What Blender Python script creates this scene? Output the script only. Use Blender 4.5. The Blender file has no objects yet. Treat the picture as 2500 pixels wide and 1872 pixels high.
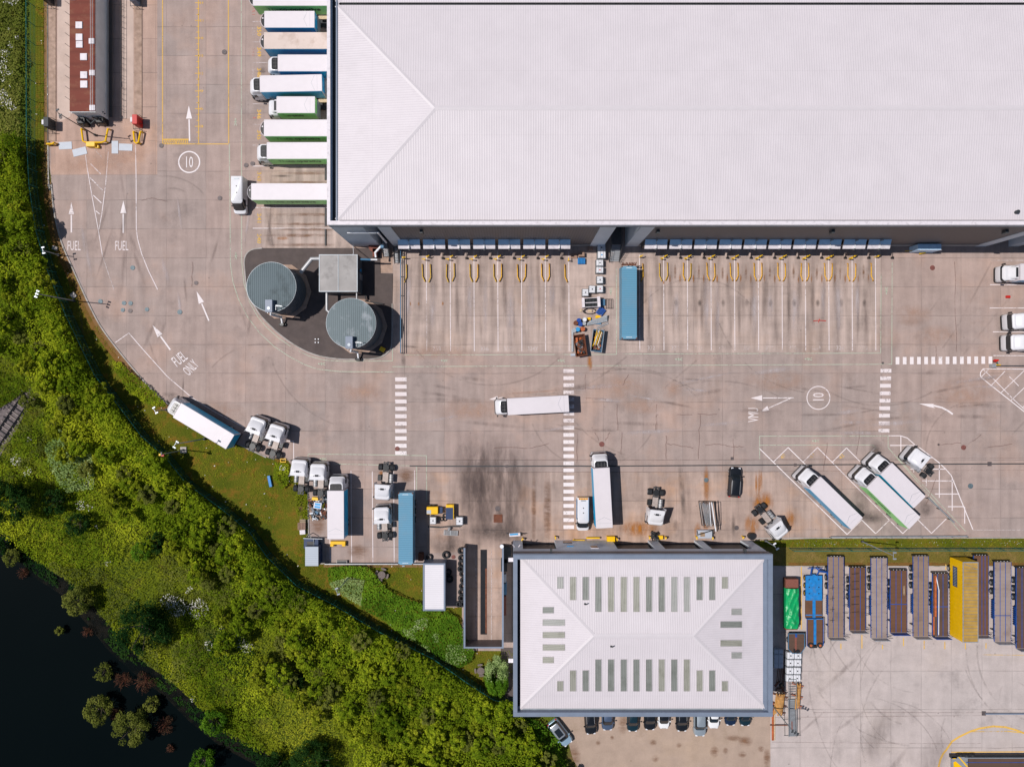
import bpy, bmesh, math, random
import numpy as np
from mathutils import Vector, Matrix
R = math.radians
SC = bpy.context.scene
COL = SC.collection
S, H = 15.35, 120.0            # pixels of the 2500 px survey per metre on the ground, camera height
rnd = random.Random(7)
NR = np.random.default_rng(11)

def P(px, py, h=0.0):
    k = (H - h) / H / S
    return ((px - 1250) * k, (936 - py) * k)
def PV(px, py, h=0.0):
    x, y = P(px, py, h); return Vector((x, y, h))

# ------------------------------------------------------------------ materials
class NT:
    def __init__(s, name):
        s.m = bpy.data.materials.new(name); s.m.use_nodes = True
        s.t = s.m.node_tree; s.t.nodes.clear()
        s.out = s.t.nodes.new('ShaderNodeOutputMaterial')
    def n(s, typ, props=None, **ins):
        nd = s.t.nodes.new('ShaderNode' + typ)
        for k, v in (props or {}).items(): setattr(nd, k, v)
        for k, v in ins.items():
            key = int(k[1:]) if k[0] == 'i' and k[1:].isdigit() else k.replace('_', ' ')
            sock = nd.inputs[key]
            if isinstance(v, bpy.types.NodeSocket): s.t.links.new(v, sock)
            else:
                if isinstance(v, tuple) and len(v) == 3 and sock.type == 'RGBA': v = v + (1,)
                sock.default_value = v
        return nd
    def math(s, op, a, b=0.0, c=0.0): return s.n('Math', {'operation': op}, i0=a, i1=b, i2=c).outputs[0]
    def mr(s, v, a, b, c=0.0, d=1.0): return s.n('MapRange', None, i0=v, i1=a, i2=b, i3=c, i4=d).outputs[0]
    def mix(s, f, a, b, mode='MIX'):
        nd = s.n('Mix', {'data_type': 'RGBA', 'blend_type': mode}, i0=f)
        for i, v in ((6, a), (7, b)):
            if isinstance(v, bpy.types.NodeSocket): s.t.links.new(v, nd.inputs[i])
            else: nd.inputs[i].default_value = tuple(v)[:3] + (1,)
        return nd.outputs[2]
    def noise(s, vec, scale, detail=3.0, rough=.55): return s.n('TexNoise', None, Vector=vec, Scale=scale, Detail=detail, Roughness=rough).outputs[0]
    def pos(s): return s.n('NewGeometry').outputs['Position']
    def scaled(s, vec, x, y, z=1.0): return s.n('VectorMath', {'operation': 'MULTIPLY'}, i0=vec, i1=(x, y, z)).outputs[0]
    def bsdf(s, color, rough=.6, metal=0.0, bump=None, bd=.02, spec=.5, **kw):
        b = s.n('BsdfPrincipled', None, Base_Color=color, Roughness=rough, Metallic=metal, **kw)
        b.inputs['Specular IOR Level'].default_value = spec
        if bump is not None:
            bp = s.n('Bump', None, Distance=bd, Strength=1.0, Height=bump); s.t.links.new(bp.outputs[0], b.inputs['Normal'])
        s.t.links.new(b.outputs[0], s.out.inputs[0]); s.b = b
        return b

def mat(name, c, rough=.55, metal=0.0, var=.12, scale=1.5, dirt=None, dirt_amt=.0, spec=.4):
    m = NT(name); p = m.n('TexCoord').outputs['Object']
    n = m.noise(p, scale, 5)
    f = m.mr(n, .3, .7, 1 - var, 1 + var)
    col = m.mix(1.0, c, m.n('CombineColor', None, i0=f, i1=f, i2=f).outputs[0], 'MULTIPLY')
    if dirt:
        n2 = m.noise(p, scale * .6, 6, .65)
        col = m.mix(m.mr(n2, .5, .72, 0, dirt_amt), col, dirt)
    m.bsdf(col, rough, metal, spec=spec)
    return m.m

M = {}
M['white'] = mat('white_paint', (.635, .585, .61), .45, var=.03, scale=.6, dirt=(.55, .5, .47), dirt_amt=.18)
M['cabwhite'] = mat('cab_paint', (.66, .65, .675), .25, var=.02, dirt=(.5, .48, .46), dirt_amt=.1)
M['trim'] = mat('black_trim', (.018, .019, .021), .4, var=.2)
M['rubber'] = mat('tyre_rubber', (.018, .019, .022), .75, var=.25, scale=5)
M['glass'] = mat('dark_glass', (.012, .016, .02), .06, var=.1, spec=.9)
M['chassis'] = mat('chassis_grey', (.06, .058, .06), .6, var=.3, scale=4)
M['rustbrown'] = mat('rusty_steel', (.15, .05, .025), .8, var=.4, scale=3, dirt=(.05, .025, .02), dirt_amt=.7)
M['steel'] = mat('galvanised_steel', (.42, .44, .46), .4, .5, var=.15, scale=3)
M['alu'] = mat('aluminium_tank', (.40, .40, .41), .5, .4, var=.1)
M['blue'] = mat('blue_side', (.0, .38, .68), .35, var=.1, scale=.5)
M['green'] = mat('green_side', (.33, .80, .25), .4, var=.12, scale=.5)
M['letter'] = mat('lettering_dark', (.012, .04, .02), .5)
M['letterpale'] = mat('lettering_pale_green', (.05, .19, .06), .5)
M['logo'] = mat('lettering_pale_blue', (.12, .38, .60), .5)
M['whitelet'] = mat('lettering_white', (.75, .75, .75), .5)
M['yellow'] = mat('yellow_paint', (.80, .48, .01), .5, var=.1, scale=4, dirt=(.35, .12, .02), dirt_amt=.35)
M['yellowrust'] = mat('worn_yellow_paint', (.72, .38, .01), .6, var=.2, scale=2.5, dirt=(.13, .03, .015), dirt_amt=1.0)
M['yellowclean'] = mat('bright_yellow', (.80, .46, .0), .4, var=.05)
M['contblue'] = mat('container_blue', (.125, .30, .43), .5, var=.08, scale=.8, dirt=(.2, .2, .2), dirt_amt=.25)
M['steelblue'] = mat('blue_steel_rail', (.012, .07, .30), .5, var=.25, scale=2)
M['brightblue'] = mat('bright_blue_steel', (.01, .19, .50), .5, var=.2, scale=2, dirt=(.15, .12, .1), dirt_amt=.4)
M['navy'] = mat('navy_steel', (.01, .03, .09), .5)
M['ibc'] = mat('white_plastic_tank', (.66, .66, .69), .35, var=.04, scale=3)
M['cage'] = mat('cage_steel', (.25, .27, .28), .45, .4)
M['red'] = mat('red_paint', (.50, .015, .01), .45)
M['bluedrum'] = mat('blue_plastic', (.01, .06, .30), .4)
M['cyan'] = mat('light_blue_plastic', (.03, .30, .60), .4)
M['wood'] = mat('old_timber', (.30, .20, .12), .8, var=.3, scale=6)
M['paleply'] = mat('pale_timber', (.55, .42, .28), .8, var=.15, scale=4)
M['cardboard'] = mat('cardboard_brown', (.30, .19, .14), .85, var=.15)
M['black'] = mat('black_plastic', (.015, .015, .017), .3, var=.2)
M['greyroof'] = mat('grey_sheet_roof', (.40, .43, .49), .45, var=.05)
M['slate'] = mat('slate_blue_flashing', (.17, .205, .27), .45, var=.08, scale=.7)
M['lightpanel'] = mat('light_grey_cladding', (.52, .57, .62), .45, var=.05, scale=.4)
M['darkpanel'] = mat('dark_cladding', (.13, .11, .11), .5, var=.1)
M['cap'] = mat('parapet_cap_white', (.68, .63, .66), .5, var=.04, dirt=(.3, .27, .28), dirt_amt=.5, scale=3)
M['gutter'] = mat('gutter_dark', (.03, .035, .04), .6, var=.2)
M['tankroof'] = None
M['tankwall'] = mat('tank_wall', (.085, .105, .125), .45, var=.08)
M['brick'] = mat('red_brick', (.20, .07, .05), .85, var=.2, scale=6)
M['concrete_block'] = mat('cast_concrete', (.42, .38, .35), .85, var=.15, scale=2, dirt=(.2, .16, .12), dirt_amt=.5)
M['sandconc'] = mat('stained_concrete', (.36, .25, .195), .9, var=.2, scale=1.5, dirt=(.16, .1, .06), dirt_amt=.5)
M['pipewhite'] = mat('white_pipe', (.78, .78, .8), .35)
M['pipeblue'] = mat('blue_pipe', (.07, .18, .30), .4)
M['asphalt'] = mat('dark_asphalt', (.085, .066, .062), .9, var=.15, scale=.8, dirt=(.12, .09, .08), dirt_amt=.5)
M['kerb'] = mat('kerb_stone', (.36, .33, .31), .9, var=.2, scale=1, dirt=(.12, .12, .06), dirt_amt=.6)
M['manhole'] = mat('cast_iron_cover', (.11, .09, .09), .6, .3, var=.3, scale=5)
M['manholeblue'] = mat('weathered_blue_cover', (.11, .15, .17), .6, .2, var=.3, scale=5)
M['manholered'] = mat('rusty_cover', (.17, .06, .05), .7, var=.3, scale=5)
M['lamp'] = mat('lamp_grey', (.30, .33, .36), .4, .3)
M['lampdark'] = mat('lamp_dark', (.05, .055, .06), .5)
M['lampwhite'] = mat('lamp_white', (.75, .76, .8), .4)
M['bark'] = mat('bark', (.09, .07, .05), .9, var=.3, scale=4)
M['fence'] = mat('green_fence_paint', (.02, .15, .12), .5)
M['tarp'] = mat('green_tarpaulin', (.005, .32, .10), .38, var=.15, scale=2, spec=.35)
M['soil'] = mat('dark_soil', (.05, .038, .025), .95, var=.3, scale=.6)

def concrete(name, a, b, w, h, ox, oy, dark=(.10, .085, .08), cellamt=.5, streak=.10, warm=(.46, .28, .20), warmamt=.35, jd=.5):
    m = NT(name); p = m.pos(); sp = m.n('SeparateXYZ', None, Vector=p); x, y = sp.outputs[0], sp.outputs[1]
    wob = m.noise(p, .25, 2); wob = m.mr(wob, 0, 1, -.12, .12)
    xs = m.math('ADD', m.math('ADD', x, 1000 * w - ox), wob); ys = m.math('ADD', m.math('ADD', y, 1000 * h - oy), wob)
    jx = m.math('PINGPONG', xs, w / 2); jy = m.math('PINGPONG', ys, h / 2)
    jm = m.math('MAXIMUM', m.mr(jx, .02, .075, .75, 0), m.mr(jy, .02, .085, 1, 0))
    jm = m.math('MULTIPLY', jm, m.mr(m.noise(p, .35, 3), .35, .6, .25, 1))
    cx = m.math('FLOOR', m.math('DIVIDE', xs, w)); cy = m.math('FLOOR', m.math('DIVIDE', ys, h))
    # neighbouring slabs were poured in pairs and strips
    c1 = m.n('TexWhiteNoise', {'noise_dimensions': '2D'}, Vector=m.n('CombineXYZ', None, i0=cx, i1=cy).outputs[0]).outputs[0]
    c2 = m.n('TexWhiteNoise', {'noise_dimensions': '2D'}, Vector=m.n('CombineXYZ', None, i0=m.math('FLOOR', m.math('DIVIDE', xs, w * 3)), i1=m.math('FLOOR', m.math('DIVIDE', ys, h * 2))).outputs[0]).outputs[0]
    cell = m.math('ADD', m.math('MULTIPLY', c1, .45), m.math('MULTIPLY', c2, .55))
    big = m.noise(p, .035, 3); medn = m.noise(p, .45, 8, .65); fine = m.noise(p, 7.0, 4, .7)
    col = m.mix(m.math('ADD', m.math('MULTIPLY', cell, cellamt), m.mr(big, .3, .7, 0, 1 - cellamt)), a, b)
    col = m.mix(m.mr(m.noise(p, .11, 5, .6), .52, .72, 0, warmamt), col, warm)
    st = m.noise(m.scaled(p, .9, .09), 1.0, 3, .5)
    st2 = m.noise(m.scaled(p, .10, .9), 1.0, 2, .5)
    v = m.math('ADD', m.mr(medn, .25, .75, -.13, .13), m.mr(fine, .2, .8, -.14, .14))
    v = m.math('ADD', v, m.mr(st, .3, .7, -streak, streak)); v = m.math('ADD', v, m.mr(st2, .3, .7, -streak * .25, streak * .25))
    v = m.math('ADD', v, 1.0)
    col = m.mix(1.0, col, m.n('CombineColor', None, i0=v, i1=v, i2=v).outputs[0], 'MULTIPLY')
    spots = m.mr(m.n('TexVoronoi', None, Vector=p, Scale=.55, Randomness=1.0).outputs[0], .03, .09, .55, 0)
    spots = m.math('MULTIPLY', spots, m.mr(m.noise(p, .2, 2), .5, .6, 0, 1))
    dirt = m.mr(m.noise(p, .16, 9, .72), .56, .78, 0, .55)
    f = m.math('MAXIMUM', m.math('MULTIPLY', jm, jd), m.math('MAXIMUM', spots, dirt))
    col = m.mix(f, col, dark)
    m.bsdf(col, .9, spec=.15, bump=fine, bd=.006)
    return m.m

def worn(name, c, keep=.52, alpha=1.0, scale=2.5):
    m = NT(name); p = m.pos()
    a = m.math('ADD', m.math('MULTIPLY', m.noise(p, scale, 8, .75), .6), m.math('MULTIPLY', m.noise(p, scale * .12, 3), .4))
    a = m.mr(a, keep - .04, keep + .05, alpha, alpha * .12)
    b = m.n('BsdfPrincipled', None, Base_Color=c, Roughness=.8); b.inputs['Specular IOR Level'].default_value = .2
    t = m.n('BsdfTransparent'); x = m.n('MixShader', None, i0=a, i1=t.outputs[0], i2=b.outputs[0])
    m.t.links.new(x.outputs[0], m.out.inputs[0]); return m.m
M['paint'] = worn('worn_white_marking', (.70, .62, .62), .565)
M['paintstrong'] = worn('white_marking', (.74, .67, .67), .60)
M['paintfaint'] = worn('faded_white_marking', (.66, .58, .57), .51, .75)
M['paintgreen'] = worn('pale_green_marking', (.50, .56, .44), .55, .8)
M['painty'] = worn('yellow_marking', (.66, .40, .09), .59)
M['paintyfaint'] = worn('faded_yellow_marking', (.72, .45, .10), .51, .85)
M['paintred'] = worn('faded_red_marking', (.62, .22, .18), .50, .7)

def decal(name, c, amount, stretch=(1, 1), sc=.9, edge=1.0):
    m = NT(name); uv = m.n('UVMap').outputs[0]
    d = m.n('VectorMath', {'operation': 'LENGTH'}, i0=m.n('VectorMath', {'operation': 'SUBTRACT'}, i0=uv, i1=(.5, .5, 0)).outputs[0]).outputs['Value']
    fall = m.mr(d, .12, .5, edge, 0)
    nz = m.noise(m.scaled(m.pos(), stretch[0], stretch[1]), sc, 6, .65)
    a = m.math('MULTIPLY', fall, m.mr(nz, .32, .68, 0, amount))
    b = m.n('BsdfDiffuse', None, Color=c); t = m.n('BsdfTransparent')
    x = m.n('MixShader', None, i0=a, i1=t.outputs[0], i2=b.outputs[0]); m.t.links.new(x.outputs[0], m.out.inputs[0]); return m.m
M['dk'] = decal('dark_stain', (.085, .07, .065), .62, (1, 1), .45)
M['dky'] = decal('dark_streak_stain', (.13, .095, .085), .32, (.9, .15))
M['pale'] = decal('pale_scuff', (.55, .48, .48), .7, (1.6, .3))
M['smudge'] = decal('broad_grey_smudge', (.12, .09, .085), .33, (1.1, .3), .5)
M['rust'] = decal('rust_stain', (.42, .16, .03), 1.0, (1.8, .5))
M['brown'] = decal('brown_stain', (.24, .13, .08), .8, (.5, 1.6))
M['peach'] = decal('peach_patch', (.50, .32, .24), .6, (1, 1), .5)
M['tyre'] = worn('tyre_mark', (.14, .115, .10), .50, .14, 1.2)
M['crack'] = worn('crack_sealant', (.20, .11, .09), .55, .42, 1.0)

def grassmat(name, a, b, c, sc=.6):
    m = NT(name); p = m.pos()
    col = m.mix(m.mr(m.noise(p, sc * .25, 5, .6), .35, .65), a, b)
    col = m.mix(m.mr(m.noise(p, sc, 6, .7), .5, .7, 0, .9), col, c)
    f = m.mr(m.noise(p, 5, 5, .75), .25, .75, .55, 1.45)
    col = m.mix(1.0, col, m.n('CombineColor', None, i0=f, i1=f, i2=f).outputs[0], 'MULTIPLY')
    m.bsdf(col, .95, spec=.1, bump=m.noise(p, 4, 6, .75), bd=.25); return m.m
M['grass'] = grassmat('grass_verge', (.080, .100, .008), (.14, .135, .012), (.24, .115, .02))
M['lawn'] = grassmat('dry_grass', (.15, .125, .025), (.20, .15, .04), (.26, .17, .06))
M['meadow'] = grassmat('meadow_ground', (.055, .085, .010), (.11, .14, .012), (.10, .07, .015), .3)

def leafmat(name, a, b, c, trans=.25):
    m = NT(name)
    t = m.n('Attribute', {'attribute_name': 'tint'}).outputs['Fac']
    r = m.n('ObjectInfo').outputs['Random']
    big = m.noise(m.pos(), .10, 3)
    v = m.math('ADD', m.math('MULTIPLY', t, .65), m.math('MULTIPLY', r, .22)); v = m.math('ADD', v, m.mr(big, .3, .7, -.15, .28)); v = m.math('ADD', v, m.mr(m.noise(m.pos(), .9, 3), .3, .7, -.14, .14))
    rp = m.n('ValToRGB', None, Fac=v); e = rp.color_ramp.elements
    e[0].position = .05; e[0].color = a + (1,); e[1].position = .95; e[1].color = c + (1,)
    k = e.new(.5); k.color = b + (1,)
    d = m.n('BsdfDiffuse', None, Color=rp.outputs[0]); tr = m.n('BsdfTranslucent', None, Color=rp.outputs[0])
    x = m.n('MixShader', None, i0=trans, i1=d.outputs[0], i2=tr.outputs[0]); m.t.links.new(x.outputs[0], m.out.inputs[0]); return m.m
M['leaf'] = leafmat('leaf_green', (.045, .09, .005), (.175, .245, .012), (.44, .48, .025))
M['leafdark'] = leafmat('leaf_dark_green', (.008, .028, .008), (.02, .055, .012), (.05, .10, .015))
M['leafolive'] = leafmat('leaf_olive', (.08, .10, .02), (.15, .17, .03), (.26, .26, .06))
M['leafpale'] = leafmat('leaf_pale_green', (.13, .22, .05), (.30, .40, .14), (.55, .62, .32))
M['leafmead'] = leafmat('meadow_grass', (.10, .13, .008), (.21, .25, .014), (.40, .41, .03))
M['leafflower'] = leafmat('white_blossom', (.50, .50, .42), (.68, .66, .60), (.85, .82, .78), .1)
M['twig'] = leafmat('red_brown_twigs', (.04, .022, .014), (.07, .036, .022), (.10, .06, .035), .0)
M['leafhedge'] = leafmat('hedge_green', (.03, .08, .008), (.075, .17, .012), (.17, .30, .02))

# ------------------------------------------------------------------ mesh builder
class MB:
    def __init__(s): s.v = []; s.f = []; s.mi = []; s.uv = {}; s.mats = []
    def m(s, mt):
        if mt is None: return 0
        if isinstance(mt, str): mt = M[mt]
        if mt not in s.mats: s.mats.append(mt)
        return s.mats.index(mt)
    def add(s, vs, fs, mt=None, T=None):
        o = len(s.v); i = s.m(mt)
        for v in vs: s.v.append(tuple(T @ Vector(v)) if T is not None else tuple(v))
        for f in fs: s.f.append([a + o for a in f]); s.mi.append(i)
        return s
    def box(s, x0, y0, z0, x1, y1, z1, mt=None, T=None):
        x0, x1 = min(x0, x1), max(x0, x1); y0, y1 = min(y0, y1), max(y0, y1)
        v = [(x0, y0, z0), (x1, y0, z0), (x1, y1, z0), (x0, y1, z0), (x0, y0, z1), (x1, y0, z1), (x1, y1, z1), (x0, y1, z1)]
        return s.add(v, [(3, 2, 1, 0), (4, 5, 6, 7), (0, 1, 5, 4), (1, 2, 6, 5), (2, 3, 7, 6), (3, 0, 4, 7)], mt, T)
    def cbox(s, x0, y0, z0, x1, y1, z1, c=.05, mt=None, T=None):
        def ring(z, d): return [(x0 + d, y0 + c, z), (x0 + c, y0 + d, z), (x1 - c, y0 + d, z), (x1 - d, y0 + c, z), (x1 - d, y1 - c, z), (x1 - c, y1 - d, z), (x0 + c, y1 - d, z), (x0 + d, y1 - c, z)]
        return s.loft([ring(z0, 0), ring(z1 - c, 0), [(a + (c * .7 if a < (x0 + x1) / 2 else -c * .7), b + (c * .7 if b < (y0 + y1) / 2 else -c * .7), z1) for a, b, _ in ring(z1, 0)]], mt, T)
    def loft(s, rings, mt=None, T=None, cap=True, bottom=True, filt=None):
        n = len(rings[0]); vs = [p for r in rings for p in r]; fs = []
        for k in range(len(rings) - 1):
            for i in range(n):
                j = (i + 1) % n; f = (k * n + i, k * n + j, (k + 1) * n + j, (k + 1) * n + i)
                if filt is None or filt([vs[q] for q in f]): fs.append(f)
        if cap: fs.append(tuple(range((len(rings) - 1) * n, len(rings) * n)))
        if bottom: fs.append(tuple(reversed(range(n))))
        return s.add(vs, fs, mt, T)
    def prism(s, pts, z0, z1, mt=None, T=None): return s.loft([[(x, y, z0) for x, y in pts], [(x, y, z1) for x, y in pts]], mt, T)
    def cyl(s, c, r, z0, z1, mt=None, n=16, T=None, r1=None):
        r1 = r if r1 is None else r1
        a = [(c[0] + r * math.cos(2 * math.pi * i / n), c[1] + r * math.sin(2 * math.pi * i / n), z0) for i in range(n)]
        b = [(c[0] + r1 * math.cos(2 * math.pi * i / n), c[1] + r1 * math.sin(2 * math.pi * i / n), z1) for i in range(n)]
        return s.loft([a, b], mt, T)
    def tube(s, pts, r, mt=None, n=6, T=None, r1=None, caps=True):
        pts = [Vector(p) for p in pts]; rings = []; L = len(pts)
        for i, p in enumerate(pts):
            d = (pts[min(i + 1, L - 1)] - pts[max(i - 1, 0)]).normalized()
            u = d.cross(Vector((0, 0, 1)));
            if u.length < .01: u = d.cross(Vector((1, 0, 0)))
            u.normalize(); w = u.cross(d)
            rr = r if r1 is None else r + (r1 - r) * i / (L - 1)
            rings.append([tuple(p + (u * math.cos(2 * math.pi * k / n) + w * math.sin(2 * math.pi * k / n)) * rr) for k in range(n)])
        return s.loft(rings, mt, T, cap=caps, bottom=caps)
    def axcyl(s, x, y0, y1, z, r, mt=None, n=16, T=None):      # wheel: a cylinder along y with rounded shoulders
        ra = [(0, .82), (.12, 1), (.88, 1), (1, .82)]; rings = []
        for t, k in ra:
            y = y0 + (y1 - y0) * t; rings.append([(x + r * k * math.cos(2 * math.pi * i / n), y, z + r * k * math.sin(2 * math.pi * i / n)) for i in range(n)])
        return s.loft(rings, mt, T)
    def ribbon(s, pts, w, z, mt=None):
        pts = [Vector((p[0], p[1], 0)) for p in pts]; L = len(pts); a = []; b = []
        for i, p in enumerate(pts):
            d0 = (pts[i] - pts[i - 1]).normalized() if i else None
            d1 = (pts[i + 1] - pts[i]).normalized() if i < L - 1 else None
            if d0 is None: d0 = d1
            if d1 is None: d1 = d0
            n0 = Vector((-d0.y, d0.x, 0)); n1 = Vector((-d1.y, d1.x, 0)); nn = (n0 + n1)
            if nn.length < .1: nn = n0
            nn.normalize(); k = w / 2 / max(.35, nn.dot(n0))
            a.append((p.x + nn.x * k, p.y + nn.y * k, z)); b.append((p.x - nn.x * k, p.y - nn.y * k, z))
        vs = a + b
        return s.add(vs, [(L + i, L + i + 1, i + 1, i) for i in range(L - 1)], mt)
    def flat(s, pts, z, mt=None): return s.add([(x, y, z) for x, y in pts], [tuple(range(len(pts)))], mt)
    def uvquad(s, vs, mt):
        s.uv[len(s.f)] = [(0, 0), (1, 0), (1, 1), (0, 1)]; return s.add(vs, [(0, 1, 2, 3)], mt)
    def build(s, name, mt=None, parent=None, smooth=False, bevel=0):
        me = bpy.data.meshes.new(name); me.from_pydata(s.v, [], s.f)
        if mt is not None: s.mats = [M[mt] if isinstance(mt, str) else mt] + [x for x in s.mats]
        for x in s.mats: me.materials.append(x)
        if s.mats and mt is None: me.polygons.foreach_set('material_index', s.mi)
        bm = bmesh.new(); bm.from_mesh(me)
        bmesh.ops.recalc_face_normals(bm, faces=bm.faces)
        if not s.uv or s.flatup:
            pass
        if bevel: bmesh.ops.bevel(bm, geom=bm.edges[:], offset=bevel, segments=1, affect='EDGES', clamp_overlap=True)
        bm.to_mesh(me); bm.free()
        if s.uv:
            ul = me.uv_layers.new(name='UVMap')
            for fi, co in s.uv.items():
                for li, c in zip(me.polygons[fi].loop_indices, co): ul.data[li].uv = c
        if smooth:
            me.polygons.foreach_set('use_smooth', [True] * len(me.polygons)); me.set_sharp_from_angle(angle=R(35))
        me.update(); o = bpy.data.objects.new(name, me); COL.objects.link(o)
        if parent: o.parent = parent
        return o
    flatup = False

def tag(o, label=None, cat=None, group=None, kind=None):
    if label: o['label'] = label
    if cat: o['category'] = cat
    if group: o['group'] = group
    if kind: o['kind'] = kind
    return o
def thing(name, label, cat, loc=(0, 0, 0), rz=0, group=None):
    o = bpy.data.objects.new(name, None); COL.objects.link(o); o.empty_display_size = .5
    o.location = loc; o.rotation_euler = (0, 0, rz); return tag(o, label, cat, group)
def struct(o): o['kind'] = 'structure'; return o
def copy_tree(o, parent=None):
    c = o.copy(); COL.objects.link(c); c.parent = parent
    for ch in [x for x in o.children]: copy_tree(ch, c)
    return c
def place(proto, used, loc, rz, label, group=None, scale=None, cat=None):
    o = proto if id(proto) not in used else copy_tree(proto)
    used.add(id(proto)); o.location = loc; o.rotation_euler = (0, 0, rz)
    o['label'] = label
    if group: o['group'] = group
    if scale: o.scale = (scale,) * 3 if not isinstance(scale, tuple) else scale
    return o

_tc = {}
def text_geo(txt, size=1.0, bold=0.0):
    k = (txt, bold)
    if k not in _tc:
        cu = bpy.data.curves.new('t', 'FONT'); cu.body = txt; cu.size = 1; cu.resolution_u = 2; cu.offset = bold
        ob = bpy.data.objects.new('t', cu); COL.objects.link(ob)
        dg = bpy.context.evaluated_depsgraph_get(); me = ob.evaluated_get(dg).to_mesh()
        vs = [tuple(v.co) for v in me.vertices]; fs = [tuple(p.vertices) for p in me.polygons]
        ob.evaluated_get(dg).to_mesh_clear(); bpy.data.objects.remove(ob); bpy.data.curves.remove(cu)
        xs = [v[0] for v in vs]; ys = [v[1] for v in vs]; cx, cy = (min(xs) + max(xs)) / 2, (min(ys) + max(ys)) / 2
        _tc[k] = ([(v[0] - cx, v[1] - cy, 0) for v in vs], fs, max(xs) - min(xs), max(ys) - min(ys))
    return _tc[k]
def ground_text(mb, txt, cx, cy, w, h, rot, z, mt, bold=0.0):
    """letters painted on the ground: total width w, cap height h (metres), rotated rot"""
    vs, fs, W, Hh = text_geo(txt, 1, bold)
    T = Matrix.Translation((cx, cy, z)) @ Matrix.Rotation(rot, 4, 'Z') @ Matrix.Diagonal((w / W, h / Hh, 1, 1))
    mb.add(vs, fs, mt, T)
# ================================================================== the ground
def px_poly(pts, h=0): return [P(a, b, h) for a, b in pts]
_big = MB(); _big.flat([(-900, -900), (900, -900), (900, 900), (-900, 900)], -.06)
struct(_big.build('ground', 'meadow'))

WEST = [(118, -500), (118, 380), (126, 450), (133, 520), (150, 590), (180, 660), (214, 735), (245, 795), (285, 850), (330, 905), (375, 955), (420, 992), (500, 1040), (560, 1073), (610, 1097), (650, 1116), (704, 1124), (752, 1200), (755, 1375)]
yard = WEST + [(1033, 1375), (1033, 1482), (1128, 1482), (1128, 1588), (1253, 1588), (1253, 1400), (1840, 1400), (1840, 1313), (3400, 1311), (3400, -500)]
M['yard'] = concrete('yard_concrete', (.390, .286, .250), (.302, .250, .232), 6.32, 4.59, P(1182, 0)[0], P(0, 700)[1], cellamt=.65)
b = MB(); b.flat(px_poly(yard), 0); struct(b.build('yard', 'yard'))
M['yard2'] = concrete('trailer_yard_concrete', (.48, .40, .375), (.425, .375, .36), 4.82, 6.1, P(2027, 0)[0], P(0, 1450)[1], cellamt=.4, streak=.05, warm=(.47, .39, .34), jd=.5)
ty = [(1881, 1381), (3400, 1381), (3400, 2400), (1881, 2400)]
b = MB(); b.flat(px_poly(ty), 0.0); struct(b.build('trailer_yard', 'yard2'))
M['fuelpad'] = concrete('fuel_concourse_concrete', (.46, .31, .245), (.37, .265, .225), 8.0, 5.4, P(380, 0)[0], P(0, 427)[1], cellamt=.6, warm=(.55, .33, .22), warmamt=.7)
b = MB(); b.flat(px_poly([(119, -500), (384, -500), (384, 427), (125, 427)]), .004); struct(b.build('fuel_concourse', 'fuelpad'))
M['docks'] = concrete('dock_apron_concrete', (.43, .335, .295), (.35, .275, .245), 15.1, 4.59, P(1230, 0)[0], P(0, 700)[1], cellamt=.35, streak=.26, warm=(.42, .28, .20), warmamt=.45)
b = MB(); b.flat(px_poly([(957, 560), (2150, 560), (2150, 860), (957, 860)]), .004)
b.flat(px_poly([(640, 405), (900, 405), (900, 606), (640, 606)]), .004); struct(b.build('dock_apron', 'docks'))
M['apron2'] = concrete('workshop_apron_concrete', (.42, .30, .245), (.33, .255, .225), 9.0, 4.59, P(1375, 0)[0], P(0, 1152)[1], cellamt=.45, streak=.22, warm=(.46, .26, .15), warmamt=.7)
b = MB(); b.flat(px_poly([(1042, 1152), (1900, 1151), (1990, 1230), (2070, 1311), (1042, 1350)]), .004); struct(b.build('workshop_apron', 'apron2'))
M['gravel'] = concrete('gravel_surface', (.40, .30, .24), (.36, .27, .215), 500, 500, 250, 250, cellamt=.3, streak=.03, dark=(.16, .11, .05), warm=(.42, .30, .20))
b = MB(); b.flat(px_poly([(1350, 1725), (1385, 1800), (1398, 1850), (1425, 1900), (1440, 2400), (1881, 2400), (1881, 1725)]), 0); struct(b.build('gravel_car_park', 'gravel'))
b = MB(); b.flat(px_poly([(1222, 1580), (1262, 1580), (1262, 1722), (1235, 1722)]), .004); struct(b.build('path', 'asphalt'))
b = MB(); b.flat(px_poly([(1840, 1312), (3400, 1310), (3400, 1335), (1840, 1335)]), -.02, 'grass'); b.flat(px_poly([(1840, 1335), (3400, 1335), (3400, 1381), (1840, 1381)]), -.02, 'lawn')
struct(b.build('grass_verge'))
FENT = [(60, -400), (63, 0), (64, 330), (70, 450), (86, 560), (115, 660), (160, 770), (230, 915), (300, 1005), (345, 1065), (401, 1113), (455, 1180), (542, 1243), (610, 1300), (650, 1357), (724, 1430), (813, 1475), (921, 1540), (1057, 1608), (1138, 1665), (1206, 1709), (1253, 1718)]
FEN = [tuple(1250 + (a - 1250) * .98 if i == 0 else 936 + (a - 936) * .98 for i, a in enumerate(q)) for q in FENT]
verge = FEN + [(1253, 1588), (1128, 1588), (1128, 1482), (1033, 1482), (1033, 1375), (755, 1375)] + list(reversed(WEST[:-1]))
b = MB(); b.flat(px_poly(verge), -.02); struct(b.build('grass_bank', 'grass'))

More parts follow.
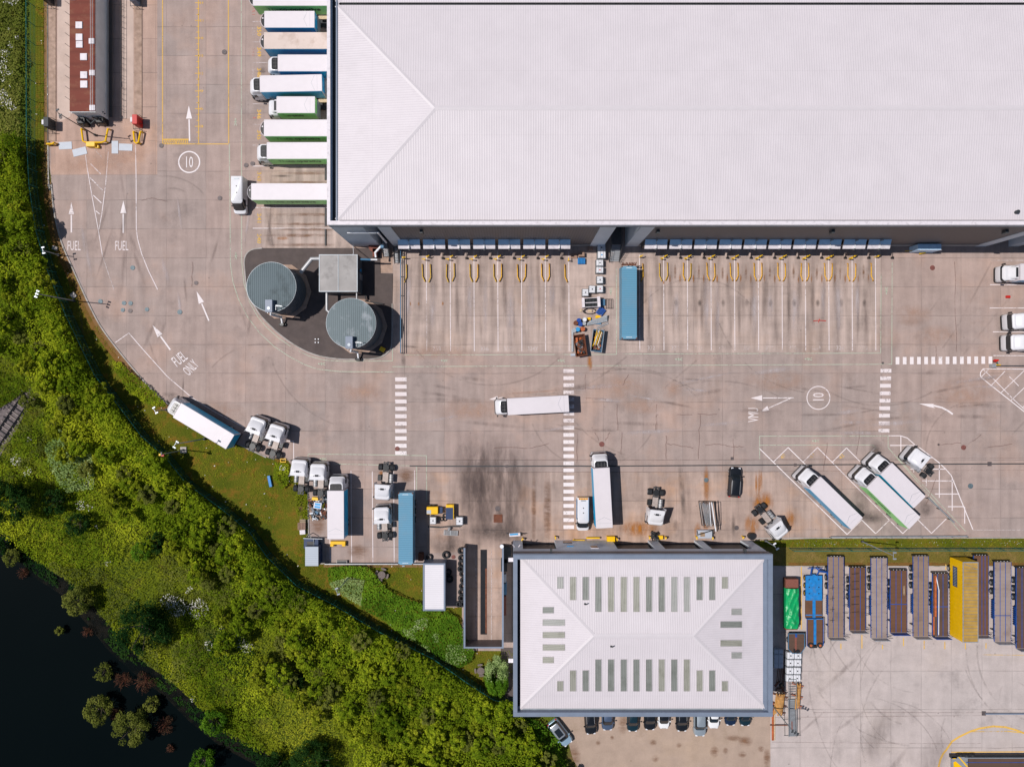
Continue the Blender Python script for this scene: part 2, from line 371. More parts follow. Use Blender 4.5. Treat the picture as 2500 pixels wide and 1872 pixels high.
# kerbs (real steps)
b = MB()
def kerb(pts, w=.16, z=.12):
    n = len(pts); q = [Vector((*p, 0)) for p in pts]; L = []; Rr = []
    for i, p in enumerate(q):
        d = (q[min(i + 1, n - 1)] - q[max(i - 1, 0)]).normalized(); nn = Vector((-d.y, d.x, 0)) * w / 2
        L.append(p + nn); Rr.append(p - nn)
    for i in range(n - 1):
        b.add([(*L[i].xy, -.02), (*L[i + 1].xy, -.02), (*Rr[i + 1].xy, -.02), (*Rr[i].xy, -.02), (*L[i].xy, z), (*L[i + 1].xy, z), (*Rr[i + 1].xy, z), (*Rr[i].xy, z)], [(4, 5, 6, 7), (0, 1, 5, 4), (2, 3, 7, 6)])
def smooth(pts, n=4):
    pts = [Vector(p) for p in pts]; out = []
    for i in range(len(pts) - 1):
        p0, p1, p2, p3 = pts[max(i - 1, 0)], pts[i], pts[i + 1], pts[min(i + 2, len(pts) - 1)]
        for k in range(n):
            t = k / n; out.append(.5 * ((2 * p1) + (p2 - p0) * t + (2 * p0 - 5 * p1 + 4 * p2 - p3) * t * t + (3 * p1 - p0 - 3 * p2 + p3) * t ** 3))
    return [tuple(p) for p in out] + [tuple(pts[-1])]
kerb(smooth(px_poly(WEST[:-3])), .2)
kerb(px_poly([(752, 1200), (755, 1375), (1033, 1375)]), .2)
kerb(px_poly([(1840, 1313), (3300, 1311)]), .15)
kerb(px_poly([(1881, 1381.5), (3300, 1381.5)]), .15)
struct(b.build('kerb', 'kerb'))

ISL = [(862, 606), (640, 606), (615, 610), (601, 622), (596.6, 640), (598, 660), (604, 717), (620.8, 746), (635, 768), (657, 792), (683.6, 816.4), (717, 840.6), (753.6, 860), (790, 871), (838, 876.8), (898.6, 876.8), (925, 873), (947, 860), (956.5, 838), (957.7, 741.5), (959, 668), (929, 667), (927.5, 606)]
b = MB(); b.prism(px_poly(ISL), 0, .10); struct(b.build('asphalt_island', 'asphalt'))
b = MB(); kerb(smooth(px_poly(ISL[1:20])), .18, .125); struct(b.build('island_kerb', 'kerb'))
b = MB(); b.flat(px_poly([(929, 606), (958, 606), (959, 666), (929, 666)]), .008); b.flat(px_poly([(858, 560), (862, 605), (905, 605), (905, 560)]), .02); struct(b.build('service_pad', 'sandconc'))

# fuel lanes: raised islands
b = MB()
for x0, x1 in ((117, 137), (329, 347)): b.box(*P(x0, 345), 0, *P(x1, -400), .12)
struct(b.build('fuel_island', 'sandconc'))
M['lane'] = mat('pale_lane', (.50, .385, .33), .9, var=.1, scale=.4, dirt=(.35, .25, .2), dirt_amt=.5)
b = MB(); b.flat(px_poly([(140, -400), (169, -400), (172, 285), (140, 300)]), .010); b.flat(px_poly([(297, -400), (326, -400), (326, 290), (299, 290)]), .010); struct(b.build('fuel_lane', 'lane'))

# ================================================================== markings
M['soil2'] = worn('bare_orange_soil', (.20, .10, .025), .52, .85, .9); M['soil3'] = worn('bare_brown_soil', (.22, .12, .05), .56, .9, .9)
W = MB(); G = MB(); Y = MB(); _k = [0]
def zz(base=.014):
    _k[0] += 1; return base + .004 * (_k[0] % 5)
def line(mb, pts, w=.12, mt='paint', z=None): mb.ribbon(px_poly(pts), w, zz() if z is None else z, mt)
def rect(mb, x0, y0, x1, y1, mt='paintstrong', skew=0): mb.flat(px_poly([(x0, y0), (x1, y0), (x1 + skew, y1), (x0 + skew, y1)]), zz(), mt)
def arrow(mb, tip, tail, w=.26, hw=.95, hl=2.0, mt='paintstrong', sc=1):
    a = Vector(P(*tip)); t = Vector(P(*tail)); d = (t - a).normalized(); n = Vector((-d.y, d.x)); z = zz(); c = a + d * hl
    mb.add([(*a, z), (*(c + n * hw / 2), z), (*(c - n * hw / 2), z)], [(0, 1, 2)], mt); mb.ribbon([c + d * .12, t], w, z, mt)
def gtext(mb, txt, px, py, wpx, hpx, rot, mt, bold=0.0): ground_text(mb, txt, *P(px, py), wpx / S, hpx / S, R(rot), zz(), mt, bold)
def circle_line(mb, c, r, w, mt, n=40):
    cx, cy = P(*c); z = zz(); n2 = n
    a = [(cx + (r / S + w / 2) * math.cos(2 * math.pi * i / n), cy + (r / S + w / 2) * math.sin(2 * math.pi * i / n), z) for i in range(n)]
    b_ = [(cx + (r / S - w / 2) * math.cos(2 * math.pi * i / n), cy + (r / S - w / 2) * math.sin(2 * math.pi * i / n), z) for i in range(n)]
    mb.add(a + b_, [(i, (i + 1) % n, n + (i + 1) % n, n + i) for i in range(n)], mt)

# weighbridge box in yellow
line(Y, [(397, -300), (397, 352), (558, 352)], .13, 'painty'); line(Y, [(557, -300), (558.5, 350)], .13, 'painty'); line(Y, [(484, -300), (485, 351)], .13, 'painty')
for i in range(0, 32):
    yy = 352 - 14.35 * i; l = 8 if i % 3 == 0 else 4
    line(Y, [(484 - l, yy), (484 + l * .7, yy)], .10, 'painty')
    if i % 3 == 0 and 0 < i < 30: gtext(Y, str(i), 492, yy, 9, 6, 90 if 0 else 0, 'painty')
for i in range(14): line(Y, [(399 + i * 4.6, 351), (401.5 + i * 4.6 + (2 if i < 7 else -4), 343)], .13, 'painty')
line(Y, [(397, 341), (461, 341)], .22, 'painty')
arrow(W, (461, 258), (463, 345), .22, .95, 2.1); circle_line(W, (462, 396), 25.5, .2, 'paintstrong'); gtext(W, '10', 463, 396, 17, 27, 0, 'paintstrong')
arrow(W, (174.5, 494), (174.5, 568), .24, .85, 1.9, 'paint'); arrow(W, (301.5, 490), (301, 569), .26, .95, 2.0)
gtext(W, 'FUEL', 181, 600, 32, 23, 0, 'paint'); gtext(W, 'FUEL', 297.5, 600, 32, 23, 0, 'paint')
line(W, [(331, 355), (332.5, 440), (333, 560), (336, 583), (346, 620), (363, 662), (385, 707)], .13, 'paint')
line(W, [(207, 365), (213, 410), (226, 485), (240, 560), (250, 622)], .12, 'paint'); line(W, [(250, 622), (264, 665), (279, 708)], .12, 'paintfaint')
line(W, [(265, 365), (258, 450), (249, 520), (242, 560)], .12, 'paint')
for a, c in (((221, 400), (246, 425)), ((220, 434), (251, 465)), ((228, 477), (248, 496)), ((234, 515), (244, 523))): line(W, [a, c], .15, 'paint')
line(W, [(230, 365), (250, 385)], .1, 'paintfaint')
arrow(W, (480, 711), (510, 783), .22, .9, 2.0); arrow(W, (372, 793), (416, 854), .24, .95, 2.1)
gtext(W, 'FUEL', 438.6, 875.5, 34, 26, 38, 'paintstrong'); gtext(W, 'ONLY', 465.5, 897, 36, 25, 46, 'paintstrong')
line(W, [(282, 836), (314.7, 813), (354.6, 859), (407.7, 918), (468, 970), (520, 1003), (596, 1042.6)], .13)
line(W, [(700, 1076), (717, 1077), (717, 1121)], .12, 'paint')
# walkway lines
line(G, [(589, -300), (590, 500), (590, 615)], .11, 'paintgreen'); line(G, [(560, 352), (561.6, 500), (562.8, 645), (568.8, 688), (582, 729.5), (604, 773), (633, 811.6), (669, 845.4), (705.3, 869.6), (741.5, 889), (775, 901), (830, 907), (963, 908)], .11, 'paintgreen')
line(G, [(590, 615), (591, 645), (596, 693), (609, 737), (630, 774), (650, 798), (680, 825), (716, 850), (752, 868), (790, 879), (840, 882), (958, 881), (958, 850)], .10, 'paintgreen')
line(G, [(987, 866.5), (1505, 865), (1505, 655)], .10, 'paintgreen'); line(G, [(958, 895), (1600, 892), (2177, 889), (2178, 640)], .10, 'paintgreen')
line(G, [(1521, 864), (2150, 862), (2151, 668)], .10, 'paintgreen')
line(G, [(752, 1108), (860, 1109), (1041, 1112), (1042, 1222)], .10, 'paintgreen'); line(G, [(815, 1132), (1017, 1137), (1017, 1196)], .10, 'paintgreen')
line(G, [(752, 1108), (752, 1118)], .10, 'paintgreen')
line(G, [(1854.5, 1120), (1854.5, 1064.5), (2130, 1064), (2168, 1063.5)], .10, 'paintgreen')
line(G, [(1855, 1086.5), (2130, 1086), (2139, 1093)], .10, 'paintgreen')
def walker(x, y, rot, s=1.0):       # little walking figure painted in the walkway
    cx, cy = P(x, y); T = Matrix.Translation((cx, cy, zz())) @ Matrix.Rotation(R(rot), 4, 'Z')
    for (a, c, w) in (((0, .25), (0, -.1), .16), ((0, -.1), (-.22, -.6), .1), ((0, -.1), (.2, -.6), .1), ((0, .22), (-.25, -.1), .08), ((0, .22), (.25, -.02), .08)):
        m2 = MB(); m2.ribbon([a, c], w, 0); G.add(m2.v, m2.f, 'paintgreen', T)
    G.add([(.13 * math.cos(i), .42 + .13 * math.sin(i), 0) for i in [k * .785 for k in range(8)]], [tuple(range(8))], 'paintgreen', T)
for a in ((575, 298, 0), (576, 625, 0), (785, 888, 90), (1085, 880, 90), (1370, 880, 90), (1657, 877, 90), (1973, 876, 90), (2164, 710, 180), (1491, 712, 180), (1991, 1076, 90), (789, 1120, 90)): walker(*a)
# dock bays (south front)
X1 = [983 + 58 * 0, 1041, 1099, 1157, 1215, 1273, 1331, 1388.5]; X2 = [1561, 1620, 1678, 1735.5, 1793, 1851, 1909, 1966, 2023, 2080, 2137]
for i, x in enumerate(X1[1:]): line(W, [(x - (x - 1250) * .0, 613), (x + .5, 740)], .12, 'paint'); line(W, [(x + .5, 742), (x + 1, 857)], .12, 'paint' if i != 0 else 'paintfaint')
for x in X2: line(W, [(x, 622), (x + .5, 745), (x + 1, 855)], .12, 'paint')
for i, t in enumerate(['338', '337', '336', '335Y', '334Y', '333B']):
    gtext(W, t, 1067 + 58 * i + (2 if len(t) > 3 else 0), 851, 20 if len(t) == 3 else 26, 10, 0, 'paintfaint')
for i, t in enumerate(['332', '331', '330', '329', '328P', '327', '326', '325A', '324', '323']):
    gtext(W, t, 1590 + 57.6 * i, 849, 18 if len(t) == 3 else 23, 10, 0, 'paintfaint')
# dock bays (west side)
for y in (3, 53.5, 103, 153.5, 204, 254, 304.5, 355, 406, 456.5, 507, 557.5): line(W, [(617, y), (640, y), (852, y)], .12, 'paintfaint' if y < 400 else 'paint')
for i, t in enumerate(['350', '349', '348', '347', '346', '345', '344', '343', '342', '341', '340']): gtext(Y, t, 633, 77 + 50.6 * i, 23, 10, -90, 'painty' if i < 5 else 'paintyfaint', .02)
for i, t in enumerate(['351', '350', '349', '348', '347']): gtext(W, t, 619, 27 + 50.6 * i, 20, 7, -90, 'paintred' if i % 2 == 0 else 'paintfaint')
gtext(W, '1', 622, 241, 3, 8, 90, 'paintred'); gtext(W, '1', 622, 288, 3, 8, 90, 'paintred')
# zebra crossings
for k in range(11): rect(W, 964.5, 921 + 18.0 * k, 992.5, 930.5 + 18.0 * k, 'paint' if k < 8 else 'paintstrong', .6)
for k in range(23): rect(W, 1375.5, 901 + 17.3 * k, 1401.5, 910 + 17.3 * k, 'paint' if k < 8 else 'paintstrong', .1)
for k in range(9): rect(W, 2149.5 - k * .6, 900.5 + 18.25 * k, 2176 - k * .6, 909.5 + 18.25 * k, 'paint', 0)
for k in range(14): rect(W, 2186.5 + 17.45 * k, 871.5 - k * .12, 2195.5 + 17.45 * k, 889.5 - k * .12, 'paintstrong')
# arrows and roundel on the main road
arrow(W, (1833, 971.5), (1938, 971), .16, .9, 1.8, 'paint'); arrow(W, (1856, 1005), (1930, 972), .14, .8, 1.4, 'paint')
gtext(W, 'VMU', 1839, 1013, 34, 25, 90, 'paintstrong'); circle_line(W, (1998, 971), 28, .14, 'paint'); gtext(W, '10', 1998, 968, 18, 27, 90, 'paint')
line(W, [(2276, 989), (2300, 995), (2315, 1003), (2326, 1011)], .26, 'paintstrong'); W.flat(px_poly([(2244, 985), (2280, 986), (2275, 990), (2283, 996), (2268, 993)]), zz(), 'paintstrong')
# small worn arrow by the moving lorry
arrow(W, (1194, 975), (1228, 970), .15, .7, 1.4, 'paint')
# slanted lorry bays
for a, c in (((1853.5, 1094), (2068, 1304)), ((1924, 1092), (2137.7, 1302)), ((1995.7, 1092), (2204, 1302)), ((2066.5, 1093), (2274, 1301.5))): line(W, [a, c], .14, 'paintstrong' if a[0] < 1990 else 'paint')
for a, c in (((1924, 1092), (1888.5, 1127)), ((1995.7, 1092), (1960, 1128)), ((2066.5, 1093), (2031, 1129)), ((2137.7, 1092), (2101, 1127)), ((2068, 1304), (2103, 1269)), ((2137.7, 1302), (2170, 1270)), ((2204, 1302), (2225, 1281)), ((2274, 1301.5), (2310, 1266))): line(W, [a, c], .13, 'paint')
for i, (x, y, t) in enumerate(((1911, 1114, '40'), (1982, 1113, '41'), (2054, 1114, '42'), (2117, 1116, '43'))): gtext(Y, t, x, y, 13, 9, 45, 'paintyfaint')
line(W, [(2168, 1063.5), (2199, 1063.5), (2215, 1069), (2233, 1085)], .14, 'paint'); line(W, [(2244, 1092), (2290, 1127), (2308, 1144), (2322, 1160), (2332, 1185), (2345, 1218), (2375, 1292)], .14, 'paintstrong')
line(G, [(2168, 1063.5), (2168, 1092), (2343, 1297)], .10, 'paintgreen'); line(G, [(2190, 1116), (2358, 1297)], .10, 'paintgreen')
def q6(a, c): return (2000 + a / 4.14, 1000 + c / 4.14)
for x, y0, y1 in ((825, 265, 490), (955, 575, 630), (1082, 690, 770), (1213, 550, 890), (1343, 680, 1020), (1470, 980, 1150)): line(W, [q6(x, y0), q6(x, y1)], .15, 'paint')
for y, x0, x1 in ((360, 715, 985), (485, 800, 1140), (600, 920, 1280), (718, 1040, 1365), (850, 1170, 1415), (978, 1300, 1465)): line(W, [q6(x0, y), q6(x1, y)], .15, 'paint')
# hatched island at the east edge
def q3(a, c): return (2350 + a / 9.2, 830 + c / 9.2)
line(W, [q3(455, 655), q3(405, 720), q3(395, 790), q3(420, 840)], .14, 'paintstrong'); line(W, [q3(420, 840), q3(640, 1020), q3(1060, 1350), q3(1500, 1700)], .14, 'paintstrong')
line(W, [q3(455, 655), q3(740, 920), q3(1120, 1310), q3(1500, 1660)], .12, 'paint'); line(W, [q3(455, 645), q3(1500, 655)], .13, 'paint')
for a, c in (((420, 830), (580, 660)), ((640, 1020), (950, 700)), ((860, 1185), (1400, 670)), ((1090, 1350), (1500, 960)), ((1050, 820), (1260, 1030)), ((1340, 1520), (1500, 1370))): line(W, [q3(*a), q3(*c)], .12, 'paint')
for y, x0 in ((636, 2420), (695, 2417), (752, 2416), (810, 2424), (868, 2425)): line(W, [(x0, y), (2520, y)], .12, 'paint' if y != 636 else 'paintfaint')
line(W, [(2375, 1293), (2520, 1293)], .08, 'paintfaint')
# bays in the south-west corner
for x, y0 in ((857, 1148), (909, 1150), (961, 1150), (1012, 1148), (805, 1290)): line(W, [(x, y0), (x + 1.5, 1372)], .12, 'paint')
# trailer yard
def q7(a, c): return (1850 + a / 3.312, 1300 + c / 3.312)
for x, y0, y1 in ((352, 265, 780), (852, 262, 275), (842, 825, 935), (1178, 850, 915), (1345, 870, 940), (1512, 880, 940), (1678, 890, 940), (1845, 890, 935), (672, 895, 940), (1008, 905, 940), (1520, 255, 300)): line(Y, [q7(x, y0), q7(x, y1)], .16, 'painty')
line(Y, [q7(1820, 985), q7(2150, 988)], .08, 'paintyfaint')
line(Y, [(2291, 1872), (2296, 1852), (2303, 1838), (2310, 1830), (2324, 1809), (2341, 1798), (2370, 1784), (2392, 1777), (2425, 1772), (2455, 1774), (2480, 1781), (2520, 1796)], .3, 'painty')
line(Y, [(2370, 1785), (2460, 1784), (2520, 1790)], .16, 'paintyfaint'); line(Y, [(2322, 1835), (2520, 1834)], .16, 'painty')
struct(W.build('white_road_marking')); struct(G.build('walkway_marking')); struct(Y.build('yellow_road_marking'))

# ================================================================== dirt, tyre marks, cracks
D = MB(); _d = [0]
def stain(px, py, wpx, hpx, rot, mt):
    _d[0] += 1; z = .038 + .004 * (_d[0] % 9); cx, cy = P(px, py); w, h = wpx / S / 2, hpx / S / 2; c, s_ = math.cos(R(rot)), math.sin(R(rot))
    D.uvquad([(cx + a * w * c - e * h * s_, cy + a * w * s_ + e * h * c, z) for a, e in ((-1, -1), (1, -1), (1, 1), (-1, 1))], M[mt])
for i, x in enumerate(X1[:-1] + X2[:-1]):
    for o in (17, 42):
        stain(x + o + rnd.uniform(-3, 3), 690 + rnd.uniform(-15, 15), rnd.uniform(12, 20), rnd.uniform(150, 230), 0, 'dky')
        if rnd.random() < .8: stain(x + o + rnd.uniform(-8, 8), 770 + rnd.uniform(-15, 15), rnd.uniform(8, 18), rnd.uniform(90, 170), 0, 'dky')
    stain(x + rnd.uniform(8, 50), 740 + rnd.uniform(-30, 30), rnd.uniform(14, 26), rnd.uniform(90, 180), 0, 'pale')
    if x > 1600:
        stain(x + 30, 740, 12, 22, 0, 'dk'); stain(x + 28, 665, 7, 45, 0, 'brown')
        for o in (15, 40): stain(x + o, 680, 5, 26, 0, 'rust')
for x, y in ((1002, 742), (1022, 742), (1081, 741), (1620, 690)): stain(x, y, 5, 12, 0, 'rust')
for i in range(11):
    y = 78 + 50.6 * i
    stain(745 + rnd.uniform(-20, 20), y - 9, 190, 10, 0, 'brown'); stain(740, y + 14, 180, 9, 0, 'brown')
stain(690, 430, 70, 8, 0, 'dk'); stain(690, 582, 34, 10, 0, 'rust'); stain(661, 480, 5, 90, 0, 'dk'); stain(661, 590, 22, 40, 20, 'dk'); stain(760, 560, 200, 10, 0, 'brown'); stain(655, 176, 70, 6, 0, 'dk'); stain(643, 172, 24, 20, 0, 'dk')
for x, y, w, h in ((1000, 846, 60, 8), (985, 880, 14, 40), (1200, 1300, 170, 50), (1090, 1330, 100, 60), (1665, 1200, 16, 180), (1790, 1280, 12, 60), (1650, 1290, 20, 50), (2130, 1262, 80, 40), (2100, 1230, 50, 90), (2260, 1240, 50, 50), (2140, 1100, 40, 60), (1990, 1200, 60, 60), (415, 962, 45, 16), (420, 975, 30, 20), (134, 530, 12, 30), (447, 945, 6, 60)): stain(x, y, w, h, rnd.uniform(-6, 6), 'dk')
for x, y, w, h in ((1220, 1140, 260, 170), (1215, 1210, 240, 260), (1190, 1170, 200, 260), (1250, 1230, 90, 260), (1165, 1220, 90, 260), (1150, 1160, 120, 240), (1230, 1290, 240, 120), (1100, 1320, 160, 80)): stain(x, y, w, h, 0, 'smudge')
for x in (1303, 1333, 1340): stain(x, 1240, 14, 190, 0, 'brown')
for x, y, w, h, r in ((1724, 1185, 16, 110, 0), (1722, 1270, 22, 60, 0), (1846, 1178, 7, 70, 0), (1853, 1180, 7, 78, 0), (1858, 1178, 8, 72, 0), (1835, 1282, 44, 60, 0), (1848, 1230, 26, 60, 0), (1870, 1225, 40, 60, 0), (1928, 1270, 30, 50, 0), (1440, 885, 16, 46, 0), (930, 1155, 16, 14, 0), (1703, 1295, 20, 46, 0), (1560, 1290, 110, 40, 0), (1455, 1180, 8, 40, 0)): stain(x, y, w, h, r, 'rust')
for x, y, w, h in ((1520, 945, 150, 70), (1565, 990, 120, 50), (1640, 950, 60, 50), (1300, 957, 150, 7), (1900, 930, 180, 60), (2290, 820, 120, 60), (1060, 860, 200, 40), (2350, 960, 180, 90), (230, 400, 260, 60), (300, 370, 140, 60), (2230, 770, 100, 60), (1150, 1000, 200, 60), (520, 1010, 180, 70), (880, 960, 120, 70)): stain(x, y, w, h, 4 if h < 10 else 0, 'peach')
for x, y, w, h in ((1460, 1812, 14, 14), (1494, 1800, 11, 12), (1594, 1812, 20, 18), (1657, 1818, 16, 14), (1744, 1834, 26, 30), (1771, 1832, 16, 18), (1820, 1808, 40, 30), (1790, 1800, 40, 18), (1858, 1827, 18, 18), (1812, 1840, 24, 18), (1520, 1765, 30, 60), (1400, 1850, 40, 90), (1600, 1850, 20, 20), (1872, 1850, 20, 60)): stain(x, y, w, h, 0, 'brown')
for k in range(5):
    x = rnd.uniform(1900, 2500); y = rnd.uniform(1640, 1880); stain(x, y, rnd.uniform(90, 200), rnd.uniform(8, 20), rnd.uniform(35, 75), 'dky')
stain(2280, 1850, 160, 90, 70, 'smudge'); stain(2150, 1790, 200, 90, 60, 'smudge'); stain(1930, 1630, 60, 80, 0, 'brown')
for k in range(46):
    x = rnd.uniform(1080, 2450); y = rnd.uniform(905, 1060); stain(x, y, rnd.uniform(60, 200), rnd.uniform(6, 16), rnd.uniform(-12, 12), 'dky' if rnd.random() < .6 else 'pale')
for k in range(26):
    x = rnd.uniform(180, 700); y = rnd.uniform(430, 900); stain(x, y, rnd.uniform(6, 14), rnd.uniform(60, 160), rnd.uniform(-25, 25), 'dky' if rnd.random() < .5 else 'pale')
for x, y, w, h in ((715, 1345, 0, 0), (775, 1280, 46, 60), (735, 1245, 14, 60), (875, 1345, 60, 40), (990, 1160, 60, 40)):
    if w: stain(x, y, w, h, 0, 'brown')
struct(D.build('dirt_stain'))
TY = MB(); SO = MB()
def arc(cx, cy, r, a0, a1, w=.22, mt='tyre', ry=None):
    n = 24; line(TY, [(cx + r * math.cos(R(a0 + (a1 - a0) * i / n)), cy - (ry or r) * math.sin(R(a0 + (a1 - a0) * i / n))) for i in range(n + 1)], w, mt, .078 + .004 * (_d[0] % 3)); _d[0] += 1
arc(2560, 1590, 175, 175, 285, .30); arc(2570, 1585, 212, 176, 270, .22); arc(2240, 1700, 165, 120, 230, .2); arc(2260, 1680, 160, 130, 235, .18); arc(2040, 1560, 60, 180, 215, .2)
arc(2270, 1450, 300, 190, 225, .22); arc(2300, 1440, 300, 192, 222, .2); arc(2200, 1420, 160, 215, 260, .15); arc(2480, 1560, 120, 60, 170, .16); arc(2100, 1900, 200, 20, 80, .2); arc(2160, 1890, 180, 25, 85, .15)
for a in ((1500, 1300, 400, 60, 100), (1540, 1120, 220, 40, 110), (1600, 860, 260, 200, 260), (1750, 1250, 320, 60, 110), (2000, 700, 260, 200, 262), (2150, 740, 250, 240, 300), (1200, 700, 240, 220, 320), (900, 800, 250, 200, 250), (420, 520, 60, 60, 120), (400, 560, 130, 40, 110), (2380, 1100, 120, 100, 200), (1450, 980, 160, 200, 330), (1700, 850, 170, 30, 150), (640, 1000, 160, 60, 140)): arc(*a, w=.25)
for pts in ([(1530, 870), (1440, 935), (1350, 960), (1290, 962)], [(1700, 880), (1620, 950), (1580, 1000), (1560, 1010)], [(2420, 640), (2340, 790), (2300, 850)], [(2470, 720), (2380, 830), (2340, 880)], [(2300, 720), (2270, 760)], [(2500, 1030), (2470, 1060)]): line(TY, smooth(pts), .3, 'tyre', .086)
for k in range(22): a0 = rnd.uniform(90, 260); arc(rnd.uniform(2150, 2620), rnd.uniform(1520, 1950), rnd.uniform(90, 320), a0, a0 + rnd.uniform(30, 80), w=rnd.uniform(.15, .3))
def crack(pts, w=.10):
    out = []
    for i in range(len(pts) - 1):
        for k in range(5):
            t = k / 5; out.append((pts[i][0] + (pts[i + 1][0] - pts[i][0]) * t + rnd.uniform(-1.6, 1.6), pts[i][1] + (pts[i + 1][1] - pts[i][1]) * t + rnd.uniform(-1.6, 1.6)))
    line(TY, out + [pts[-1]], w, 'crack', .090 + .003 * rnd.randint(0, 3))
for c in (((1428, 915), (1432, 975)), ((1505, 985), (1508, 1050)), ((1518, 1055), (1516, 1110)), ((1602, 985), (1603, 1050)), ((1627, 1062), (1626, 1120)), ((1710, 1010), (1706, 1060), (1705, 1120)), ((1790, 1072), (1790, 1118)), ((1628, 1083), (1645, 1085), (1692, 1094)), ((1722, 1085), (1755, 1084), (1790, 1091), (1815, 1090)), ((1410, 948), (1465, 949)), ((1206, 1093), (1300, 1093), (1340, 1082)), ((1425, 970), (1480, 975)), ((1603, 1000), (1600, 1050)), ((2345, 1080), (2290, 1085)), ((2352, 1093), (2395, 1060)), ((2400, 1095), (2470, 1083)), ((1535, 915), (1520, 940)), ((2283, 1170), (2260, 1230)), ((2100, 1040), (2090, 1110)), ((2020, 1080), (2010, 1150)), ((1650, 1012), (1690, 1012)), ((1598, 1020), (1606, 1010)), ((1452, 1056), (1462, 1076)), ((1487, 1056), (1478, 1076)), ((470, 640), (468, 700)), ((345, 490), (370, 484), (410, 492)), ((2284, 845), (2284, 880)), ((2330, 640), (2334, 860)), ((1410, 1060), (1408, 1130)), ((1750, 1012), (1700, 1010))): crack(c)
# channel drain
line(TY, [(1000, 1137), (1140, 1137.8), (1500, 1137.2), (2000, 1134), (2560, 1131.5)], .17, 'gutter', .096)
line(TY, [(830, 1150), (1140, 1153), (1640, 1151), (2560, 1147)], .05, 'crack', .094); line(TY, [(1040, 1122), (1640, 1122), (2560, 1117)], .05, 'crack', .094)
line(TY, [(1986, 1738), (2395, 1738), (2560, 1742)], .06, 'crack', .094); line(TY, [(1884, 1750), (2395, 1745)], .05, 'crack', .094); line(TY, [(1884, 1810), (2310, 1814), (2395, 1813)], .05, 'crack', .094)
struct(TY.build('tyre_mark'))
SO.ribbon([(x - .75, y - .3) for x, y in smooth(px_poly(WEST[1:12]))], 1.3, -.012, 'soil2'); SO.ribbon([(x - .35, y - .15) for x, y in smooth(px_poly(WEST[:12]))], .6, -.008, 'soil3'); SO.ribbon(px_poly([(790, 1380), (1030, 1380)]), .6, -.012, 'soil3'); SO.ribbon(px_poly([(1925, 1378), (2560, 1378)]), .7, -.012, 'soil2'); struct(SO.build('bare_soil'))
# ================================================================== buildings
def roofmat(name, axis, c, pitch=.333, amt=.075, rough=.45, dirt_glint_c=None, dirt=.0, metal=0.0):
    m = NT(name); p = m.pos(); sp = m.n('SeparateXYZ', None, Vector=p)
    v = m.math('PINGPONG', m.math('ADD', sp.outputs[axis], 500.0), pitch / 2)
    rib = m.mr(v, 0, pitch * .22, 1, 0)
    f = m.math('SUBTRACT', m.mr(m.noise(m.scaled(p, .3, .3), 1, 3), .3, .7, .97, 1.03), m.math('MULTIPLY', rib, amt))
    other = m.math('PINGPONG', m.math('ADD', sp.outputs[1 - axis], 503.1), 4.4)
    f = m.math('SUBTRACT', f, m.mr(other, .02, .07, .05, 0))
    col = m.mix(1.0, c, m.n('CombineColor', None, i0=f, i1=f, i2=f).outputs[0], 'MULTIPLY')
    if dirt_glint_c: col = m.mix(m.mr(m.noise(m.scaled(p, .5, .35) if axis == 0 else m.scaled(p, .35, .5), 1.2, 6, .65), .5, .75, 0, dirt), col, dirt_glint_c)
    m.bsdf(col, rough, metal, bump=m.math('MULTIPLY', rib, .5), bd=.03, spec=.3); return m.m
M['roofx'] = roofmat('white_roof_sheet_long', 0, (.60, .55, .572), amt=.05, dirt_glint_c=(.45, .41, .42), dirt=.10); M['roofy'] = roofmat('white_roof_sheet_end', 1, (.60, .55, .575), amt=.05, dirt_glint_c=(.42, .38, .39), dirt=.2)
M['ridge'] = mat('ridge_flashing', (.585, .54, .56), .5, var=.02)
M['skyl'] = roofmat('rooflight_sheet', 0, (.27, .27, .235), .25, .15, .4, (.16, .16, .13), .6)
for i_, (c_, d_) in enumerate((((.30, .295, .25), (.18, .18, .14)), ((.21, .22, .20), (.12, .13, .11)), ((.33, .33, .31), (.20, .21, .18)))):
    M['skyl%d' % i_] = roofmat('rooflight_sheet', 0, c_, .25, .22, .4, d_, .8); M['skyly%d' % i_] = roofmat('rooflight_sheet_end', 1, c_, .25, .22, .4, d_, .8)
M['skyly'] = roofmat('rooflight_sheet_end', 1, (.26, .26, .225), .25, .15, .4, (.16, .16, .13), .6)
M['tankroof'] = roofmat('tank_roof_sheet', 0, (.10, .135, .15), .30, .42, .6, (.035, .05, .055), 1.0)
M['tankroof_glint'] = roofmat('tank_roof_sheet_glint', 0, (.12, .16, .175), .30, .5, .5, (.42, .44, .48), .7)  # pale patches paint the sun's glint into the roof colour
M['rustroof'] = roofmat('rust_red_roof', 1, (.17, .040, .025), 1.9, .16, .75, (.24, .11, .06), .8)
M['controof'] = roofmat('container_blue_roof', 1, (.105, .27, .395), .28, .25, .5, (.22, .24, .25), .25)
M['shedroof'] = roofmat('shed_roof', 1, (.40, .44, .50), .33, .12, .5)
M['shedwhite'] = roofmat('shed_roof_white', 1, (.66, .63, .66), .33, .08, .5)
M['cladx'] = roofmat('dark_ribbed_cladding', 0, (.13, .115, .115), .40, .35, .5)
M['cladlight'] = mat('grey_wall_panel', (.64, .69, .74), .5, var=.05, scale=.4)
M['conroof'] = mat('weathered_flat_roof', (.35, .33, .32), .8, var=.15, scale=.35, dirt=(.10, .09, .085), dirt_amt=.85)
M['plate'] = mat('steel_floor_plate', (.30, .31, .33), .5, .3, var=.1)

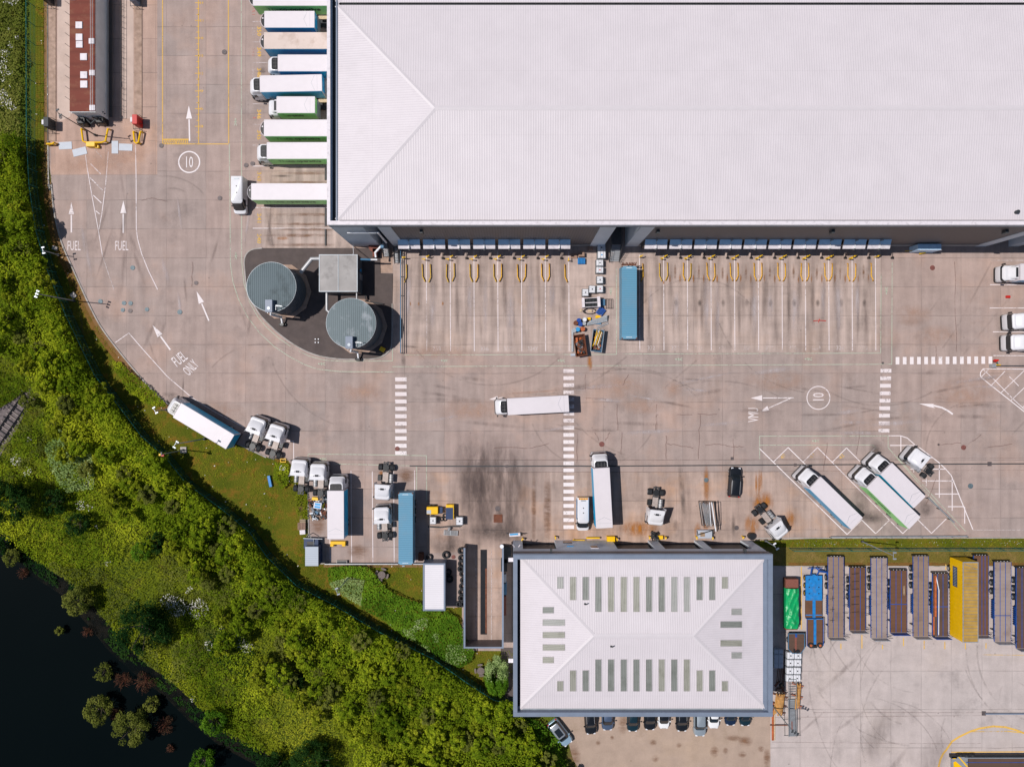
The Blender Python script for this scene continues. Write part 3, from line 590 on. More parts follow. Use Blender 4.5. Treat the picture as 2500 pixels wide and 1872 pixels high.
def hip_roof(parent, x0, y0, x1, y1, ez, rx0, rx1, ry, rz, open_east=False):
    """eaves rectangle, ridge from rx0 to rx1 at ry"""
    b = MB(); b.add([(x0, y0, ez), (x1, y0, ez), (rx1, ry, rz), (rx0, ry, rz), (x0, y1, ez), (x1, y1, ez)], [(0, 1, 2, 3), (3, 2, 5, 4)], 'roofx')
    b.add([(x0, y0, ez), (rx0, ry, rz), (x0, y1, ez)], [(0, 1, 2)], 'roofy')
    if not open_east: b.add([(x1, y0, ez), (rx1, ry, rz), (x1, y1, ez)], [(0, 1, 2)], 'roofy')
    r = b.build('roof', None, parent)
    b = MB()
    def cap(a, c, w=.32):
        a, c = Vector(a), Vector(c); d = (c - a); n = Vector((-d.y, d.x, 0)).normalized() * w
        up = Vector((0, 0, .05)); lo = Vector((0, 0, -.02))
        b.add([a + n + lo, a + up, a - n + lo, c + n + lo, c + up, c - n + lo], [(0, 1, 4, 3), (1, 2, 5, 4), (0, 2, 1), (3, 4, 5)])
    cap((rx0, ry, rz), (rx1, ry, rz)); cap((x0, y0, ez), (rx0, ry, rz)); cap((x0, y1, ez), (rx0, ry, rz))
    if not open_east: cap((x1, y0, ez), (rx1, ry, rz)); cap((x1, y1, ez), (rx1, ry, rz))
    b.build('ridge_flashing', 'ridge', r)
    return r

# ---- distribution warehouse
wh = thing('warehouse', 'huge warehouse with white ribbed hipped roof and two rows of loading docks', 'warehouse', (-25.29, 21.76, 0))
def WP(o):   # keep world coordinates for children of an Empty that is not at the origin
    o.location = -Vector(o.parent.location) if o.parent.type == 'EMPTY' else (0, 0, 0); return o
HW = 16.7; WX, WY = P(799, 548, HW); EX = 95.0
b = MB()
# light grey full height piers, dark ribbed cladding between, recessed stair bays
def wx(px): return (px - 1250) / S
def wall(x0, x1, mt, y=WY, z0=0, z1=15.4, d=.5): b.box(x0, y, z0, x1, y + d, z1, mt)
piers = [(862, 930), (962, 990), (1439, 1473), (1526, 1556), (2379, 2406), (2462, 2486)]
for a, c in piers: b.box(wx(a), WY, 0, wx(c), WY + 3.6, 15.4, 'cladlight')
b.box(wx(930), WY + 3.4, 0, wx(962), WY + 3.8, 15.4, 'darkpanel'); b.box(wx(1473), WY + 3.4, 0, wx(1526), WY + 3.8, 15.4, 'darkpanel'); b.box(wx(2406), WY + 3.4, 0, wx(2462), WY + 3.8, 15.4, 'darkpanel')
for a, c in ((990, 1439), (1556, 2379), (2486, 2700)): b.box(wx(a), WY + .10, 0, wx(c), WY + .5, 15.4, 'cladx')
b.box(WX, WY + .004, 0, WX + .5, 92, 16.0, 'cladlight')      # west wall
b.box(EX, WY + .01, 0, EX + .5, 92, 16.0, 'cladlight')
WP(b.build('wall', None, wh))
b = MB()
b.box(wx(990), WY + .02, 0, wx(1439), WY + .09, 1.2, 'concrete_block'); b.box(wx(1556), WY + .02, 0, wx(2379), WY + .09, 1.2, 'concrete_block')
b.box(WX - .06, WY + 4, 0, WX - .002, 92, 1.25, 'concrete_block')
WP(b.build('plinth', None, wh))
b = MB()
b.box(WX - .05, WY - .05, 15.2, EX, WY + .02, 15.3, 'gutter')
b.box(WX, WY - .03, 15.3, EX, WY + .4, 16.55, 'lightpanel'); b.box(WX - .04, WY + .4, 15.3, WX + .4, 92, 16.55, 'lightpanel')
WP(b.build('fascia', None, wh))
b = MB(); b.box(WX - .05, WY - .06, 16.56, EX, WY + .50, 16.70, 'cap'); b.box(WX - .05, WY + .503, 16.56, WX + .40, 92, 16.70, 'cap')
WP(b.build('parapet_cap', None, wh))
b = MB(); b.box(WX + .41, WY + .51, 15.6, WX + 1.1, 92, 15.75, 'gutter'); b.box(WX + 1.1, WY + .51, 15.6, WX + 1.3, 92, 16.35, 'slate')
b.box(WX + 1.3, WY + .51, 15.6, EX, WY + .62, 16.12, 'gutter')
RX0, RY0 = P(822, 537.5, 16.2); _, RY1 = P(822, 13, 16.2); RAX, RAY = P(1062, 266, 18.0)
b.box(RX0 - .1, RY1 - .05, 15.7, EX, RY1 + .35, 15.9, 'gutter')
WP(b.build('gutter', None, wh))
for y0, y1 in ((RY0, RY1), (RY1 + .35, 2 * RY1 + .35 - RY0)):
    r = hip_roof(wh, RX0, y0, EX, y1, 16.2, RAX, EX - 12, (y0 + y1) / 2, 18.0); WP(r)
b = MB(); vx, vy = P(2488, 516, 17); b.cyl((vx, vy), .25, 16.3, 16.9, n=10); WP(b.build('roof_vent', 'gutter', wh))
# dock canopies, shutters, vents
M['cabinblue_shade'] = mat('cabin_blue_canopy_shade', (.50, .72, .92), .4, var=.08)  # the cabin's own blue; on the white canopies it paints in the wall's shadow
def canopy(x0, x1, label):
    b = MB(); y = WY + .09; b.add([(x0, y, 5.4), (x1, y, 5.4), (x1, y - 1.30, 4.75), (x0, y - 1.30, 4.75), (x0, y, 5.28), (x1, y, 5.28), (x1, y - 1.30, 4.6), (x0, y - 1.30, 4.6)], [(0, 1, 2, 3), (7, 6, 5, 4), (3, 2, 6, 7), (0, 3, 7, 4), (1, 5, 6, 2)], 'cap'); b.add([(x0 + .02, y, 5.41), (x1 - .02, y, 5.41), (x1 - .02, y - .72, 5.05), (x0 + .02, y - .72, 5.05)], [(0, 1, 2, 3)], 'cabinblue_shade')  # rear strip coloured blue to paint the wall's shadow on the white canopy
    c = WP(b.build('dock_canopy', None, wh)); tag(c, label)
    m = (x0 + x1) / 2; b = MB(); b.box(m - .05, y - 1.32, 4.84, m + .05, y - .0, 4.93 + .3, 'pipewhite'); b.cbox(m - .16, y - 1.5, 4.5, m + .16, y - 1.31, 4.85, .03, 'lampdark'); b.box(m - .04, y - .3, 5.2, m + .04, y, 6.3, 'lamp'); o = b.build('canopy_strut', None, c)
    b = MB(); b.box(x0 + .35, y - .05, 0.9, x1 - .35, y - .01, 4.5, 'darkpanel'); b.box(x0 + .1, y - .6, 1.0, x0 + .33, y - .02, 4.55, 'black'); b.box(x1 - .33, y - .6, 1.0, x1 - .1, y - .02, 4.55, 'black'); b.box(x0 + .34, y - .6, 4.3, x1 - .34, y - .06, 4.55, 'black')
    d = WP(b.build('dock_door', None, wh))
kc = .9605
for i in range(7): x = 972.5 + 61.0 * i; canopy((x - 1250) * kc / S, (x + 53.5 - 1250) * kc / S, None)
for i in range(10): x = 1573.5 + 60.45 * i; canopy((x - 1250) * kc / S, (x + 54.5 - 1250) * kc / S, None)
for px in (1028, 1608, 2036, 2461): b = MB(); x, y = P(px, 566, 13.0); b.cbox(x - .22, WY - .45, 11.9, x + .22, WY + .08, 12.9, .04, 'lampdark'); WP(b.build('wall_vent', None, wh))
# steel stair towers in the two recess bays
def stair(x0, x1, yb, yf, h, label):
    t = thing('access_stair', label, 'stair', ((x0 + x1) / 2, yf, 0)); n = 8
    b = MB()
    for i in range(n): yy = yf + .28 * i; b.box(x0 + .05, yy, h * (i + .9) / (n + 1) - .04, x1 - .05, yy + .26, h * (i + .9) / (n + 1), 'plate')
    b.build('tread', None, t).location = -Vector(t.location)
    b = MB()
    b.box(x0, yf + .28 * n + .02, h - .06, x1, yb, h, 'chassis'); b.build('landing', None, t).location = -Vector(t.location)
    for x in (x0, x1):
        b = MB()
        for dz in (.55, 1.05): b.tube([(x, yf - .3, dz), (x, yf, .1 + dz), (x, yf + .28 * n, h + dz), (x, yb, h + dz)], .03, 'chassis')
        for k in range(7): q = k / 6; b.tube([(x, yf + q * .28 * n, q * h), (x, yf + q * .28 * n, q * h + 1.05)], .025, 'chassis')
        b.tube([(x, yf - .02, .0), (x, yf + .28 * n, h)], .06, 'chassis'); b.build('handrail', None, t).location = -Vector(t.location)
    return t
stair(wx(938), wx(952), WY + 3.2, WY - 1.6, 2.6, 'narrow steel stair at the corner recess beside the white pipe')
stair(wx(1487), wx(1511), WY + 3.2, WY - 2.4, 2.6, 'wide steel stair between the loading docks and the light blue container')
stair(wx(965) , wx(975), WY -.2, WY - 2.6, 1.2, 'low handrailed steps next to the first loading dock')
b = MB(); x, y = P(2270, 603, 2.6); b.cbox(x - 1.85, y - .45, 0, x + 1.85, y + .5, 2.6, .08, 'cabinblue_shade'); b.box(x - 1.5, y - .5, 2.4, x + 1.9, y - .46, 2.6, 'cap')
tag(b.build('site_cabin'), 'small pale blue cabin box against the warehouse wall beyond the docks', 'cabin')
t = thing('loading_steps', 'small stair platform with yellow handrail left of the pale blue cabin', 'steps', (*P(2248, 600), 0))
b = MB(); b.box(-.4, -.8, 0, .5, .9, 1.1, 'chassis'); b.build('platform', None, t)
b = MB()
for dx in (-.4, .5): b.tube([(dx, -.8, 2.0), (dx, .9, 2.0)], .04); b.tube([(dx, -.8, 0), (dx, -.8, 2.0)], .03)
b.tube([(-3.0, -1.0, .9), (.2, -1.0, .95)], .05); b.tube([(-.5, -1.35, .5), (.5, -1.2, .5)], .09); b.build('handrail', 'yellow', t)
# raised pallet lip where the western bays meet the wall
for y0, y1, l in ((410, 440, 'topmost'), (508, 552, 'middle'), (560, 600, 'bottom')):
    b = MB(); b.box(*P(793.5, y0), 0, *P(796.2, y1), .25); tag(b.build('wheel_stop', 'chassis'), l + ' grey wheel stop bar where the empty western bays meet the warehouse', 'wheel stop', 'wheel stops at the western docks')
for (x0, y0, x1, y1, l) in ((782, 45, 800, 56, 'upper pale timber dock leveller behind the blue sided semi-trailer'), (782, 246, 800, 257, 'lower pale timber dock leveller behind the short green box lorry')):
    b = MB(); b.cbox(*P(x0, y1), .9, *P(x1 + 12, y0), 1.2, .03, 'paleply'); b.box(*P(x0, y1 + 12), 0, *P(x1 + 12, y0 - 14), .2, 'gutter'); tag(b.build('dock_leveller'), l, 'dock leveller')

# ---- service pipework by the corner
t = thing('water_pipe', 'white and blue insulated pipe dropping down the warehouse corner recess', 'pipe', (*P(922, 640), 0)); L0 = -Vector(t.location)
b = MB(); b.tube([(wx(889), WY - .25, 12.3), (wx(953), WY - .25, 12.3)], .12, 'pipewhite', 8); b.tube([(wx(956), WY - .25, 12.4), (wx(956), WY - .3, 5.0)], .14, 'pipewhite', 8); b.tube([(wx(945), WY - .4, 4.0), (*P(925, 625), 3.2), (*P(926, 636), 3.0)], .17, 'pipewhite', 8)
b.build('white_pipe', None, t, True).location = L0
b = MB(); b.tube([(*P(921, 634, 3.0), 3.0), (*P(905, 634, 3.0), 3.0)], .13, 'pipewhite', 8); b.tube([(*P(905, 634, 3.0), 3.0), (*P(880, 633, 3.0), 3.0)], .16, 'pipeblue', 8); b.cbox(wx(940), WY - 1.0, 3.6, wx(948), WY - .5, 4.3, .06, 'pipeblue'); b.build('blue_pipe', None, t, True).location = L0
b = MB(); b.cyl(P(917, 605), .9, 0, 1.2, 'brick'); b.box(*P(913, 630), 0, *P(923, 610), 1.2, 'brick'); b.build('brick_base', None, t).location = L0
b = MB(); b.tube([(*P(862, 600, .1), .1), (*P(864, 620, 3), 3.2), (*P(864, 622, 3), 3.6)], .06, 'pipewhite'); tag(b.build('vent_pipe'), 'thin white vent pipe between the warehouse corner and the plant building', 'pipe')

# ---- workshop
ws = thing('workshop', 'workshop with white hipped roof, rooflights and slate blue parapet', 'workshop', (*P(1253, 1749, 10.5), 0))
AX0, AY1 = P(1253, 1354.6, 10.5); AX1, AY0 = P(1887, 1749, 10.5); HP = 10.5
b = MB()
b.box(AX0, AY0, 0, AX0 + .4, AY1 - .01, 10.0, 'cladlight'); b.box(AX1 - .4, AY0, 0, AX1, AY1 - .01, 10.0, 'cladlight'); b.box(AX0 + .41, AY0, 0, AX1 - .41, AY0 + .4, 10.0, 'cladlight')
# north wall with four tall door openings
def ex(z): return (1240 + z / 3.067)
ops = [((112, 365), 4), ((820, 1100), 0), ((1175, 1465), 0), ((1525, 1830), 0)]
def upx(px, h): return (px - 1250) * (H - h) / H / S
edges = [AX0 + .41]
for (a, c), _ in ops: edges += [upx(ex(a), 6.0), upx(ex(c), 6.0)]
edges += [AX1 - .41]
for i in range(0, len(edges), 2): b.box(edges[i], AY1 - .4, 0, edges[i + 1], AY1, 10.0, 'cladlight')
for i in range(1, len(edges) - 1, 2): b.box(edges[i] + .001, AY1 - .39, 6.3, edges[i + 1] - .001, AY1 - .002, 10.0, 'cladlight')
WP(b.build('wall', None, ws))
for i in range(1, len(edges) - 1, 2):
    b = MB(); b.box(edges[i] + .01, AY1 - .8, 0, edges[i + 1] - .01, AY1 - .6, 6.28, 'black')
    for k in range(7): b.box(edges[i] + .01, AY1 - .6, .8 * k, edges[i + 1] - .01, AY1 - .57, .8 * k + .06, 'chassis')
    if i == 1:
        for k in range(14): b.add([(edges[i] + .3 + k * .36, AY1 - .55, 4.6), (edges[i] + .5 + k * .36, AY1 - .55, 4.6), (edges[i] + .36 + k * .36, AY1 - .55, 4.3), (edges[i] + .16 + k * .36, AY1 - .55, 4.3)], [(0, 1, 2, 3)], 'yellow')
    WP(b.build('workshop_door', None, ws))
b = MB(); b.box(AX0 + .003, AY1 + .01, 8.4, AX1 - .003, AY1 + .10, 9.6, 'darkpanel'); WP(b.build('window_band', None, ws))
b = MB(); q = .62
for (x0, y0, x1, y1) in ((AX0, AY1 - q, AX1, AY1), (AX0, AY0, AX1, AY0 + q), (AX0, AY0 + q + .003, AX0 + q, AY1 - q - .003), (AX1 - q, AY0 + q + .003, AX1, AY1 - q - .003)):
    b.box(x0 + .0, y0, 9.62, x1, y1, 10.5, 'slate')
b.box(AX0 - .04, AY1, 9.62, AX1 + .04, AY1 + .12, 10.45, 'slate')
WP(b.build('parapet', None, ws, bevel=.02))
b = MB(); g = 1.15
b.box(AX0 + q + .003, AY0 + q + .003, 9.0, AX1 - q - .003, AY1 - q - .003, 9.2, 'gutter')
b.box(AX1 - g - .05, AY0 + q + .01, 9.21, AX1 - q - .01, AY1 - q - .01, 9.75, 'slate'); b.box(AX0 + q + .02, AY0 + q + .02, 9.21, AX1 - g, AY0 + g, 9.7, 'lamp')
WP(b.build('gutter', None, ws))
X0, Y1 = P(1270, 1361, 9.7); X1_, Y0 = P(1867, 1728.5, 9.7); RXa, RYa = P(1450, 1552, 11.4); RXb, _ = P(1693, 1552, 11.4)
r = WP(hip_roof(ws, X0, Y0, X1_, Y1, 9.7, RXa, RXb, RYa, 11.4))
def roofz(x, y):
    return 9.7 + 1.7 * max(0, min((y - Y0) / (RYa - Y0), (Y1 - y) / (Y1 - RYa), (x - X0) / (RXa - X0), (X1_ - x) / (X1_ - RXb)))
def skylight(z0, y0, z1, y1, end=False):
    pts = [(ex(z0), 1260 + y0 / 3.067), (ex(z1), 1260 + y0 / 3.067), (ex(z1), 1260 + y1 / 3.067), (ex(z0), 1260 + y1 / 3.067)]
    c = []
    for p in pts:
        x, y = P(*p, 10.3)
        for _ in range(3): x, y = P(*p, roofz(x, y) + .04)
        c.append((x, y, roofz(x, y) + .05))
    b = MB(); b.add(c, [(0, 1, 2, 3)]); b.add([(v[0], v[1], v[2] - .06) for v in c] + c, [(0, 1, 5, 4), (1, 2, 6, 5), (2, 3, 7, 6), (3, 0, 4, 7)])
    o = WP(b.build('rooflight', ('skyly%d' if end else 'skyl%d') % rnd.choice((0, 0, 1, 1, 2)), ws))
    f = MB(); c2 = [Vector(v) for v in c]; mid = sum(c2, Vector()) / 4; f.tube([tuple(v + Vector((0, 0, .01))) for v in c2 + c2[:1]], .035, n=4); f.build('frame', 'ridge', o)
xs = [368, 463, 558, 653, 748, 843, 938, 1032, 1127, 1221, 1315, 1411, 1505, 1600]
for i, x in enumerate(xs):
    l = 1 if i in (0, 13) else 2 if i in (1, 2, 11, 12) else 3
    skylight(x, 453, x + 48, {1: 540, 2: 626, 3: 714}[l]); skylight(x, {1: 1232, 2: 1152, 3: 1070}[l], x + 48, 1308)
for y, l in ((678, 1), (771, 2), (864, 2), (957, 2), (1051, 1)): skylight(260, y, 343 if l == 1 else 426, y + 47, True)
for y, l in ((690, 1), (785, 2), (925, 2), (1016, 1)): skylight(1672 if l == 1 else 1590, y, 1752, y + 48, True)
for px, py in ((1430, 1475), (1493, 1576)): b = MB(); x, y = P(px, py, 11); z = roofz(x, y); b.tube([(x, y, z), (x, y, z + .35), (x + .3, y + .1, z + .3)], .08); b.cyl((x - .1, y), .14, z - .02, z + .12); WP(b.build('roof_vent', 'gutter', ws))
for px, py in ((1346, 1341), (1821, 1338)): b = MB(); x, y = P(px, py, 9); b.cbox(x - .15, AY1 + .1, 8.0, x + .15, AY1 + .55, 8.9, .03, 'lampdark'); WP(b.build('wall_light', None, ws))
for px, py in ((1246, 1369), (1246, 1617)): b = MB(); x, y = P(px, py, 6); b.box(x - .3, y - .3, 5.0, AX0 - .002, y + .3, 5.2, 'cap'); WP(b.build('wall_canopy', None, ws))
b = MB()
for px in (1256, 1266): x, y = P(px, 1340, 5); b.tube([(x, AY1, 5.0), (x + (.25 if px > 1260 else -.25), AY1 + .4, 5.3)], .07)
WP(b.build('wall_bracket', 'cap', ws))
b = MB(); x, y = P(1390, 1328, 3); b.box(x - .5, AY1 + .01, 4.3, x + .5, AY1 + .07, 4.8, 'cyan'); b.box(x + 3.0, AY1 + .01, 4.6, x + 4.2, AY1 + .09, 6.2, 'cap'); b.box(x + 3.1, AY1 + .1, 4.7, x + 4.1, AY1 + .13, 6.1, 'glass'); b.box(x - .9, AY1 + .01, 1.0, x + .5, AY1 + .07, 2.4, 'glass'); WP(b.build('window', None, ws))

# ---- fuel store
def box_building(name, label, cat, px0, py0, px1, py1, h, wallm, roofm, over=.0, lip=.0, lipm='slate', rn='roof'):
    x0, y1 = P(px0, py0, h); x1, y0 = P(px1, py1, h); cx, cy = (x0 + x1) / 2, (y0 + y1) / 2
    t = thing(name, label, cat, (cx, cy, 0)); hx, hy = (x1 - x0) / 2, (y1 - y0) / 2
    b = MB(); b.box(-hx + over, -hy + over, 0, hx - over, hy - over, h - .12, wallm); b.build('wall', None, t)
    b = MB()
    if lip: b.box(-hx + lip, -hy + lip, h - .115, hx - lip, hy - lip, h - .05)
    else: b.box(-hx, -hy, h - .115, hx, hy, h)
    r = b.build(rn, roofm, t)
    if lip:
        b = MB(); b.box(-hx, -hy, h - .119, hx, -hy + lip, h, lipm); b.box(-hx, hy - lip, h - .119, hx, hy, h, lipm); b.box(-hx, -hy + lip + .002, h - .119, -hx + lip, hy - lip - .002, h, lipm); b.box(hx - lip, -hy + lip + .002, h - .119, hx, hy - lip - .002, h, lipm); b.build('roof_edge', None, t)
    return t, hx, hy
M['fuelwall'] = mat('pale_grey_block_wall', (.68, .68, .68), .7, var=.08, scale=.6)
ft, hx, hy = box_building('fuel_store', 'long narrow fuel store with rusty red roof and white roof hatches', 'fuel store', 170, -420, 232, 272, 3.9, 'fuelwall', 'rustroof')
for (zx, zy, w) in ((762, 220, 68), (764, 342, 68), (766, 415, 68), (808, 540, 70), (810, 723, 70), (810, 816, 72), (895, 388, 56), (900, 708, 55), (902, 1062, 56), (705, -60, 60), (770, -200, 68)):
    x0, y1 = P(zx / 4.14, zy / 4.14, 4.05); w_ = w / 4.14 * .966 / S
    b = MB(); b.cbox(x0, y1 - w_, 3.9, x0 + w_, y1, 4.05, .03); o = b.build('roof_hatch', 'cap', ft); o.location = -Vector(ft.location)
for s_ in (-1, 1):
    b = MB()
    for k in range(26):
        y = hy - 1.1 - 1.63 * k; x = s_ * hx
        if y < -hy: break
        if s_ < 0: b.tube([(x, y, 3.8), (x - .5, y + .35, 4.3)], .03)
        else: b.tube([(x - .1, y + .3, 3.85), (x + .35, y - .05, 4.35)], .03)
    b.build('rail_bracket', 'chassis', ft)
b = MB(); b.tube([(hx - .25, -hy, 4.2), (hx - .25, hy, 4.2)], .025); b.tube([(hx - .55, -hy, 4.2), (hx - .55, hy, 4.2)], .025)
for dz in (3.4, 3.9): b.tube([(-hx - .1, -hy - .12, dz), (hx + .1, -hy - .12, dz)], .04, 'chassis')
b.build('guard_rail', 'steel', ft)
# dark pipe rack along its east side and the roof shadow line is real light
b = MB()
for k in range(3): b.tube([(hx + .35 + .22 * k, -hy + .3, .5), (hx + .35 + .22 * k, hy, .5)], .08, 'gutter', 6)
b.build('pipe_run', None, ft)
# cable ladder on the concrete beside it
t = thing('cable_ladder', 'long thin steel rail ladder lying on the concourse right of the fuel store', 'ladder', (*P(300, 150), 0))
b = MB()
for x in (297, 306): X, Yy = P(x, 290); _, Y2 = P(x, -300); b.tube([(X, Yy, .4), (X, Y2, .4)], .035)
for k in range(40): y = P(0, 290)[1] + k * .95; b.tube([(P(297, 0)[0], y, .4), (P(306, 0)[0], y, .4)], .025)
o = b.build('rail', 'chassis', t); o.location = -Vector(t.location)
# machinery at its south end
def clutter(name, label, cat, px, py, parts, rz=0, group=None):
    t = thing(name, label, cat, (*P(px, py), 0), rz, group)
    for nm, mk in parts: mk(nm, t)
    return t
t = thing('fuel_pump_unit', 'black shiny pump machinery heap behind the yellow barrier at the fuel store end', 'pump', (*P(230, 302), 0))
for k, (dx, dy) in enumerate(((-1.0, 0), (1.3, .1), (-.9, .9), (1.2, 1.0))):
    b = MB(); b.cbox(dx - .55, dy - .45, .0, dx + .55, dy + .45, 1.3, .15)
    b.tube([(dx - .3, dy, 1.3), (dx, dy + .1, 1.7), (dx + .3, dy - .2, 1.3)], .12)
    for j in range(4): a = rnd.uniform(0, 6.3); b.tube([(dx, dy, 1.0), (dx + math.cos(a) * .8, dy + math.sin(a) * .7, rnd.uniform(.7, 1.6))], .07)
    b.build('pump_housing', 'black', t, True, bevel=0)
b = MB(); b.tube([(-.5, .3, 1.0), (.1, -.3, .9), (.8, .2, 1.1)], .12, n=8); b.tube([(-.2, 1.2, .9), (.5, .4, .9)], .1); b.build('hose', 'gutter', t, True); t.scale = (1.25, 1.3, 1.2)
def barrier(label, pts, px, py):
    t = thing('crash_barrier', label, 'barrier', (*P(px, py), 0)); b = MB(); b.tube([(a, c, .75) for a, c in pts], .15, n=8); b.build('rail', 'yellowclean', t, True)
    for a, c in (pts[0], pts[1], pts[-2], pts[-1]): b = MB(); b.tube([(a, c, 0), (a, c, .62)], .12, n=8); b.build('post', 'yellowclean', t)
barrier('large U shaped yellow crash barrier in front of the fuel store machinery', [(-2.0, 1.7), (-1.75, -.3), (-1.2, -.5), (1.2, -.5), (1.8, -.3), (2.2, 1.7)], 236, 344)
barrier('small V shaped yellow crash barrier below the red fuel pump', [(-.5, 1.2), (-.3, -.5), (0, -.7), (.3, -.55), (.65, 1.2)], 339, 343)
barrier('short yellow crash rail at the foot of the silver fuel pump island', [(-.6, -.05), (-.5, 0), (.3, 0), (.6, .2)], 130, 355)
b = MB(); b.cbox(-.72, -.4, .0, .72, .4, .9, .08); b.cbox(.5, -.5, 0, 1.1, -.05, .5, .05); tag(b.build('grit_bin', 'yellowclean'), 'yellow box standing in front of the U shaped barrier', 'grit bin').location = (*P(228, 356), 0)
def fuel_pump(label, px, py, col, side):
    t = thing('fuel_pump', label, 'fuel pump', (*P(px, py), .12), 0, 'pumps on the fuel islands')
    b = MB(); b.cbox(-.35, -.75, 0, .45, .75, 1.9, .06); b.build('body', col, t)
    b = MB(); b.cbox(-.75, -.35, 0, -.37, .4, 1.7, .04); b.build('side_cabinet', 'cabwhite', t)
    b = MB()
    for y in (-1.2, .95): b.tube([(-.6, y, 0), (-.6, y, 1.0), (.4, y, 1.0), (.4, y, 0)], .04)
    b.tube([(-.6, -1.2, 1.0), (-.6, .95, 1.0)], .04); b.build('hoop', 'gutter', t, True)
    b = MB(); b.tube([(.47, .3, 1.4), (.7, .2, .6), (.6, -.2, .35), (.5, -.4, 1.2)], .035); b.build('hose', 'black', t, True)
fuel_pump('red fuel pump on the right hand island by the fuel store', 343, 302, 'red', 1)
fuel_pump('black and silver fuel pump on the left hand island beside the grass', 130, 308, 'gutter', 1)
fuel_pump('fuel pump cut by the top edge of the photo on the left island', 127, 4, 'black', 1)
fuel_pump('fuel pump cut by the top edge of the photo on the right island', 336, 5, 'slate', 1)
for i, (px, py, w, h, r, l) in enumerate(((160, 356, 32, 18, 3, 'pale steel floor plate at the foot of the left lane'), (195, 371, 34, 18, 14, 'tilted pale steel floor plate below the other left plate'), (281, 360, 16, 31, 0, 'upright pale steel floor plate right of the yellow grit bin'), (307, 360, 33, 17, -2, 'pale steel floor plate under the right lane'))):
    b = MB(); b.cbox(-w / S / 2, -h / S / 2, 0, w / S / 2, h / S / 2, .05, .01); o = tag(b.build('floor_plate', 'greyroof'), l, 'steel plate', 'steel plates by the fuel store'); o.location = (*P(px, py), .02); o.rotation_euler.z = R(r)

# ---- sprinkler tanks and pump house
def tank(px, py, r, h, label, roofm, hatch):
    cx, cy = P(px, py, h); rad = r * (H - h) / H / S
    t = thing('water_tank', label, 'water tank', (cx, cy, 0), 0, 'round water tanks on the asphalt island')
    b = MB(); b.cyl((0, 0), rad * 1.22, 0, .25, n=10); b.build('base_slab', 'sandconc', t)
    b = MB(); b.cyl((0, 0), rad, .25, h - .08, n=72)
    for k in range(6): b.cyl((0, 0), rad + .03, .9 + k * .9, .97 + k * .9, n=72)
    b.build('wall', 'tankwall', t, True)
    b = MB(); n = 72; b.cyl((0, 0), rad + .05, h - .1, h + .0, n=n); b.add([(0, 0, h + .12)] + [((rad - .02) * math.cos(2 * math.pi * i / n), (rad - .02) * math.sin(2 * math.pi * i / n), h + .004) for i in range(n)], [(0, 1 + i, 1 + (i + 1) % n) for i in range(n)]); b.build('roof', roofm, t)
    b = MB(); b.cyl((0, 0), rad + .09, h - .12, h - .02, n=n); b.build('rim', 'lamp', t, True)
    hx_, hy_ = hatch; b = MB(); b.cbox(hx_ - .55, hy_ - 1.0, h, hx_ + .55, hy_ + .9, h + .95, .05, 'pipeblue' if 0 else 'slate'); b.cyl((hx_, hy_ - .4), .25, h + .95, h + 1.0, 'lamp', 10); b.build('hatch_box', None, t)
    b = MB(); b.tube([(hx_ + .6, hy_ - .0, h + .3), (hx_ + 2.2, hy_ - .1, h + .5)], .04); b.tube([(hx_ + 1.1, hy_ - .7, h + 1.0), (hx_ + 1.1, hy_ + .1, h + 1.0), (hx_ + 2.0, hy_ - .1, h + 1.0)], .04)
    yb = -math.sqrt(max(rad ** 2 - hx_ ** 2, 1)) - .35
    for dx in (-.25, .25): b.tube([(hx_ + dx + .1, yb, .3), (hx_ + dx + .1, yb, h + 1)], .035)
    for k in range(16): b.tube([(hx_ - .15, yb, .5 + k * .38), (hx_ + .35, yb, .5 + k * .38)], .02)
    b.tube([(hx_ - .2, yb, h + .9), (hx_ - .1, hy_ - 1, h + .9)], .04); b.build('ladder', 'steel', t)
    b = MB(); b.tube([(hx_ + .2, hy_ - 1.0, h + .6), (hx_ + .1, yb - .2, h + .3), (hx_ + .1, yb - .2, 1.2), (hx_ + .1, yb - 1.0, .7)], .14, n=8); b.build('overflow_pipe', 'pipewhite', t, True)
    b = MB(); b.cbox(hx_ - .3, yb - 1.5, 0, hx_ + .4, yb - .9, .8, .1); b.tube([(hx_ - .5, yb - 1.2, .4), (hx_ + .6, yb - 1.2, .4)], .12); b.build('valve', 'black', t, True)
    return t
tank(662.3, 700.5, 59.4, 6.1, 'left grey water tank with a dull streaked corrugated roof', 'tankroof', (-.1, -2.9))
tank(857, 789, 59.8, 6.1, 'right grey water tank with a bright glinting corrugated roof', 'tankroof_glint', (-.1, -2.9))
pt, hx, hy = box_building('pump_house', 'square grey plant building with weathered flat roof between the tanks', 'building', 779, 621.5, 873, 712.5, 3.7, 'tankwall', 'conroof')
b = MB(); b.box(-.04, -hy, 3.701, .04, hy, 3.78, 'lamp'); b.box(-hx, -hy, 3.701, -hx + .1, hy, 3.76, 'lamp'); b.box(hx - .1, -hy, 3.701, hx, hy, 3.76, 'lamp'); b.box(-hx + .11, hy - .1, 3.701, hx - .11, hy, 3.75, 'lamp'); b.box(-hx + .11, -hy, 3.701, hx - .11, -hy + .1, 3.75, 'lamp'); b.build('roof_seam', None, pt)
b = MB(); b.box(hx - .001, -.7, .1, hx + .05, .2, 2.2, 'steel'); b.cbox(hx + .01, .5, 1.6, hx + .2, .9, 2.1, .03, 'cyan'); b.build('door', None, pt)
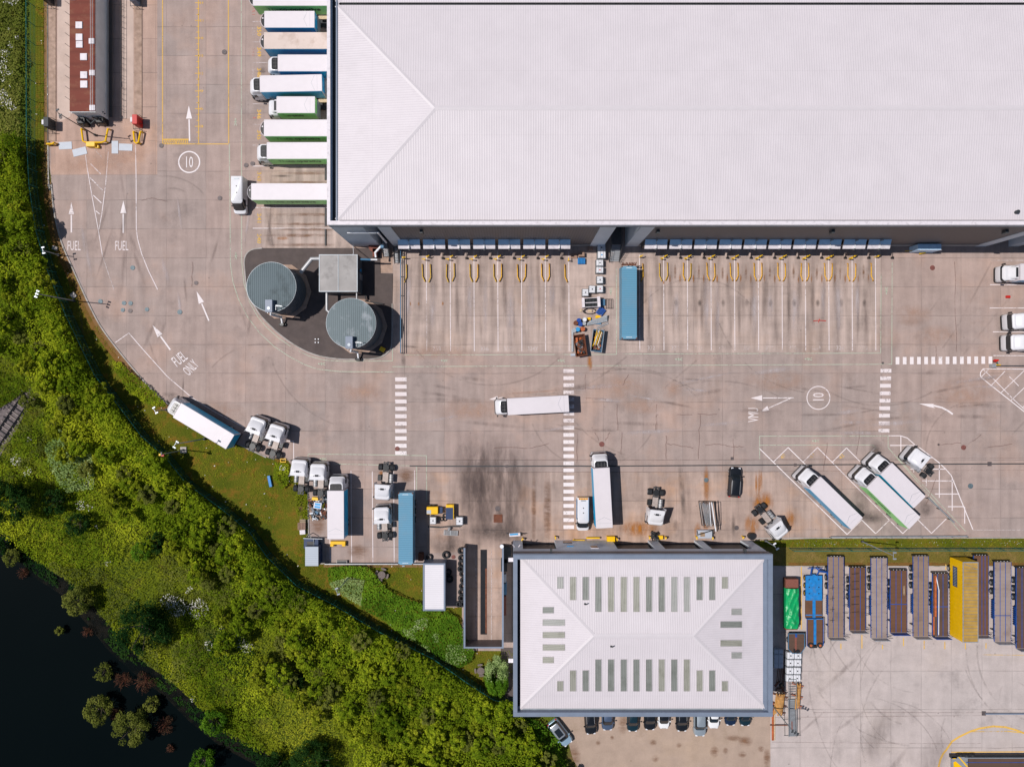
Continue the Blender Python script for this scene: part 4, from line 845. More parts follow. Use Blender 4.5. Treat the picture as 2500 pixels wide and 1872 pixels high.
for nm, pts, r, l in (('a', [PV(734, 666, 2.5), PV(761, 632, 2.9), PV(781, 632, 2.9)], .32, 'fat silver pipe bending from the left tank to the plant building'), ('b', [PV(798, 714, 2.6), PV(798, 757, 2.6), PV(806, 764, 2.6)], .22, 'silver pipe running from the plant building down to the right tank'), ('c', [PV(871, 714, 2.6), PV(871, 730, 2.6)], .12, 'short silver pipe right of the plant building corner'), ('d', [PV(892, 720, .5), PV(892, 735, .5), PV(935, 742, .5)], .08, 'thin dark pipe beside the right tank')):
    b = MB(); b.tube([tuple(p) for p in pts], r, n=12); tag(b.build('duct_pipe', 'alu' if nm != 'd' else 'gutter', None, True), l, 'pipe')
b = MB(); b.cbox(-.4, -.35, 0, .4, .35, .3, .03); o = tag(b.build('yellow_crate', 'yellow'), 'small yellow crate in the shadow below the right tank', 'crate'); o.location = (*P(934, 853), .1); o.rotation_euler.z = R(-30)
for i, (x, y) in enumerate(((770.5, 828), (778, 828), (770.5, 836), (778, 836))): b = MB(); b.cyl((0, 0), .1, 0, .12, n=8); tag(b.build('ground_stud', 'lampwhite'), 'white stud of a square of four on the dark asphalt left of the right tank', 'stud', 'four white studs').location = (*P(x, y), .1)
# rail fence east of the island
t = thing('handrail_fence', 'long thin pipe rail fence between the tank island and the first dock bay', 'rail', (*P(983, 740), 0))
b = MB()
for x, mt in ((980, 'pipeblue'), (985, 'chassis')):
    X, y0 = P(x, 862); _, y1 = P(x, 612); b.tube([(X, y0, .9), (X, y1, .9)], .07, mt)
for y in (618, 676, 722, 800, 862): X, yy = P(980, y); b.tube([(X, yy, 0), (X, yy, .9)], .06, 'chassis')
o = b.build('rail', None, t); o.location = -Vector(t.location)
# ---- vehicle wash bay with open top
wb = thing('wash_bay', 'roofless walled wash bay with a long dark inspection pit', 'wash bay', (*P(1180, 1470), 0)); L0 = -Vector(wb.location)
hW = 3.2
x0, y1 = P(1135.5, 1337, hW); x1, y0 = P(1226, 1578, hW)
b = MB(); b.box(x0 - .2, y0, 0, x0, y1, hW, 'darkpanel'); b.box(x1, y0, 0, x1 + .2, y1, hW, 'darkpanel'); b.box(x0 - .2, y0 - .2, 0, x1 + .2, y0 - .002, hW, 'darkpanel'); b.build('wall', None, wb).location = L0
b = MB(); b.box(x0 - .24, y0, hW + .002, x0 + .04, y1, hW + .06); b.box(x1 - .04, y0, hW + .002, x1 + .24, y1, hW + .06); b.box(x0 - .24, y0 - .24, hW + .002, x1 + .24, y0 - .003, hW + .06); b.build('wall_cap', 'slate', wb).location = L0
b = MB(); b.flat([(x0, y0), (x1, y0), (x1, y1), (x0, y1)], .02, 'apron2'); b.build('floor', None, wb).location = L0
px0, py1 = P(1173, 1341); px1, py0 = P(1189, 1548)
b = MB(); b.flat([(px0, py0), (px1, py0), (px1, py1), (px0, py1)], .03, 'black'); b.build('pit', None, wb).location = L0
b = MB(); b.box(px1 - .28, py0 + .2, .035, px1 - .02, py1 - 3, .06, 'rustbrown'); b.box(*P(1161.3, 1565), .021, *P(1162.7, 1343), .06, 'paintfaint'); b.box(*P(1199.3, 1565), .021, *P(1200.7, 1343), .06, 'paintfaint'); b.build('pit_edge', None, wb).location = L0
b = MB(); b.cyl(P(1225, 1333, 3.4), .3, 3.2, 3.6, 'lampwhite', 12); b.build('corner_lamp', None, wb).location = L0
# ---- sheds
box_building('storage_shed', 'long white roofed shed with blue grey edge left of the wash bay', 'shed', 1032.6, 1374.5, 1087, 1490.6, 2.9, 'slate', 'shedwhite', 0, .25)
box_building('storage_container', 'small light grey ribbed storage container at the grass corner', 'container', 745, 1334, 777, 1381, 2.6, 'navy', 'shedroof')
t = thing('compactor', 'dark navy steel compactor frame behind the small grey container', 'compactor', (*P(764, 1324), 0))
b = MB(); b.cbox(-1.1, -.7, 0, 1.2, .9, 1.3, .05); b.build('hopper', 'navy', t); b = MB(); b.box(-.6, -.35, 1.31, .4, .45, 1.36, 'chassis'); b.build('tray', None, t)
b = MB(); b.tube([(-1.1, 1.0, 1.6), (1.9, .9, 1.6)], .06); b.tube([(-1.0, 1.0, 0), (-.4, 1.6, .8), (.1, 1.1, 1.6)], .06); b.tube([(.5, -.6, 1.2), (.5, 1.0, 1.5)], .06); b.build('arm', 'steel', t, True)
b = MB(); X, yy = P(0, 1374); b.box(P(795, 0)[0], yy - .08, 0, P(1034, 0)[0], yy + .05, .7, 'steel'); b.box(P(795, 0)[0], yy + .055, .0, P(1034, 0)[0], yy + .11, .5, 'chassis'); tag(b.build('low_wall'), 'low grey rail wall along the bottom of the south west lorry bays', 'wall')
b = MB(); b.cbox(-.85, -.28, 0, .85, .28, .5, .04, 'concrete_block'); b.box(-.75, -.18, .3, .75, .18, .52, 'gutter'); tag(b.build('planter'), 'dark grating box on the low rail wall below the white lorry', 'box').location = (*P(836, 1370), 0)
# ================================================================== vehicles
def rr(x0, x1, hw, rf, rb, z, n=4, pinch=0):
    """rounded rectangle ring, x forward; rf/rb corner radius front/back"""
    pts = []
    for (cx, cy, r, a0) in ((x1 - rf, hw - rf, rf, 0), (x0 + rb, hw - rb, rb, 90), (x0 + rb, -hw + rb, rb, 180), (x1 - rf, -hw + rf, rf, 270)):
        for i in range(n + 1):
            a = R(a0 + 90 * i / n); pts.append((cx + r * math.cos(a), cy + r * math.sin(a), z))
    return pts
def wheel(parent, x, y0, y1, r, name='wheel'):
    b = MB(); b.axcyl(x, y0, y1, r, r, 'rubber', 18); yo = y1 if abs(y1) > abs(y0) else y0
    s_ = 1 if yo > 0 else -1; b.axcyl(x, yo - s_ * .02, yo + s_ * .015, r, r * .55, 'alu', 12)
    return b.build(name, None, parent, True)
def cab_body(parent, x0, L=2.1, roofz=3.0, paint='cabwhite'):
    x1 = x0 + L; b = MB()
    b.loft([rr(x0, x1 - .06, 1.22, .35, .08, .45), rr(x0, x1, 1.25, .38, .08, .8), rr(x0, x1, 1.25, .40, .08, 1.75), rr(x0, x1 - .04, 1.235, .42, .08, 1.95), rr(x0, x1 - .24, 1.19, .40, .12, roofz - .15), rr(x0 + .05, x1 - .42, 1.08, .38, .12, roofz)])
    c = b.build('cab', paint, parent, True)
    g = [rr(x0, x1 - .025, 1.247, .42, .08, 1.93), rr(x0, x1 - .195, 1.202, .40, .12, roofz - .27)]
    fr = x1 - .75
    b = MB(); b.loft(g, cap=False, bottom=False, filt=lambda q: min(p[0] for p in q) > x1 - .95); b.build('windscreen', 'glass', c)
    for s_ in (1, -1):
        b = MB(); b.add([(x0 + .75, s_ * 1.252, 1.85), (x1 - .55, s_ * 1.257, 1.85), (x1 - .75, s_ * 1.195, 2.7), (x0 + .80, s_ * 1.195, 2.7)], [(0, 1, 2, 3)]); b.build('side_window', 'glass', c)
        b = MB(); b.cbox(x1 - .55, s_ * 1.30 - (.0 if s_ > 0 else .24), 1.7, x1 - .38, s_ * 1.30 + (.24 if s_ > 0 else 0), 2.5, .03); b.tube([(x1 - .6, s_ * 1.2, 2.5), (x1 - .46, s_ * 1.42, 2.5)], .03); b.build('mirror', 'trim', c)
        b = MB(); b.cbox(x1 - .18, s_ * .95 - .2, .75, x1 + .02, s_ * .95 + .2, .98, .04); b.build('headlight', 'alu', c)
    b = MB(); b.loft([rr(x0 + 1.3, x1 + .00, 1.255, .38, .1, .35), rr(x0 + 1.3, x1 + .01, 1.255, .39, .1, .72)]); b.build('bumper', 'trim', c, True)
    return c
def deflector(parent, x0, x1, z0, z1, hw=1.15):
    """roof fairing in front of a tall box, open at the back with a dark hollow"""
    b = MB(); b.loft([rr(x0, x1, hw, .45, .03, z0), rr(x0, x1 - .25, hw - .05, .45, .03, z0 + (z1 - z0) * .5), rr(x0, x1 - .62, hw - .08, .42, .03, z1 - .04), rr(x0 + .02, x1 - .68, hw - .13, .38, .03, z1)], cap=True)
    f = b.build('roof_fairing', 'cabwhite', parent, True)
    b = MB(); b.loft([rr(x0 + .0, x1 - .84, hw - .22, .34, .02, z1 + .006), rr(x0 + .0, x1 - .86, hw - .23, .34, .02, z1 + .02)]); b.build('fairing_hollow', 'black', f)
    b = MB()
    for k in range(3): b.box(x0 + .12, -.6 + .5 * k, z1 + .02, x1 - 1.05, -.52 + .5 * k, z1 + .06)
    b.box(x0 + .3, -.75, z1 + .021, x0 + .36, .75, z1 + .05); b.build('fairing_brace', 'chassis', f)
def cargo(parent, L, Hh, fl, col, text, stained=False, W=1.29, seam=True, lift=False):
    """box from x=-L/2 to L/2"""
    a = L / 2; b = MB(); b.cbox(-a, -W, fl, a, W, Hh, .05); body = b.build('cargo_box', 'whitestain' if stained else 'white', parent)
    for s_ in (1, -1):
        if col:
            b = MB(); b.box(-a + .12, s_ * (W + .003), fl + .12, a - .12, s_ * (W + .015), Hh - .10); sp = b.build('side_panel', col, body)
            tm = Matrix.Translation((0, s_ * (W + .022), 0)) @ (Matrix.Rotation(math.pi, 4, 'Z') if s_ > 0 else Matrix.Identity(4)) @ Matrix.Rotation(math.pi / 2, 4, 'X')
            if text == 'coop':
                zc = (fl + Hh) / 2 + .25; h = .95; wt = 1.6 * L / 13; wc = 5.4 * L / 13
                b = MB(); vs, fs, w0, h0 = text_geo('The', 1, .0); b.add(vs, fs, 'letterpale', tm @ Matrix.Translation((-a * .64, zc, 0)) @ Matrix.Diagonal((wt / w0, h / h0, 1, 1)))
                vs, fs, w0, h0 = text_geo('co-operative', 1, .035); b.add(vs, fs, 'letter', tm @ Matrix.Translation((-a * .10, zc - .1, 0)) @ Matrix.Diagonal((wc / w0, h * 1.15 / h0, 1, 1)))
                b.build('lettering', None, sp)
            if text == 'logo':
                x = (a - 1.6) * (1 if s_ > 0 else -1)
                b = MB()
                for q, (t_, dz) in enumerate((('co', .45), ('op', -.45))): vs, fs, w0, h0 = text_geo(t_, 1, .03); b.add(vs, fs, 'logo', tm @ Matrix.Translation((x, (fl + Hh) / 2 + dz, 0)) @ Matrix.Diagonal((1.7 / w0, .8 / h0, 1, 1)))
                b.build('logo', None, sp)
    if col:
        b = MB(); b.box(-a - .013, -W + .10, fl + .12, -a - .003, W - .10, Hh - .10); b.build('rear_panel', col, body)
    if seam:
        b = MB(); z = Hh + .004; x = -a + 1.15
        b.ribbon([(x, W - .15), (x + .52, 0), (x, -W + .15)], .035, z); b.ribbon([(-a + .75, W - .1), (-a + .75, -W + .1)], .02, z); b.build('roof_seam', 'lamp', body)
        b = MB()
        for x in (a - .15,):
            for y in (W - .18, -W + .18): b.cyl((x, y), .04, Hh, Hh + .03, n=6)
        b.build('roof_rivet', 'lamp', body)
    b = MB(); b.box(-a + .2, -.45, .75, a - .2, .45, fl - .003); b.box(-a - .02, -W + .05, .45, -a + .15, W - .05, .62); b.build('chassis', 'chassis', parent)
    if col and L > 9: b = MB(); [b.box(-a + 4.6, s_ * (W - .12), .45, a - 4.2, s_ * (W - .04), 1.05) for s_ in (1, -1)]; b.build('side_guard', 'chassis', parent)
    if lift: b = MB(); b.cbox(-a - .14, -W + .02, .9, -a - .02, W - .02, 2.6, .03); b.build('tail_lift', 'lamp', parent)
    return body
M['whitestain'] = mat('stained_white_roof', (.58, .47, .42), .5, var=.06, scale=.45, dirt=(.30, .20, .14), dirt_amt=.9)
def span(front, rear, h):
    f = Vector(P(*front, h)); r = Vector(P(*rear, h)); c = (f + r) / 2; d = f - r; return c, d.length, math.atan2(d.y, d.x)
def lorry(label, front, rear, col, text, cab=True, group=None, h=4.05, fl=1.2, stained=False, fridge=False, lift=False, cablen=2.0, cat='lorry', name='box_lorry', low=False, extra=0.0):
    c, L, a = span(front, rear, h); L += extra; c = c - Vector((math.cos(a), math.sin(a))) * extra / 2
    t = thing(name, label, cat, (c.x, c.y, 0), a, group)
    cargo(t, L, h, fl, col, text, stained, lift=lift); k = L / 2
    if fridge:
        b = MB(); n = 12; ring = lambda z, e: [(k + .01, -1.12, z)] + [(k + .01 + (.62 - e) * math.sin(math.pi * i / n) ** .7, -1.12 + 2.24 * i / n, z) for i in range(1, n)] + [(k + .01, 1.12, z)]
        b.loft([ring(1.9, .1), ring(2.2, 0), ring(h - .45, 0), ring(h - .30, .12)]); f = b.build('fridge_unit', 'trim', t, True)
        b = MB(); b.tube([(k + .02 + (.66) * math.sin(math.pi * i / n) ** .7, -1.12 + 2.24 * i / n, h - .28) for i in range(n + 1)], .035); b.build('fridge_rim', 'cap', f, True)
        b = MB(); b.cyl((k + .3, -.3 if rnd.random() < 2 else .3), .12, h - .32, h - .26, n=8); b.build('fridge_vent', 'cap', f)
        b = MB()
        for s_ in (1, -1): b.cbox(k - 2.6, s_ * .85 - .09, .0, k - 2.4, s_ * .85 + .09, fl, .02)
        b.build('landing_leg', 'chassis', t)
    for s_ in (1, -1):
        for x in ((-k + 1.6, -k + 2.9, -k + 4.2) if L > 11 else (-k + 2.0,)): wheel(t, x, s_ * .80, s_ * 1.24, .5)
    if cab:
        x0 = k + .12; cab_body(t, x0, cablen, 2.9 if not low else 2.6)
        if not low: deflector(t, x0 - .02, x0 + 1.75, 2.88, h - .25)
        else:
            b = MB(); b.loft([rr(x0, x0 + 1.1, 1.0, .5, .05, 2.6), rr(x0, x0 + .5, .95, .4, .05, 3.3)]); b.build('roof_fairing', 'cabwhite', t, True); b = MB(); b.cbox(x0 + .05, -.75, 3.31, x0 + .4, .75, 3.34, .01); b.build('fairing_hollow', 'trim', t)
        for s_ in (1, -1): wheel(t, x0 + cablen - 1.15, s_ * .88, s_ * 1.25, .5); b = MB(); b.axcyl(0, 0, .1, 0, .3)
        b = MB(); b.tube([(x0 - .6, -.9, .9), (x0 - 2.0, -.9, .9)], .33, n=10); b.build('fuel_tank', 'alu', t, True)
    return t
GD = 'lorries and trailers reversed up to the western docks'
lorry('green sided semi-trailer cut off by the top edge of the photo', (617, -6), (862, -6), 'green', 'coop', False, GD, fridge=True, cat='trailer', name='semi_trailer')
lorry('short blue sided trailer standing clear of the dock so its rear shows', (645, 47.5), (768, 47.5), 'blue', 'logo', False, GD, fridge=True, lift=True, cat='trailer', name='semi_trailer')
lorry('blue sided semi-trailer with a brown stained roof', (644, 99.5), (846, 99.5), 'blue', 'logo', False, GD, fridge=True, stained=True, cat='trailer', name='semi_trailer')
lorry('blue sided box lorry docked between the stained roof trailer and the further forward lorry', (678, 154), (796, 154), 'blue', 'logo', True, GD, extra=2.0, cablen=1.8)
lorry('blue sided box lorry standing furthest forward from the dock with slightly skewed box', (634, 205), (786, 202), 'blue', 'logo', True, GD, lift=True, cablen=1.95)
lorry('short green sided box lorry with small rounded cab', (675, 256), (769, 256), 'green', 'coop', True, GD, h=3.7, fl=1.05, lift=True, cablen=1.7, low=True)
lorry('green sided semi-trailer without cab next to the short green lorry', (644, 312.5), (846, 312.5), 'green', 'coop', False, GD, fridge=True, cat='trailer', name='semi_trailer')
lorry('green sided lorry with white cab and black windscreen at the western docks', (651, 368), (846, 367.5), 'green', 'coop', True, GD, cablen=2.0)
lorry('green sided semi-trailer with the white van parked across its nose', (613, 468), (846, 468), 'green', 'coop', False, GD, fridge=True, cat='trailer', name='semi_trailer')
lorry('white box lorry driving left across the yard between the zebra crossings', (1238.5, 993), (1389, 985), None, None, True, lift=True, cablen=1.95)
lorry('blue sided box lorry parked slanting along the western grass edge', (432, 1001), (562, 1079), 'blue', 'logo', True, cablen=2.0)
lorry('blue sided lorry with white cab beside the heap of scrap in the south west bays', (819, 1197.5), (819.5, 1316), 'blue', 'logo', True, cablen=2.1)
lorry('long blue striped lorry facing up next to the white van with chevrons', (1468, 1142), (1476, 1289), 'blue', None, True, cablen=2.1)
GP = 'lorries parked in the slanted bays'
lorry('blue sided lorry parked alone in the left part of the slanted bays', (1990, 1178), (2093, 1278), 'blue', None, True, GP, cablen=2.1)
lorry('green sided lorry parked tight below a blue one in the slanted bays', (2130, 1176), (2234, 1277), 'green', 'coop', True, GP, cablen=2.1)
lorry('dark blue sided lorry parked above the green sided one in the slanted bays', (2164, 1144), (2246, 1226), 'blue', 'logo', True, GP, cablen=2.1)

# ---- tractor units
def tractor_proto(flare=True):
    t = thing('tractor_unit', 'x', 'tractor unit')
    b = MB(); b.box(-.9, -.45, .75, 4.4, -.30, 1.0); b.box(-.9, .30, .75, 4.4, .45, 1.0)
    for x in (-.85, .5, 1.6, 2.4): b.box(x, -.30, .78, x + .15, .30, .96)
    b.build('chassis', 'chassis', t)
    b = MB(); b.box(.75, -.44, 1.005, 2.4, .44, 1.03); b.build('deck_plate', 'floorplate', t)
    b = MB(); b.cyl((0, 0), .48, 1.02, 1.14, n=14); b.box(-.7, -.12, 1.0, -.2, .12, 1.12); b.build('coupling', 'trim', t)
    c = cab_body(t, 2.75, 2.25, 3.1)
    b = MB()      # roof fairing widening to the rear with side wings
    b.loft([rr(2.35, 4.35, 1.18, .6, .03, 3.08), rr(2.35, 4.0, 1.16, .6, .03, 3.35), rr(2.38, 3.3, 1.12, .5, .03, 3.62)]); f = b.build('roof_fairing', 'cabwhite', t, True)
    for s_ in (1, -1): b = MB(); b.add([(2.78, s_ * 1.2, .9), (2.3, s_ * 1.36, .9), (2.15, s_ * 1.36, 3.45), (2.8, s_ * 1.15, 3.6), (2.78, s_ * 1.17, .9), (2.3, s_ * 1.33, .9), (2.15, s_ * 1.33, 3.45), (2.8, s_ * 1.12, 3.6)], [(0, 1, 2, 3), (7, 6, 5, 4), (0, 1, 5, 4), (1, 2, 6, 5), (2, 3, 7, 6), (3, 0, 4, 7)]); b.build('side_fairing', 'cabwhite', t)
    b = MB(); b.cbox(2.9, -.28, 3.625, 3.2, .28, 3.66, .02); b.build('roof_hatch', 'glass', f)
    b = MB(); b.tube([(2.95, -.5, 3.66), (3.05, -.5, 3.72), (3.05, .5, 3.72), (2.95, .5, 3.66)], .03); b.build('roof_bar', 'trim', f)
    for s_ in (1, -1):
        wheel(t, 0, s_ * .58, s_ * 1.26, .52, 'rear_wheel'); wheel(t, 3.85, s_ * .9, s_ * 1.25, .5)
    b = MB(); b.tube([(1.0, .88, .85), (2.3, .88, .85)], .34, n=12)
    b.build('fuel_tank', 'alu', t, True); b = MB()
    for x in (1.15, 1.6, 2.05): b.tube([(x, .88, .85), (x + .06, .88, .85)], .36, n=12)
    b.build('tank_strap', 'trim', t, True)
    b = MB(); b.cbox(1.2, -1.2, .5, 2.1, -.6, 1.15, .05); b.tube([(2.3, -.5, 1.1), (2.5, 0, 2.0), (2.3, .4, 1.2)], .05); b.build('battery_box', 'trim', t)
    return t
M['floorplate'] = mat('deck_floor_plate', (.38, .32, .29), .6, .2, var=.2, scale=3)
TP = tractor_proto(); used = set()
GT = 'white tractor units without trailers'
def tractor(cab, wheels, label):
    w = Vector(P(*wheels, .9)); c = Vector(P(*cab, 3.2)); d = c - w; return place(TP, used, (w.x, w.y, 0), math.atan2(d.y, d.x), label, GT)
tractor((626, 1035), (617.5, 1089), 'white tractor unit nearest the rear of the slanting blue lorry at the grass')
tractor((673, 1053), (666.5, 1107), 'white tractor unit beside the small orange frame at the grass edge')
tractor((729, 1139), (735, 1193), 'white tractor unit with its rear wheels on the grass above the brick crates')
tractor((775, 1149), (783, 1203), 'white tractor unit standing just above the scrap heap and the yellow box')
tractor((933, 1203), (943, 1141), 'white tractor unit facing down, its wheels towards the road, above its twin')
tractor((931, 1251), (940, 1307), 'white tractor unit facing up next to the long blue container')
tractor((1602.5, 1266), (1601.5, 1202), 'white tractor unit facing down in front of the middle workshop door')
tractor((1899.5, 1291), (1855, 1244), 'white tractor unit standing askew on the rust stained concrete near the workshop corner')
tractor((2235, 1112), (2266, 1150), 'white tractor unit parked on the hatched area right of the slanted bays')
tractor((2462, 785), (2525, 783), 'upper of the two white tractor units cut off at the right edge')
tractor((2459, 836), (2522, 836), 'lower of the two white tractor units cut off at the right edge')
t = lorry('white and blue low fronted lorry cut by the right edge below the warehouse', (2492, 664), (2600, 664), 'blue', None, True, None, h=3.6, cablen=2.0, low=True)

# ---- cars and vans
def paintmat(n, c, metal=.3): 
    if n not in M: M[n] = mat(n, c, .22, metal, var=.03, spec=.6)
    return n
def car(label, px, py, heading, L, Wd, hh, paint, roofpaint=None, suv=False, group=None, rails=False, sunroof=False, name='parked_car', cat='car'):
    t = thing(name, label, cat, (*P(px, py, .8), 0), R(heading), group); a = L / 2; w = Wd / 2; bz = hh * .60
    b = MB(); b.loft([rr(-a + .08, a - .1, w - .06, .45, .3, .22), rr(-a, a - .02, w, .55, .38, .42), rr(-a + .02, a - .06, w, .6, .4, bz * .8), rr(-a + .10, a - .22, w - .09, .6, .4, bz), rr(-a + .18, a - .40, w - .18, .55, .4, bz + .03)])
    body = b.build('body', paint, t, True)
    xr = -a + (.28 if suv else .62); xf = a * .42; tr = hh
    gl = [rr(xr - .12, xf + .32, w - .15, .35, .25, bz + .0), rr(xr + (.12 if suv else .45), xf - .42, w - .29, .25, .2, tr - .05)]
    b = MB(); b.loft(gl); b.build('windows', 'glass', t, True)
    b = MB(); b.loft([rr(xr + (.10 if suv else .50), xf - .48, w - .28, .25, .2, tr - .06), rr(xr + (.2 if suv else .6), xf - .62, w - .36, .2, .2, tr)]); rf = b.build('roof', roofpaint or paint, t, True)
    if sunroof: b = MB(); b.cbox(xr + .9, -w + .5, tr + .002, xf - .75, w - .5, tr + .02, .02); b.build('sunroof', 'glass', rf)
    if rails:
        for s_ in (1, -1): b = MB(); b.tube([(xr + .35, s_ * (w - .33), tr), (xr + .5, s_ * (w - .33), tr + .07), (xf - .9, s_ * (w - .33), tr + .07), (xf - .75, s_ * (w - .33), tr)], .03); b.build('roof_rail', 'alu', rf, True)
    for s_ in (1, -1):
        for x in (-a + .85, a - .85): wheel(t, x, s_ * (w - .22), s_ * (w - .01), .33)
        b = MB(); b.cbox(xf - .22, s_ * (w + .08) - .12, bz - .02, xf - .02, s_ * (w + .08) + .12, bz + .16, .04); b.build('mirror', paint, t)
        b = MB(); b.cbox(a - .48, s_ * (w - .42) - .18, bz - .18, a - .12, s_ * (w - .42) + .16, bz - .03, .03); b.build('headlight', 'lampwhite', t)
        b = MB(); b.cbox(-a + .03, s_ * (w - .22) - .14, bz - .15, -a + .16, s_ * (w - .22) + .12, bz + .01, .02); b.build('tail_light', 'red', t)
    return t
paintmat('silver_car_paint', (.38, .41, .44), .5); paintmat('black_car_paint', (.012, .014, .018), .2); paintmat('slate_blue_car_paint', (.10, .14, .22), .4); paintmat('dark_green_blue_paint', (.012, .035, .05), .3)
paintmat('white_car_paint', (.75, .75, .76), 0); paintmat('pale_silver_paint', (.42, .48, .52), .5); paintmat('navy_car_paint', (.015, .03, .07), .3); paintmat('light_blue_silver', (.35, .50, .62), .4)
GC = 'cars parked behind the workshop'
car('black estate car with roof bars parked in the open yard above the steel frame rack', 1794, 1176.5, 86, 4.85, 1.95, 1.6, 'black_car_paint', suv=True, rails=True)
t = car('silver off-roader with dark sunroof parked askew at the grass edge', 1368, 1788, -52, 4.6, 1.95, 1.7, 'light_blue_silver', 'silver_car_paint', True, GC, sunroof=True)
car('black estate with silver roof rails, leftmost of the row behind the workshop', 1441, 1757, -86, 4.6, 1.85, 1.6, 'black_car_paint', suv=True, rails=True, group=GC)
car('slate blue hatchback second from the left behind the workshop', 1483, 1751, -89, 4.2, 1.8, 1.45, 'slate_blue_car_paint', group=GC)
car('dark teal estate car standing third from the left behind the workshop', 1545, 1753, -90, 4.3, 1.8, 1.5, 'dark_green_blue_paint', suv=True, group=GC)
car('black saloon with plain roof between the teal estate and the white car with black roof', 1587, 1748, -90, 4.5, 1.85, 1.45, 'black_car_paint', group=GC)
car('white small car with a black roof behind the workshop', 1621, 1748, -90, 4.0, 1.75, 1.5, 'white_car_paint', 'black_car_paint', True, GC)
car('black estate with silver roof rails right of the white car with the black roof', 1665, 1751, -90, 4.5, 1.85, 1.55, 'black_car_paint', suv=True, rails=True, group=GC)
t = car('silver grey people carrier sticking out furthest from under the workshop eave', 1708, 1759, -90, 4.8, 1.9, 1.9, 'pale_silver_paint', suv=True, group=GC, cat='van', name='people_carrier')
car('all white saloon car beside the silver people carrier', 1743, 1744, -90, 4.5, 1.75, 1.4, 'white_car_paint', group=GC)
car('dark blue car mostly hidden by the eave, second from the right of the row', 1784, 1741, -90, 4.0, 1.75, 1.4, 'navy_car_paint', group=GC)
car('dark blue black car, last on the right of the row behind the workshop', 1820, 1742, -90, 4.0, 1.75, 1.4, 'dark_green_blue_paint', group=GC)
def van(label, px, py, heading, L, Wd, hh, blue=False, chevron=False):
    t = thing('panel_van', label, 'van', (*P(px, py, 1.4), 0), R(heading)); a = L / 2; w = Wd / 2; n0 = a - 1.55
    b = MB(); b.loft([rr(-a, a - .05, w - .05, .45, .08, .25), rr(-a, a, w, .5, .1, .5), rr(-a, a - .05, w, .5, .1, 1.0), rr(-a, a - .55, w - .03, .5, .1, 1.18), rr(-a, n0 + .1, w - .10, .35, .12, hh - .12), rr(-a + .1, n0 - .15, w - .22, .3, .12, hh)]); body = b.build('body', 'cabwhite', t, True)
    b = MB(); b.add([(a - .62, -w + .28, 1.21), (a - .62, w - .28, 1.21), (n0 + .22, w - .30, hh - .26), (n0 + .22, -w + .30, hh - .26)], [(0, 1, 2, 3)])
    b.loft([rr(n0 - .6, a - .50, w - .02, .5, .05, 1.20), rr(n0 - .6, n0 + .2, w - .09, .35, .05, hh - .2)], cap=False, bottom=False, filt=lambda q: min(p[0] for p in q) > n0 + .05 or True)
    b.build('cab_glazing', 'glass', t, True)
    b = MB(); b.cyl((-a + 1.6, 0), .09, hh, hh + .05, n=8); b.cyl((a - 3.0, .0), .09, hh, hh + .05, n=8); b.build('roof_vent', 'trim', t)
    b = MB(); b.cbox(-a + .35, -w + .6, hh + .002, -a + .55, w - .6, hh + .04, .01); b.build('roof_light', 'lamp', t)
    for s_ in (1, -1):
        for x in (-a + 1.1, a - 1.0): wheel(t, x, s_ * (w - .24), s_ * (w - .01), .36)
        b = MB(); b.cbox(n0 + .25, s_ * (w + .12) - .12, 1.15, n0 + .42, s_ * (w + .12) + .12, 1.5, .04); b.build('mirror', 'trim', t)
        b = MB(); b.cbox(a - .42, s_ * (w - .35) - .16, .72, a - .06, s_ * (w - .35) + .16, 1.0, .04); b.build('headlight', 'lamp', t)
        if blue: b = MB(); b.box(-a + .3, s_ * (w + .003), .7, n0 - .3, s_ * (w + .012), 1.5); b.build('side_stripe', 'cyan', t)
    if chevron:
        b = MB(); n = 6; z0, z1 = .8, hh - .25
        b.box(-a - .02, -w + .15, z0, -a - .004, w - .15, z1, 'yellowclean')
        for k in range(n):
            zz_ = z0 + .05 + k * (z1 - z0 - .5) / n
            for s_ in (1, -1): b.add([(-a - .025, 0, zz_ + .35), (-a - .025, 0, zz_ + .48), (-a - .025, s_ * (w - .18), zz_ + .13), (-a - .025, s_ * (w - .18), zz_)], [(0, 1, 2, 3)], 'red')
        b.build('rear_chevrons', None, t)
        b = MB(); b.box(-a + .05, -w + .25, hh - .015, -a + .3, w - .25, hh + .012, 'yellowclean')
        for k in range(6): b.box(-a + .06, -w + .3 + .26 * k, hh + .013, -a + .28, -w + .42 + .26 * k, hh + .02, 'red')
        b.build('roof_marker', None, t)
    return t
van('white high roofed panel van parked across the nose of the lowest green trailer', 584, 478, -90, 5.6, 2.0, 2.6)
van('white panel van with red and yellow chevrons and blue sides right of the zebra crossing', 1423.5, 1255, -90, 5.35, 1.95, 2.0, True, True)

